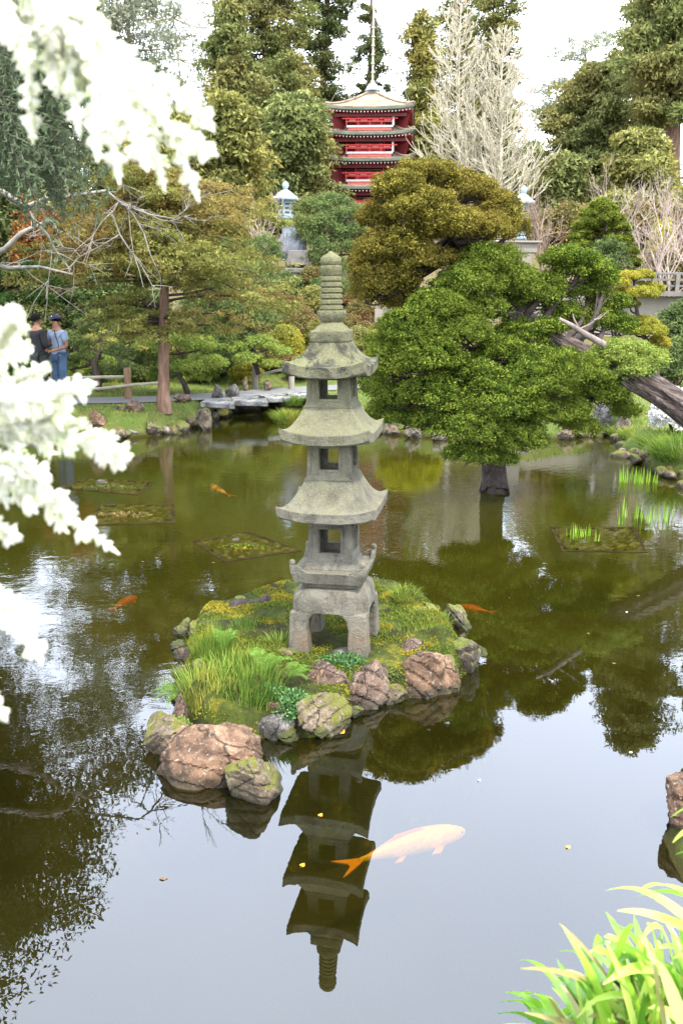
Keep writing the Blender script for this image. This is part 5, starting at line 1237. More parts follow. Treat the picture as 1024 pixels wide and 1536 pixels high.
A_green = [(730, 395, 52, 28, -.3), (700, 430, 54, 34, -.45), (762, 425, 46, 28, -.2), (660, 465, 52, 34, -.5), (620, 500, 50, 38, -.5), (590, 550, 44, 44, -.4), (640, 545, 54, 42, -.65), (585, 600, 32, 36, -.2), (640, 595, 42, 34, -.6), (690, 500, 50, 34, -.5), (700, 560, 40, 30, -.5), (720, 470, 40, 24, -.4),
           (870, 405, 40, 24, .2), (850, 390, 40, 20, .1), (905, 420, 22, 26, .3), (820, 430, 30, 18, .1), (880, 440, 34, 16, .4), (915, 455, 28, 18, .4), (890, 485, 44, 26, .4), (845, 470, 34, 20, .3), (930, 495, 20, 20, .3),
           (815, 495, 30, 15, -.2), (852, 560, 62, 32, -.5), (800, 580, 62, 36, -.6), (760, 610, 62, 40, -.7), (720, 650, 54, 40, -.7), (705, 685, 42, 24, -.6), (568, 625, 26, 22, .1), (610, 630, 34, 20, -.1), (650, 640, 36, 22, -.3), (560, 580, 26, 34, .1), (775, 505, 36, 26, -.1), (745, 530, 40, 26, -.35), (660, 640, 40, 30, -.45), (800, 450, 40, 26, .05), (735, 575, 44, 26, -.5), (685, 610, 44, 30, -.5), (800, 540, 40, 22, -.3), (575, 520, 30, 26, -.1), (770, 660, 50, 34, -.5), (830, 620, 56, 28, -.4), (890, 590, 44, 34, -.2), (870, 640, 34, 12, -.2), (920, 600, 26, 24, .2), (940, 618, 22, 14, .3), (745, 690, 26, 16, -.5)]
A_lime = [(925, 535, 36, 22, -.35), (965, 545, 30, 24, -.3), (945, 558, 36, 20, -.35), (905, 530, 20, 14, -.3)]
def cls(A): return [cl(px, py, DX+dd, rx, rz_, max(24, rx*.9)) for px, py, rx, rz_, dd in A]
allc = cls(A_gold)+cls(A_green)+cls(A_lime)
src = list(tq[25:])+[np.array(tuple(p)) for p in s2[4:]]
tb = []
for c, r in allc:
    c2 = c-np.array([0, 0, r[2]*.35]); dst = [np.linalg.norm(np.array(q)-c2) for q in src]; s = src[int(np.argmin(dst))]
    m = (s+c2)/2+rg.normal(0, .12, 3); m[2] -= .08; pts = bez(s, m, c2, 8); tb.append((pts, np.linspace(.06, .018, 8)))
    for _ in range(10):
        e = c+rdir(rg, 1)[0]*r*.92; e[2] = max(e[2], c[2]-r[2]*.6); tb.append((bez(pts[rg.integers(4, 8)], (c2+e)/2+rg.normal(0, .05, 3), e, 5), np.linspace(.014, .004, 5)))
V, F = merge_tubes(tb, 5); link('branches', V, F, M['bark_dark'], root)
# bare crooked branch above the trunk
bb = [P(905, 517, 11.2), P(880, 503, 11.1), P(855, 487, 11.0), P(838, 478, 11.0)]; tb2 = [(np.array([tuple(p) for p in bb]), np.array([.045, .04, .03, .02]))]
for q in (((868, 494), (885, 486), (903, 470)), ((868, 494), (860, 478), (858, 470)), ((890, 480), (898, 478), (912, 466))): tb2.append((np.array([tuple(P(*p, 11.05)) for p in q]), np.array([.015, .010, .005])))
V, F = merge_tubes(tb2, 8); link('bare_branch', V, F, M['bark_grey'], root, smooth=True)
for A, mt, sd in ((A_gold, 'juniper_gold', 1), (A_green, 'juniper', 2), (A_lime, 'pine_light', 3)):
    rg = np.random.default_rng(210+sd); PC, PR = clump_puffs(rg, [(c_+np.array([0, 0, r_c[2]*.10]), r_c*np.array([.93, .93, .90])) for c_, r_c in cls(A)], .08, .80, -.32, .13); P2, R2 = clump_puffs(rg, [(c_, r_c*.55) for c_, r_c in cls(A)], .10, .8, -.6, .1); PC = np.concatenate([PC, P2]); PR = np.concatenate([PR, R2])
    PC += .05*np.stack([wnoise(PC, 6, 3+k, 2) for k in range(3)], 1)
    foliage('crown', rg, PC, PR*rg.uniform(.55, 1.3, (len(PC), 1)), 72, .034, .0135, M[mt], root, up=.5, down=-.15, tonev=.55)

# ------------------------------------------------------------------ grass, ferns, herbs
def grass_patch(rg, n, xy, hfun, h, lean, W, spread=1):
    return
def tuft(name, label, px, py, z0, r, h, n, W, mat, seed, cat='grass tuft', group=None, lean=.7, nseg=4, bend=.7, flat=1.0):
    rg = np.random.default_rng(seed); c = G(px, py, z0); a = rg.uniform(0, 2*PI, n); q = np.sqrt(rg.random(n))*r
    B = np.stack([c.x+np.cos(a)*q, c.y+np.sin(a)*q*flat, np.full(n, z0-.02)], 1)
    d = np.stack([np.cos(a+rg.normal(0, .5, n)), np.sin(a+rg.normal(0, .5, n)), np.zeros(n)], 1)
    V, F, t = blades(rg, B, h*rg.uniform(.5, 1.1, n), lean*(.25+q/r)*rg.uniform(.5, 1.2, n), W*rg.uniform(.6, 1.3, n), nseg, bend, d)
    return tag(link(name, V, F, M[mat], loc=tuple(B.mean(0)), tone=t), label, cat, group)
# islet lawn
rg = np.random.default_rng(71); n = 26000
X = rg.uniform(isl[:, 0].min(), isl[:, 0].max(), n); Y = rg.uniform(isl[:, 1].min(), isl[:, 1].max(), n)
s = -sdist(X, Y, isl); den = .35+.5*wnoise(np.stack([X, Y, X*0], 1), 5, 3, 3)
cl_ = g2(340, 1010, .2); wl_ = np.exp(-((X-cl_[0])**2/.09+(Y-cl_[1])**2/.22)); cr_ = g2(625, 930, .2); wr_ = np.exp(-((X-cr_[0])**2/.08+(Y-cr_[1])**2/.09))
keep = (s > .04) & (rg.random(n) < np.clip(den*.35+wl_*.7+wr_*.9, 0, 1)) & ((np.abs(X-LX) > .22) | (np.abs(Y-LY) > .30))
X, Y, wl_, wr_ = X[keep], Y[keep], wl_[keep], wr_[keep]; Z = HI(X, Y)
hh = rg.uniform(.012, .038, len(X))+wl_*rg.uniform(.02, .16, len(X))+wr_*rg.uniform(.0, .055, len(X))
V, F, t = blades(rg, np.stack([X, Y, Z-.01], 1), hh, rg.uniform(.1, .7, len(X)), .0045+.004*wl_, 3, .6)
tag(link('grass', V, F, M['grass_fine'], tone=t, loc=(LX, LY, .15)), kind='stuff')
# yellow green moss fuzz
n = 60000; X = rg.uniform(isl[:, 0].min(), isl[:, 0].max(), n); Y = rg.uniform(isl[:, 1].min(), isl[:, 1].max(), n); s = -sdist(X, Y, isl); kp = s > -.02; X, Y = X[kp], Y[kp]; n = len(X); Z = HI(X, Y)
kp = (wnoise(np.stack([X, Y, X*0], 1), 8, 21, 3) > -.12); X, Y, Z = X[kp], Y[kp], Z[kp]; n = len(X)
C = np.stack([X, Y, Z+.004], 1); U = rdir(rg, n)+np.array([0, 0, .6]); V, F, t = leafcloud(rg, C, U, rdir(rg, n), .020*rg.uniform(.6, 1.4, n), .008, rg.random(n)); tag(link('moss', V, F, M['moss_leaf'], tone=t, loc=(LX, LY, .12)), kind='stuff')
tuft('grass_tuft', 'spiky bright grass tuft at the rear right of the islet', 607, 898, .2, .10, .17, 260, .006, 'grass_fine', 1)
tuft('grass_tuft', 'spiky grass tuft right of the lantern base', 640, 932, .15, .20, .10, 420, .005, 'grass_fine', 2, group=None)
tuft('reed_tuft', 'tall fine blue green rushes at the left of the islet', 322, 985, .13, .16, .27, 420, .006, 'grass', 3, 'rushes', lean=.3)
tuft('reed_tuft', 'thicket of tall rushes in the middle of the left islet lawn', 372, 1045, .14, .22, .26, 700, .007, 'grass', 4, 'rushes', lean=.35)
tuft('reed_tuft', 'rushes hanging over the pink boulder', 300, 1040, .12, .17, .20, 420, .006, 'grass_fine', 5, 'rushes', lean=.7)
tuft('reed_tuft', 'thin rushes by the driftwood log', 368, 945, .14, .10, .17, 160, .005, 'grass', 6, 'rushes', lean=.3)
tuft('grass_tuft', 'fine grass tuft beside the left lantern foot', 420, 965, .16, .10, .13, 200, .005, 'grass_fine', 7)
def fern(label, px, py, z0, L, ang, tilt, seed, n=5):
    rg = np.random.default_rng(seed); c = G(px, py, z0); root = empty('fern', tuple(c), label, 'fern', 'ferns on the islet')
    for k in range(n):
        a = ang+(k-(n-1)/2)*.62+rg.normal(0, .12); ll = L*rg.uniform(.75, 1.1); q = np.linspace(0, 1, 22); d = np.array([math.cos(a), math.sin(a), 0])
        sp = np.array(c)+d*ll*(q*math.cos(tilt))[:, None]+np.array([0, 0, 1])*(ll*(q*math.sin(tilt)*1.6-q*q*.75))[:, None]
        side = np.array([-d[1], d[0], 0.]); Vs = []; Fs = []; tn = []
        for i in range(2, 22):
            w_ = ll*.24*math.sin(min(1, q[i]*1.15+.12)*PI*.92)**.8+.004; tg = sp[i]-sp[i-1]; tg /= np.linalg.norm(tg)
            for s_ in (-1, 1):
                dr_ = side*s_*.9+tg*.45; dr_ /= np.linalg.norm(dr_); e = sp[i]+dr_*w_-np.array([0, 0, .12*w_]); h2 = tg*ll*.011
                b0 = len(Vs); Vs += [sp[i]-h2, sp[i]+(e-sp[i])*.5-h2*1.1, e, sp[i]+(e-sp[i])*.5+h2*1.1, sp[i]+h2]; Fs.append((b0, b0+1, b0+2, b0+3, b0+4)); tn.append(rg.uniform(.3, .9))
        V_, F_ = tube_np(sp, np.linspace(.0022, .0008, 22), 4); b0 = len(Vs); Vs += list(V_); Fs += [tuple(i+b0 for i in f) for f in F_]; tn += [.4]*len(F_)
        link('frond', np.array(Vs), Fs, M['fern'], root, tone=tn)
fern('fern with arching fronds in front of the left lantern foot', 402, 1012, .22, .24, R(70), .9, 1, 6)
fern('small fern at the left end of the rushes', 268, 1040, .14, .22, R(200), .5, 2, 4)
fern('fern high in the rushes below the driftwood log', 335, 975, .2, .20, R(60), 1.0, 3, 5)
fern('fern leaning right towards the flat reddish rock', 432, 1020, .2, .22, R(20), .7, 4, 4)
def herb(label, px, py, z0, rx, ry, h, n, seed, mat='herb', L=.022):
    rg = np.random.default_rng(seed); c = np.array(G(px, py, z0)); d = rdir(rg, n); d[:, 2] = np.abs(d[:, 2])
    C = c+d*np.array([rx, ry, h])*rg.uniform(.5, 1.05, (n, 1))+np.array([0, 0, -.02]); U = d+rdir(rg, n)*.8; V, F, t = leafcloud(rg, C, U, d+rdir(rg, n)*.5, L*rg.uniform(.6, 1.3, n), L*.55, rg.random(n))
    tag(link('herb_clump', V, F, M[mat], loc=tuple(c), tone=t), label, 'herb', 'leafy herbs on the islet')
herb('dark green leafy herb clump in front of the lantern base', 515, 1000, .12, .20, .12, .12, 1500, 1)
herb('leafy herb clump spilling over the slab left of centre', 440, 1060, .13, .13, .16, .12, 1500, 2, L=.026)
herb('bluish leafy herbs below the ferns', 405, 1045, .14, .14, .12, .10, 1300, 3, L=.026)
herb('low leafy herbs on the reddish front rocks', 575, 1010, .12, .15, .10, .07, 900, 4, 'pine')
herb('moss and cress on the ochre rock', 262, 1085, .10, .10, .10, .05, 900, 5, 'pine_light', .016)
# bank grasses
rg = np.random.default_rng(72); n = 60000; X = rg.uniform(-9, 8.5, n); Y = rg.uniform(11.5, 24.5, n); s = sdist(X, Y, pond)
dn = wnoise(np.stack([X, Y, X*0], 1), 2.2, 5, 3); kp = (s > .08) & (dn > -.55) & ((Y < 18.2) | (X > -6)) ; Z = HT(X, Y)
pm = np.interp(X, [-16, -9, -5.5, -3.4, -1.4, .6, 3.5, 8, 13], [17.6, 18.2, 18.5, 19.2, 20.8, 22.0, 22.2, 21.6, 21]); kp &= np.abs(Y-pm) > .72
X, Y, Z, s = X[kp], Y[kp], Z[kp], s[kp]; V, F, t = blades(rg, np.stack([X, Y, Z-.01], 1), rg.uniform(.04, .10, len(X))+.10*np.exp(-s/.4)*rg.random(len(X)), rg.uniform(.2, .9, len(X)), .012, 2, .6)
tag(link('grass', V, F, M['grass_fine'], tone=t, loc=(0, 17, .4)), kind='stuff')
tuft('grass_tuft', 'bright arching grass tuft in the water left of the lantern roof', 432, 632, .02, .32, .34, 900, .014, 'grass_fine', 21)
tuft('grass_tuft', 'dark green grass tuft above the bright arching one', 438, 606, .3, .22, .28, 500, .012, 'grass', 22)
tuft('grass_tuft', 'big dark green fountain of grass at the right edge of the pond', 1018, 702, .05, .30, .75, 1500, .012, 'grass', 23, lean=.8)
tuft('grass_tuft', 'low grass mound on the right bank rocks', 950, 655, .15, .28, .26, 700, .010, 'grass_fine', 24)
tuft('grass_tuft', 'yellowish grass mound right of the ochre rock', 985, 668, .2, .30, .28, 700, .010, 'grass_fine', 25)
tuft('grass_tuft', 'grass on the left of the right bank, by the big grey rock', 925, 650, .1, .20, .22, 400, .010, 'grass_fine', 26)
# iris shoots standing in the water
k = 0
for px, py, n_, r_ in ((942, 722, 46, .22), (965, 724, 36, .2), (935, 775, 10, .12), (955, 778, 14, .14), (990, 780, 22, .14), (975, 782, 14, .12), (860, 806, 16, .10), (878, 804, 12, .07), (895, 812, 6, .04), (928, 786, 5, .05)):
    k += 1; tuft('iris', 'clump of light green iris shoots standing in the pond at the right', px, py, .0, r_, .20 if k > 6 else .26, n_, .013, 'iris', 30+k, 'iris', 'iris shoots in the pond', lean=.12, bend=.2, flat=.5)
# white azalea bush right edge
b = (P(1010, 600, 14.6)); rg = np.random.default_rng(61); shrub('azalea', 'white flowering azalea behind the leaning trunk at the right edge', (b.x, 14.6, hz(b.x, 14.6)), (.42, .4, .62), 'white_flower', 62, .07, .6, 26, .045, .03, cat='azalea')
# ------------------------------------------------------------------ koi, planters and floating bits
def koi(label, tail, head, zc, hw, hh, mat, fin, bend=.0, seed=0, cat='koi'):
    a = np.array(G(*tail, zc)); h = np.array(G(*head, zc)); Lk = np.linalg.norm(h-a); root = empty('koi', tuple((a+h)/2), label, cat)
    ax = (h-a)/Lk; sd = np.array([-ax[1], ax[0], 0]); up = np.array([0, 0, 1.])
    def sp(t): return a+ax*Lk*t+sd*bend*Lk*math.sin(t*PI)
    ts = [.16, .22, .30, .42, .55, .68, .80, .88, .94, .98, 1.0]; ws = [.13, .20, .38, .70, .92, 1.0, .96, .82, .60, .36, .10]; hs = [.26, .28, .45, .76, .96, 1.0, .90, .74, .54, .34, .12]
    n = 20; V = []
    for t, w_, h_ in zip(ts, ws, hs):
        c = sp(t)
        for k in range(n): V.append(c+sd*hw*w_*math.cos(2*PI*k/n)+up*hh*h_*math.sin(2*PI*k/n))
    F = [(j*n+k, j*n+(k+1) % n, (j+1)*n+(k+1) % n, (j+1)*n+k) for j in range(len(ts)-1) for k in range(n)]+[tuple(range(n-1, -1, -1)), tuple(range(len(ts)*n-n, len(ts)*n))]
    link('body', np.array(V), F, M[mat], root, smooth=True)
    def finf(name, pts, th=.003):
        V = [np.array(p)+up*th for p in pts]+[np.array(p)-up*th for p in pts]; m = len(pts)
        F = [tuple(range(m)), tuple(range(2*m-1, m-1, -1))]+[(k, m+k, m+(k+1) % m, (k+1) % m) for k in range(m)]; link(name, np.array(V), F, M[fin], root)
    c = sp(.17); e = hw*1.0
    finf('tail_fin', [c+sd*.25*hw, a+sd*e*.95+ax*.02*Lk, a+sd*e*1.1-ax*.02*Lk, a+sd*e*.2+ax*.07*Lk, a-sd*e*.2+ax*.07*Lk, a-sd*e*1.1-ax*.02*Lk, a-sd*e*.95+ax*.02*Lk, c-sd*.25*hw])
    for s_ in (-1, 1):
        p = sp(.80)+sd*hw*.8*s_-up*hh*.3; finf('pectoral_fin', [p, p+sd*s_*hw*.75-ax*.07*Lk, p+sd*s_*hw*.65-ax*.14*Lk, p-ax*.07*Lk])
        p = sp(.50)+sd*hw*.75*s_-up*hh*.4; finf('pelvic_fin', [p, p+sd*s_*hw*.5-ax*.06*Lk, p+sd*s_*hw*.4-ax*.11*Lk, p-ax*.05*Lk])
        p = sp(.95)+sd*hw*.5*s_+up*hh*.28; V, F = ico(2); link('eye', V*hw*.08+p, F, M['hair'], root, smooth=True)
    q = [sp(.38)+up*hh*.62, sp(.44)+up*hh*1.12, sp(.62)+up*hh*1.2, sp(.70)+up*hh*.92]; V = [p+sd*.003 for p in q]+[p-sd*.003 for p in q]
    link('dorsal_fin', np.array(V), [(0, 1, 2, 3), (7, 6, 5, 4), (0, 4, 5, 1), (1, 5, 6, 2), (2, 6, 7, 3)], M[fin], root)
    return root
koi('large pale orange koi gliding just under the surface beside the lantern reflection', (509, 1303), (697, 1246), -.085, .062, .066, 'koi_orange', 'koi_fin', .035)
koi('small deep orange koi at the right rear of the islet', (742, 919), (688, 909), -.05, .045, .038, 'koi_deep', 'koi_deep', .04)
koi('red and white koi swimming far out left of the lantern', (350, 745), (318, 728), -.07, .065, .05, 'koi_red', 'koi_deep', .05)
koi('faint orange koi under the surface at the left', (168, 915), (205, 895), -.16, .05, .035, 'koi_deep', 'koi_deep', .05)
for i, (px, py, r_, lb, m_) in enumerate(((510, 1097, .028, 'bright orange fallen leaf floating at the foot of the reddish slab', 'koi_fin'), (453, 1297, .012, 'tiny orange petal floating on the lantern reflection, lower one', 'koi_fin'), (480, 1222, .012, 'tiny orange petal floating on the lantern reflection, upper one', 'koi_fin'), (851, 1270, .011, 'single pink petal floating on the open water at the right', 'koi_orange'), (718, 1170, .008, 'pale speck of petal floating below the cypress reflection', 'koi_white'))):
    c = G(px, py, .004); V = [(c.x+r_*math.cos(a)*(1.3 if k % 2 else 1), c.y+r_*.8*math.sin(a), c.z+.004*math.sin(a*2)) for k, a in enumerate(np.linspace(0, 2*PI, 9)[:-1])]
    V2 = [(x, y, z_-.003) for x, y, z_ in V]; n = 8
    o = MB().add(V+V2, [tuple(range(n)), tuple(range(2*n-1, n-1, -1))]+[(k, n+k, n+(k+1) % n, (k+1) % n) for k in range(n)]).obj('fallen_leaf', M[m_], loc=tuple(c)); tag(o, lb, 'leaf')
rgl = np.random.default_rng(44)
for i in range(22):
    px, py = rgl.uniform(60, 960), rgl.uniform(760, 1330)
    if 200 < px < 730 and 860 < py < 1240: continue
    c = G(px, py, .004); r_ = rgl.uniform(.006, .014); a0 = rgl.uniform(0, 6)
    V = [(c.x+r_*math.cos(a+a0)*(1.5 if k in (0, 4) else .8), c.y+r_*.8*math.sin(a+a0), c.z+.002*math.sin(a*2)) for k, a in enumerate(np.linspace(0, 2*PI, 9)[:-1])]; V2 = [(x, y, z_-.002) for x, y, z_ in V]; n = 8
    tag(MB().add(V+V2, [tuple(range(n)), tuple(range(2*n-1, n-1, -1))]+[(k, n+k, n+(k+1) % n, (k+1) % n) for k in range(n)]).obj('fallen_leaf', M[('strap_dry', 'bark_brown', 'koi_white')[i % 3]], loc=tuple(c)), 'tiny faded leaf fragment drifting on the open water', 'leaf', 'tiny leaf fragments scattered on the water')
def planter(label, q, seed, float_=None):
    pts = [np.array(G(px, py, .0)) for px, py in q]; c = sum(pts)/4; root = empty('water_planter', tuple(c), label, 'planter', 'sunken wooden planters in the pond')
    rg = np.random.default_rng(seed)
    for k in range(4):
        a, b_ = pts[k], pts[(k+1) % 4]; d = b_-a; ln = np.linalg.norm(d); d = d/ln; m = (a+b_)/2; rot = Matrix.Rotation(math.atan2(d[1], d[0]), 3, 'Z')
        MB().box((m[0], m[1], -.1125+.003*(k % 2)), (ln+(.05 if k % 2 else -.052), .05, .235), rot).obj('board', M['planter'], root, bevel=.004)
    g = MB(); V = []; n = 14
    for i in range(n):
        for j in range(n):
            u, v = i/(n-1)*.96+.02, j/(n-1)*.96+.02; p = (1-u)*(1-v)*pts[0]+u*(1-v)*pts[1]+u*v*pts[2]+(1-u)*v*pts[3]; V.append((p[0], p[1], -.016+rg.uniform(-.02, .043)))
    F = [(i*n+j, (i+1)*n+j, (i+1)*n+j+1, i*n+j+1) for i in range(n-1) for j in range(n-1)]; link('soil', V, F, M['planter_soil'], root, smooth=True)
    return root
planter('sunken square planter far left with a pale stone on it', [(97, 733), (130, 718), (228, 724), (205, 742)], 1)
planter('sunken planter with reddish plants, nearer the left edge', [(132, 788), (152, 759), (258, 758), (261, 784)], 2)
planter('sunken planter tilted in the water left of the lantern', [(338, 842), (294, 812), (372, 798), (447, 826)], 3)
planter('sunken planter with iris shoots at the right', [(845, 826), (828, 792), (950, 792), (966, 828)], 4)
rk('rock', 'pale rounded stone on the far left planter', 138, 167, 716, 729, -.02, 601, 'rock_bank', .2, hz_=.09)
rk('rock', 'small white stone on the planter left of the lantern', 343, 363, 799, 814, -.02, 602, 'rock_bank', .12, hz_=.06)
rk('rock', 'small pale stone on the planter with iris shoots', 869, 881, 808, 816, -.01, 603, 'rock_bank', .07, hz_=.04)
herb('rusty waterlily leaves in the reddish planter', 185, 772, .0, .38, .16, .03, 500, 11, 'azalea', .06)
herb('green pondweed on the planter left of the lantern', 365, 820, .0, .30, .16, .025, 420, 12, 'moss_leaf', .05)
herb('pondweed on the far left planter', 165, 731, .0, .5, .2, .02, 420, 13, 'redwood_dark', .07)

# ------------------------------------------------------------------ the two visitors
def skinmesh(name, verts, edges, rad, mat, parent, root=0, sub=2):
    me = bpy.data.meshes.new(name); me.from_pydata([tuple(v) for v in verts], edges, []); o = bpy.data.objects.new(name, me); col.objects.link(o)
    o.parent = parent; WL[o] = WL[parent]; me.materials.append(mat)
    o.modifiers.new('skin', 'SKIN'); 
    if not me.skin_vertices: me.attributes  # layer is made with the modifier below
    lay = me.skin_vertices[0] if me.skin_vertices else None
    if lay is None:
        bm = bmesh.new(); bm.from_mesh(me); bm.verts.layers.skin.verify(); bm.to_mesh(me); bm.free(); lay = me.skin_vertices[0]
    for i, r_ in enumerate(rad): lay.data[i].radius = r_ if isinstance(r_, tuple) else (r_, r_); lay.data[i].use_root = (i == root)
    s = o.modifiers.new('sub', 'SUBSURF'); s.levels = sub; s.render_levels = sub
    for m in o.modifiers:
        if m.type == 'SKIN': m.use_smooth_shade = True
    return o
def person(label, px, py, D, face, hands, top, bottom, hairish, cap=False, lookz=0.0, h=1.72, jacket=False):
    root = empty('person', (0, 0, 0), label, 'person')
    k = h/1.72
    J = dict(pel=(0, 0, .95), wai=(0, 0, 1.08), che=(0, .0, 1.28), sho=(0, .01, 1.41), nec=(0, -.005, 1.50), jaw=(0, -.03, 1.56), hea=(0, -.012, 1.63), top=(0, 0, 1.69),
             nose=(0, -.115, 1.605), hl=(.09, 0, .92), kl=(.10, -.02, .50), al=(.11, .02, .075), fl=(.13, -.11, .03), hr=(-.09, 0, .92), kr=(-.10, -.01, .50), ar=(-.12, .03, .075), fr=(-.15, -.10, .03), sl=(.17, .01, 1.39), sr=(-.17, .01, 1.39))
    J['el'], J['wl'], J['er'], J['wr'] = hands
    names = list(J); V = [np.array(J[n])*k for n in names]; I = {n: i for i, n in enumerate(names)}
    E = [('pel', 'wai'), ('wai', 'che'), ('che', 'sho'), ('sho', 'nec'), ('nec', 'jaw'), ('jaw', 'hea'), ('hea', 'top'), ('pel', 'hl'), ('hl', 'kl'), ('kl', 'al'), ('al', 'fl'), ('pel', 'hr'), ('hr', 'kr'), ('kr', 'ar'), ('ar', 'fr'), ('sho', 'sl'), ('sl', 'el'), ('el', 'wl'), ('sho', 'sr'), ('sr', 'er'), ('er', 'wr')]
    Rr = dict(pel=(.13, .10), wai=(.12, .09), che=(.14, .10), sho=(.10, .08), nec=.055, jaw=(.070, .072), hea=(.080, .092), top=(.060, .068), nose=.01, hl=.085, kl=.055, al=.038, fl=.035, hr=.085, kr=.055, ar=.038, fr=.035, sl=.06, sr=.06, el=.042, er=.042, wl=.028, wr=.028)
    rr = [Rr[n] for n in names]; E = [(I[a], I[b_]) for a, b_ in E if a != 'nose' and b_ != 'nose']
    # hands: palm plus five bent fingers each
    for s_ in ('l', 'r'):
        e = np.array(J['e'+s_])*k; w_ = np.array(J['w'+s_])*k; d = w_-e; d /= np.linalg.norm(d); sdv = np.cross(d, [0, 0, 1.]); sdv /= np.linalg.norm(sdv)+1e-9; dn = np.cross(sdv, d)
        pi = len(V); V.append(w_+d*.05); rr.append((.036, .018)); E.append((I['w'+s_], pi))
        for q in range(4):
            b0 = w_+d*.085+sdv*(q-1.5)*.019; ln = (.060, .070, .066, .052)[q]; i0 = len(V); V += [b0, b0+d*ln*.55, b0+d*ln*.8-dn*.03]; rr += [.009, .008, .007]; E += [(pi, i0), (i0, i0+1), (i0+1, i0+2)]
        b0 = w_+d*.035+sdv*.035*(1 if s_ == 'l' else -1); i0 = len(V); V += [b0, b0+d*.035+sdv*.012*(1 if s_ == 'l' else -1)]; rr += [.011, .008]; E += [(pi, i0), (i0, i0+1)]
    keep = [i for i in range(len(V)) if i != I['nose']]; mp_ = {o_: n_ for n_, o_ in enumerate(keep)}
    body = skinmesh('body', [V[i] for i in keep], [(mp_[a], mp_[b_]) for a, b_ in E], [rr[i] for i in keep], M['skin'], root, 0, 2)
    # face
    hd = np.array(J['hea'])*k
    V0, F0 = ico(2); link('nose', V0*np.array([.013, .022, .022])+hd+np.array([0, -.092, -.022]), F0, M['skin'], root, smooth=True)
    for s_ in (-1, 1):
        link('eye', V0*np.array([.013, .008, .007])+hd+np.array([s_*.032, -.083, .004]), F0, M['hair'], root, smooth=True)
        link('ear', V0*np.array([.012, .02, .03])+hd+np.array([s_*.084, .005, -.015]), F0, M['skin'], root, smooth=True)
    link('mouth', V0*np.array([.022, .008, .006])+hd+np.array([0, -.088, -.058]), F0, simple('lips', (.30, .10, .08)) if 'lips' not in bpy.data.materials else bpy.data.materials['lips'], root, smooth=True)
    # hair
    V1, F1 = ico(4); Q = V1*np.array([.098, .112, .108]); Q = Q+.004*wnoise(V1, 14, 3, 2)[:, None]*V1; face_ = (V1[:, 1] < -.25) & (V1[:, 2] < .55); Q[face_] *= .80; low_ = V1[:, 2] < -.45; Q[low_] *= .8; link('hair', Q+hd+np.array([0, .010, .012]), F1, M['hair'], root, smooth=True)
    def sub(nm, ns, es, R_, mat):
        iv = [np.array(J[n] if isinstance(n, str) else n)*k for n in ns]; return skinmesh(nm, iv, es, R_, M[mat], root, 0, 2)
    el, er, wl, wr = J['el'], J['er'], J['wl'], J['wr']
    if jacket: sub('jacket', ['wai', 'che', 'sho', 'sl', 'el', wl, 'sr', 'er', wr, 'pel'], [(0, 1), (1, 2), (2, 3), (3, 4), (4, 5), (2, 6), (6, 7), (7, 8), (0, 9)], [(.155, .12), (.175, .135), (.125, .105), .085, .062, .046, .085, .062, .046, (.155, .125)], top)
    else:
        ml = tuple((np.array(J['sl'])*.35+np.array(el)*.65)); mr = tuple((np.array(J['sr'])*.35+np.array(er)*.65))
        sub('shirt', ['wai', 'che', 'sho', 'sl', ml, 'sr', mr, 'pel'], [(0, 1), (1, 2), (2, 3), (3, 4), (2, 5), (5, 6), (0, 7)], [(.15, .12), (.165, .125), (.12, .10), .082, .070, .082, .070, (.15, .12)], top)
        MB().lathe([(.058, 0), (.072, .012), (.066, .040), (.056, .045)], 16, (0, -.004*k, 1.445*k)).obj('collar', M[top], root, smooth=True)
    sub('trousers', ['pel', 'hl', 'kl', 'al', 'hr', 'kr', 'ar'], [(0, 1), (1, 2), (2, 3), (0, 4), (4, 5), (5, 6)], [(.145, .115), .105, .082, .075, .105, .082, .075], bottom)
    for s_ in ('l', 'r'):
        a = np.array(J['a'+s_])*k; f = np.array(J['f'+s_])*k; V3, F3 = ico(3); m = (a+f)/2; d = f-a; ang = math.atan2(d[1], d[0])
        Q = V3*np.array([.15, .052, .055]); Q[:, 2] = np.maximum(Q[:, 2], -.035); Q[:, 2] *= np.where(Q[:, 0] > .03, .75, 1.15); c_, s2 = math.cos(ang), math.sin(ang)
        Q = Q @ np.array([[c_, s2, 0], [-s2, c_, 0], [0, 0, 1]]); sh = link('shoe', Q+np.array([m[0], m[1], .045]), F3, M['shoe'], root, smooth=True)
        Q2 = V3*np.array([.155, .056, .012]) @ np.array([[c_, s2, 0], [-s2, c_, 0], [0, 0, 1]]); link('sole', Q2+np.array([m[0], m[1], .012]), F3, M['sole'], sh, smooth=True)
    if cap:
        V3, F3 = ico(3); Q = V3*np.array([.106, .118, .095]); Q[:, 2] = np.maximum(Q[:, 2], .0); cp = link('cap', Q+hd+np.array([0, .006, .042]), F3, M['navy'], root, smooth=True)
        n = 12; V4 = []
        for z_ in (.006, -.004):
            for i in range(n+1):
                a = PI+PI*i/n; V4.append(hd+np.array([.082*math.cos(a), -.085+.085*math.sin(a), .05+z_-.02*abs(math.sin(a))*.8]))
        F4 = [tuple(range(n+1)), tuple(range(2*n+1, n, -1))]+[(i, n+1+i, n+2+i, i+1) for i in range(n)]
        link('cap_brim', np.array(V4), F4, M['navy'], cp)
        link('cap_emblem', V0*np.array([.018, .006, .016])+hd+np.array([0, -.108, .09]), F0, M['white_paint'], cp)
        MB().tube([(.03, -.10, 1.47), (.11, -.155, 1.33), (.155, -.14, 1.18), (.14, -.13, 1.06)], .009, 6).obj('camera_strap', M['strap_black'], root)
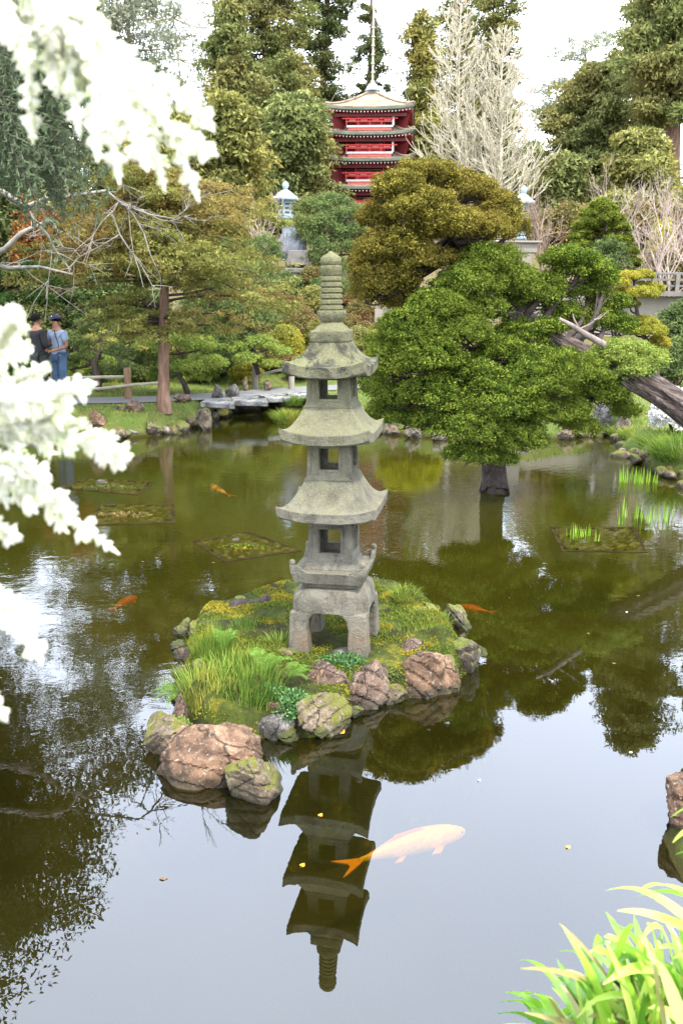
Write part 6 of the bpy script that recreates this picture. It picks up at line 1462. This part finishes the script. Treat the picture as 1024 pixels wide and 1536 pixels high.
        q = np.array(wr)*k; MB().tube([tuple(q+np.array([-.035, 0, .0])), tuple(q+np.array([.012, 0, 0]))], .036, 12).obj('watch', M['strap_black'], root)
    b_ = P(px, py, D); root.location = (b_.x, D, hz(b_.x, D)+.015); root.rotation_euler = (0, 0, face); return root
hh = ((.22, .02, 1.12), (.10, -.20, 1.06), (-.26, -.02, 1.12), (-.06, -.24, 1.08))
person('man in light blue shirt, jeans and dark cap with a camera strap, hands held together', 93, 603, 18.35, R(-28), hh, 'shirt', 'jeans', True, cap=True, h=1.72)
person('man in black jacket and dark trousers seen from behind beside the capped man', 64, 606, 18.1, R(150), ((.23, .02, 1.12), (.13, -.20, 1.10), (-.23, .02, 1.12), (-.10, -.22, 1.14)), 'jacket', 'trousers', True, h=1.76, jacket=True)

# ------------------------------------------------------------------ leafless tree on the left bank
root = empty('bare_tree', (-8.6, 9.6, hz(-8.6, 9.6)), 'leafless tree reaching in from the left with pale zigzag twigs', 'bare tree')
Dl = 9.6; rg = np.random.default_rng(5); B0 = (-8.6, 9.6, .3)
tr = np.array([B0, (-8.5, 9.6, 1.6), (-8.2, 9.6, 2.8), (-8.0, 9.7, 4.2), (-8.1, 9.8, 6.0)]); V, F = tube_np(tr, [.2, .17, .14, .10, .03], 10); link('trunk', V, F, M['bark_grey'], root, smooth=True)
def pl(*p): return np.array([tuple(P(a, b_, Dl+dd)) for a, b_, dd in p])
tb = [(np.vstack([tr[2], pl((-120, 400, 0), (-40, 392, 0), (8, 374, 0), (32, 350, -.1), (52, 340, 0), (80, 328, 0))]), np.linspace(.05, .014, 7)),
      (np.vstack([tr[2], pl((-100, 300, .1), (0, 285, .1), (42, 310, 0), (70, 298, 0), (120, 292, 0), (160, 286, 0), (180, 303, 0))]), np.linspace(.045, .010, 8)),
      (pl((38, 308, 0), (52, 330, 0), (72, 352, 0), (85, 378, 0), (104, 402, 0)), np.linspace(.018, .008, 5)),
      (pl((180, 303, 0), (205, 312, 0), (240, 330, 0), (275, 335, 0)), np.linspace(.012, .005, 4)), (pl((180, 303, 0), (200, 322, .1), (216, 350, .1), (225, 380, 0), (234, 400, 0)), np.linspace(.012, .005, 5)),
      (pl((178, 303, 0), (168, 320, 0), (180, 352, 0), (195, 375, 0), (198, 395, 0)), np.linspace(.012, .005, 5)), (pl((182, 306, 0), (225, 322, -.1), (262, 328, 0), (290, 322, 0)), np.linspace(.010, .004, 4)),
      (pl((178, 353, 0), (150, 370, 0), (120, 385, 0), (105, 400, 0)), np.linspace(.010, .004, 4)), (pl((-30, 392, 0), (15, 402, .1), (60, 400, .2), (110, 412, .2)), np.linspace(.03, .01, 4))]
base_tb = list(tb)
for pts, r_ in base_tb:
    for i in range(5):
        j = rg.integers(2 if len(pts) > 5 else 0, len(pts)-1); s = pts[j]+(pts[j+1]-pts[j])*rg.random(); d = (pts[j+1]-pts[j]); d /= np.linalg.norm(d)
        nd = d+rdir(rg, 1)[0]*.9; nd /= np.linalg.norm(nd); L_ = rg.uniform(.2, .7); m = s+nd*L_*.5+rg.normal(0, .05, 3); e = m+(nd+rdir(rg, 1)[0]*.5)*L_*.5
        e = e+rg.normal(0, .06, 3); tb.append((np.array([s, (s+m)/2+rg.normal(0, .015, 3), m, (m+e)/2+rg.normal(0, .02, 3), e]), np.array([.006, .0045, .004, .003, .002])))
        for _ in range(2): e2 = m+(nd+rdir(rg, 1)[0])*L_*.3; tb.append((np.array([m, e2]), np.array([.004, .0025])))
V, F = merge_tubes([(p, np.asarray(r_)) for p, r_ in tb if len(p) > 2]+[(np.array([p[0], (p[0]+p[1])/2+.005, p[1]]), np.array([.004, .0035, .0025])) for p, r_ in tb if len(p) == 2], 5); link('branches', V, F, M['bark_limb'], root, smooth=True)

# ------------------------------------------------------------------ near cypress with glare painted on its tips, left foreground
root = empty('cypress', (-3.7, .6, hz(-3.7, .6)), 'near cypress at the left edge with dark drooping fronds and branch tips coloured near white as if overlit', 'cypress tree')
tr = np.array([(-3.7, .6, 0), (-3.65, .62, 1.6), (-3.6, .66, 3.2), (-3.6, .7, 5.0), (-3.65, .7, 8.0)]); V, F = tube_np(tr, [.3, .25, .22, .17, .05], 16); link('trunk', V, F, M['bark_brown'], root, smooth=True)
rg = np.random.default_rng(8)
lm = [(bez((-3.6, .7, 4.2), (-1.2, 1.2, 4.2), tuple(P(-60, -40, .62)), 10), np.linspace(.06, .008, 10)), (bez((-3.6, .7, 3.0), (-1.2, .9, 3.2), tuple(P(-90, 600, .60)), 10), np.linspace(.05, .006, 10)), (bez((-3.6, .7, 4.6), (-2.4, 2.0, 4.9), tuple(P(-10, 60, 3.2)), 10), np.linspace(.06, .012, 10)),
      (bez((-3.6, .7, 4.0), (-2.6, 2.2, 4.3), tuple(P(-40, 190, 3.3)), 10), np.linspace(.06, .012, 10))]
V, F = merge_tubes(lm, 7); link('branches', V, F, M['bark_brown'], root, smooth=True)
# dark drooping sprays
Cs = []; Us = []; Ns = []; st = []
for i in range(430):
    x0, y0 = rg.uniform(-90, 35), rg.uniform(-60, 160); Dk = rg.uniform(2.6, 3.8); ln = rg.uniform(.14, .34); a = rg.uniform(-.25, .9)
    if y0 > 130: x0 -= (y0-130)*.5
    s = np.array(P(x0, y0, Dk)); q = np.linspace(0, 1, 12)[:, None]; d = np.array([math.cos(a)*.8, rg.normal(0, .25), -.35-.5*rg.random()]); d /= np.linalg.norm(d)
    pts = s+d*ln*q+np.array([0, 0, -1])*ln*.45*q*q; st.append((pts[[0, 4, 8, 11]], np.array([.0016, .0013, .001, .0008])))
    side = np.cross(d, [0, 1., 0]); side /= np.linalg.norm(side)
    for j in range(1, 12):
        tg = pts[j]-pts[j-1]; tg /= np.linalg.norm(tg); L1 = ln*.32*(1-j/14)
        for s_ in (-1, 1):
            b1 = tg*.75+side*s_*.65+rg.normal(0, .12, 3); b1 /= np.linalg.norm(b1); k_ = max(2, int(L1/.018))
            for m in range(k_):
                c = pts[j]+b1*L1*(m+.5)/k_+np.array([0, 0, -1])*.15*L1*(m/k_)**2
                Cs.append(c); Us.append(b1+rg.normal(0, .08, 3)); 
                for s3 in (-1, 1): Cs.append(c+(tg*.7+b1*.5+side*s3*.3)*.010); Us.append(b1*.6+tg*.6*s3+rg.normal(0, .1, 3))
Cs = np.array(Cs); Us = np.array(Us); n = len(Cs); V, F, t = leafcloud(rg, Cs, Us, rdir(rg, n)*.5+np.array([0, -1, .3]), .020, .0048, np.clip(rg.normal(.5, .25, n), 0, 1)); link('dark_fronds', V, F, M['cypress'], root, tone=t)
V, F = merge_tubes(st, 4); link('twigs', V, F, M['bark_dark'], root)
# sprays near the lens, their blown-out light put into a near-white colour
def frond(ax, D0, D1, r=13, L=60, seed=0, n=7):
    rg = np.random.default_rng(seed); ax = np.array(ax, float); tt = np.linspace(0, len(ax)-1, 24); pp = np.stack([np.interp(tt, np.arange(len(ax)), ax[:, k]) for k in (0, 1)], 1)
    for _ in range(3): pp[1:-1] = .25*pp[:-2]+.5*pp[1:-1]+.25*pp[2:]
    def lump(p2, D_a, D_b, r0):
        m = len(p2); q = np.linspace(0, 1, m); P3 = np.array([tuple(P(a, b_, D_a+(D_b-D_a)*qq)) for (a, b_), qq in zip(p2, q)])
        rad = r0/FP*((D_a+D_b)/2)*np.sqrt(np.clip(1-(2*q-1)**8, .03, 1))*(1+.12*np.sin(q*m*1.3+seed))*(1.12-.45*q); return (P3, rad)
    out = [lump(pp, D0, D1, r*.55)]
    seg = np.linalg.norm(pp[-1]-pp[0])
    for i in range(n):
        t = .12+.80*i/n; j = int(t*23); tg = pp[min(23, j+1)]-pp[j]; tg = tg/(np.linalg.norm(tg)+1e-9)
        for s_ in (-1, 1):
            a = s_*(R(38)+rg.normal(0, .12)); d = np.array([tg[0]*math.cos(a)-tg[1]*math.sin(a), tg[0]*math.sin(a)+tg[1]*math.cos(a)]); l2 = L*(1-t*.55)*rg.uniform(.7, 1.15)
            dc = np.array([0, .25]); m = 9; q = np.linspace(0, 1, m)[:, None]; p2 = pp[j]+d*l2*q+dc*l2*q*q*.6; dz_ = rg.normal(0, .03)
            Dm = D0+(D1-D0)*t; out.append(lump(p2, Dm, Dm+dz_, r*.34)); nk = max(3, int(l2/6.5))
            for k in range(nk):
                u = (k+.6)/nk; c2 = pp[j]+d*l2*u+dc*l2*u*u*.6
                for s3 in (-1, 1):
                    a3 = s3*R(40)+rg.normal(0, .1); d3 = np.array([d[0]*math.cos(a3)-d[1]*math.sin(a3), d[0]*math.sin(a3)+d[1]*math.cos(a3)])
                    l3 = r*2.0*(1-.55*u)*rg.uniform(.7, 1.2); q3 = np.linspace(0, 1, 5)[:, None]; Dn = Dm+dz_*u
                    out.append(lump(c2+d3*l3*q3+np.array([0, .12])*l3*q3*q3, Dn, Dn+rg.normal(0, .004), r*.28))
    # the axis itself carries small lobes up to its tip
    for k in range(26):
        u = .05+.93*k/26; j = min(22, int(u*23)); tg = pp[j+1]-pp[j]; tg = tg/(np.linalg.norm(tg)+1e-9)
        for s3 in (-1, 1):
            a3 = s3*R(38); d3 = np.array([tg[0]*math.cos(a3)-tg[1]*math.sin(a3), tg[0]*math.sin(a3)+tg[1]*math.cos(a3)]); q3 = np.linspace(0, 1, 5)[:, None]; l3 = r*2.0*(1-.5*u)*rg.uniform(.7, 1.2)
            out.append(lump(pp[j]+d3*l3*q3, D0+(D1-D0)*u, D0+(D1-D0)*u+rg.normal(0, .004), r*.30))
    return out
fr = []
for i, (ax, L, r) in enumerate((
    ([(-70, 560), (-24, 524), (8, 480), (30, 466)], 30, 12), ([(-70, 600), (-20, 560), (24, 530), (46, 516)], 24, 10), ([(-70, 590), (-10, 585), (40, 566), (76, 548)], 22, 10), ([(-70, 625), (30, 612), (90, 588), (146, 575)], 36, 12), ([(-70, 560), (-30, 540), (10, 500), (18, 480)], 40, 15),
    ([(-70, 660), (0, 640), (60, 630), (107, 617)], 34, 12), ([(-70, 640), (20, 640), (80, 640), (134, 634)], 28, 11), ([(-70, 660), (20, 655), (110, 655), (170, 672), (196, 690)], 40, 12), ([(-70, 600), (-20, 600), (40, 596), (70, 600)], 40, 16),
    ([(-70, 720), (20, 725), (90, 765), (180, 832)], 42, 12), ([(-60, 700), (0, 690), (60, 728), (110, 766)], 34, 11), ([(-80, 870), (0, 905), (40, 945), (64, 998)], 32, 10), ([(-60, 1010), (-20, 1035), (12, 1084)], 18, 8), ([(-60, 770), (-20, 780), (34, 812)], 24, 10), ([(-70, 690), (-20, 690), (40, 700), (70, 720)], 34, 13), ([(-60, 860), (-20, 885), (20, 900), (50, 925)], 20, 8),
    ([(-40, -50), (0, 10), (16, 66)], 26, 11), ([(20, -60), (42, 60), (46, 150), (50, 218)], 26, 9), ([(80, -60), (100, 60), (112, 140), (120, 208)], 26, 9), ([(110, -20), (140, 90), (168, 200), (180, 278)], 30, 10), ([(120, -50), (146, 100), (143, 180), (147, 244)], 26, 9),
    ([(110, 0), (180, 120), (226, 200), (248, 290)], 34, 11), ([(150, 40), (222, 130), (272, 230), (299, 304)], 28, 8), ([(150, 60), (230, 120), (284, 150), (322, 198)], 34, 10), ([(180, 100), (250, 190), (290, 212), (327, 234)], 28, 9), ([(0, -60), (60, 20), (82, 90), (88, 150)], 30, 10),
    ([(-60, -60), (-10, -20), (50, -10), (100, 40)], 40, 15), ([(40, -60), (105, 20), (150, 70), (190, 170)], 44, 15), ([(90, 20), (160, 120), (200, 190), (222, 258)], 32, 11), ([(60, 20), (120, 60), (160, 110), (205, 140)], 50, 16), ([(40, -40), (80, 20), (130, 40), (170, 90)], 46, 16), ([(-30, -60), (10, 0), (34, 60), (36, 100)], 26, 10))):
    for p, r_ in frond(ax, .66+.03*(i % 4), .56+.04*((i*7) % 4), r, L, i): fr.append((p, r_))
for k_, (p, r_) in enumerate(fr): pass
byl = {}
for p, r_ in fr: byl.setdefault(len(p), []).append((p, r_))
Vs = []; Fs = []; b0 = 0; tn = []
for lst in byl.values():
    for p, r_ in lst: V, F = tube_np(p, r_, 6); Vs.append(V); Fs.append(np.array(F)+b0); b0 += len(V); tn.append(np.full(len(F), rg.uniform(.2, 1)))
link('overlit_fronds', np.concatenate(Vs), np.concatenate(Fs), M['pale'], root, smooth=True, tone=np.concatenate(tn))
# thin green sprig hanging free in front of the sky
tb = []
for ax in ([(140, -30), (150, 10), (130, 30)], [(190, 90), (215, 105), (238, 108)], [(205, 108), (222, 125), (228, 130)], [(200, 82), (210, 100), (225, 112)], [(215, 100), (222, 84)], [(140, 52), (150, 47), (160, 46)], [(100, -40), (125, 5), (133, 30)]):
    tb.append((np.array([tuple(P(a, b_, .8)) for a, b_ in (ax if len(ax) == 3 else ax+[ax[-1]+np.array([1, 1])] if False else (ax[0], ((ax[0][0]+ax[-1][0])/2, (ax[0][1]+ax[-1][1])/2+1), ax[-1]))]), np.array([.0018, .0016, .0008])))
V, F = merge_tubes(tb, 5); link('green_sprigs', V, F, M['cypress'], root)

# ------------------------------------------------------------------ strap-leaved plant, right foreground
rg = np.random.default_rng(31)
bp = (1.02, 1.22, hz(1.02, 1.22)); root = empty('strap_leaf_plant', bp, 'clump of broad bright green strap leaves at the lower right corner', 'plant')
def strap(p0, p1, p2, w, tone, n=12, mat=None):
    pts = bez(p0, p1, p2, n); T = np.gradient(pts, axis=0); T /= np.linalg.norm(T, axis=1)[:, None]; q = np.linspace(0, 1, n)
    side = np.cross(T, np.array([0.25, -.5, 1.])); side /= np.linalg.norm(side, axis=1)[:, None]; nr = np.cross(side, T)
    wd = w*.5*np.clip(np.minimum(1, .35+q*3), 0, 1)*(1-q**3.5)**.8+.0006; V = np.stack([pts-side*wd[:, None], pts-nr*wd[:, None]*.35, pts+side*wd[:, None]], 1).reshape(-1, 3)
    F = []
    for i in range(n-1):
        for k in (0, 1): F.append((i*3+k, i*3+k+1, i*3+4+k, i*3+3+k))
    return V, F
groups_ = {'strap': [], 'strap_dry': []}
def add_leaf(tip, base, Dt, Db, lift, w, dry=False):
    p2 = np.array(P(*tip, Dt)); p0 = np.array(P(*base, Db)); m = (p0+p2)/2+np.array([0, 0, lift])*np.linalg.norm(p2-p0)+(p2-p0)*.08
    groups_['strap_dry' if dry else 'strap'].append(strap(p0, m, p2, w, 0))
H = [((742, 1522), (905, 1640), .30, .026), ((758, 1488), (900, 1620), .35, .020), ((778, 1440), (900, 1600), .38, .020), ((842, 1388), (930, 1560), .15, .016), ((838, 1428), (960, 1580), .4, .016), ((866, 1300+118), (960, 1600), .3, .024), ((907, 1336), (1070, 1420), .30, .026), ((908, 1368), (1010, 1560), .12, .026),
     ((925, 1366), (1090, 1430), .22, .022), ((905, 1405), (1000, 1560), .35, .024), ((960, 1335), (1080, 1400), .35, .028), ((955, 1345), (1090, 1380), .3, .020), ((1005, 1226), (1100, 1200), .2, .014), ((1008, 1264), (1100, 1250), .2, .012), ((1012, 1282), (1110, 1300), .2, .014), ((950, 1372), (990, 1600), .1, .028), ((985, 1425), (985, 1640), .1, .036), ((1015, 1360), (1060, 1600), .1, .030), ((725, 1540), (880, 1650), .25, .02), ((800, 1500), (930, 1640), .3, .022), ((870, 1460), (930, 1620), .25, .03), ((1010, 1450), (1050, 1660), .05, .045)]
for tip, base, lift, w in H: add_leaf(tip, base, rg.uniform(1.15, 1.35), rg.uniform(1.05, 1.2), lift, w*.75)
for i in range(330):
    bx, by = rg.uniform(860, 1200), rg.uniform(1560, 1720); tx = bx+rg.normal(-45, 70); ty = rg.uniform(1385, 1560)+max(0, (930-tx))*.55
    if tx < 735: continue
    add_leaf((tx, ty), (bx, by), rg.uniform(1.0, 1.45), rg.uniform(1.05, 1.3), rg.uniform(.1, .5), rg.uniform(.008, .024))
add_leaf((838, 1385), (915, 1470), 1.25, 1.2, .1, .006, True)
for i in range(7): add_leaf((rg.uniform(770, 1020), rg.uniform(1440, 1540)), (rg.uniform(880, 1100), rg.uniform(1560, 1640)), 1.1, 1.15, rg.uniform(0, .3), rg.uniform(.008, .016), True)
add_leaf((975, 1425), (1000, 1560), 1.0, 1.02, .05, .016, True); add_leaf((985, 1440), (1050, 1600), 1.0, 1.02, .02, .04, True)
for mt, lst in groups_.items():
    Vs = []; Fs = []; tn = []; b0 = 0
    for V, F in lst: Vs.append(V); Fs.append(np.array(F)+b0); b0 += len(V); tn.append(np.full(len(F), rg.random()))
    link('leaves' if mt == 'strap' else 'dry_leaves', np.concatenate(Vs), np.concatenate(Fs), M[mt], root, smooth=True, tone=np.concatenate(tn))
tb = [(np.array([tuple(P(900, 1455, 1.25)), tuple(P(925, 1475, 1.22)), tuple(P(960, 1510, 1.2))]), np.array([.002, .003, .003])), (np.array([tuple(P(835, 1475, 1.25)), tuple(P(850, 1486, 1.22)), tuple(P(870, 1510, 1.2))]), np.array([.002, .002, .003]))]
V, F = merge_tubes(tb, 6); link('stalks', V, F, M['bark_dark'], root)
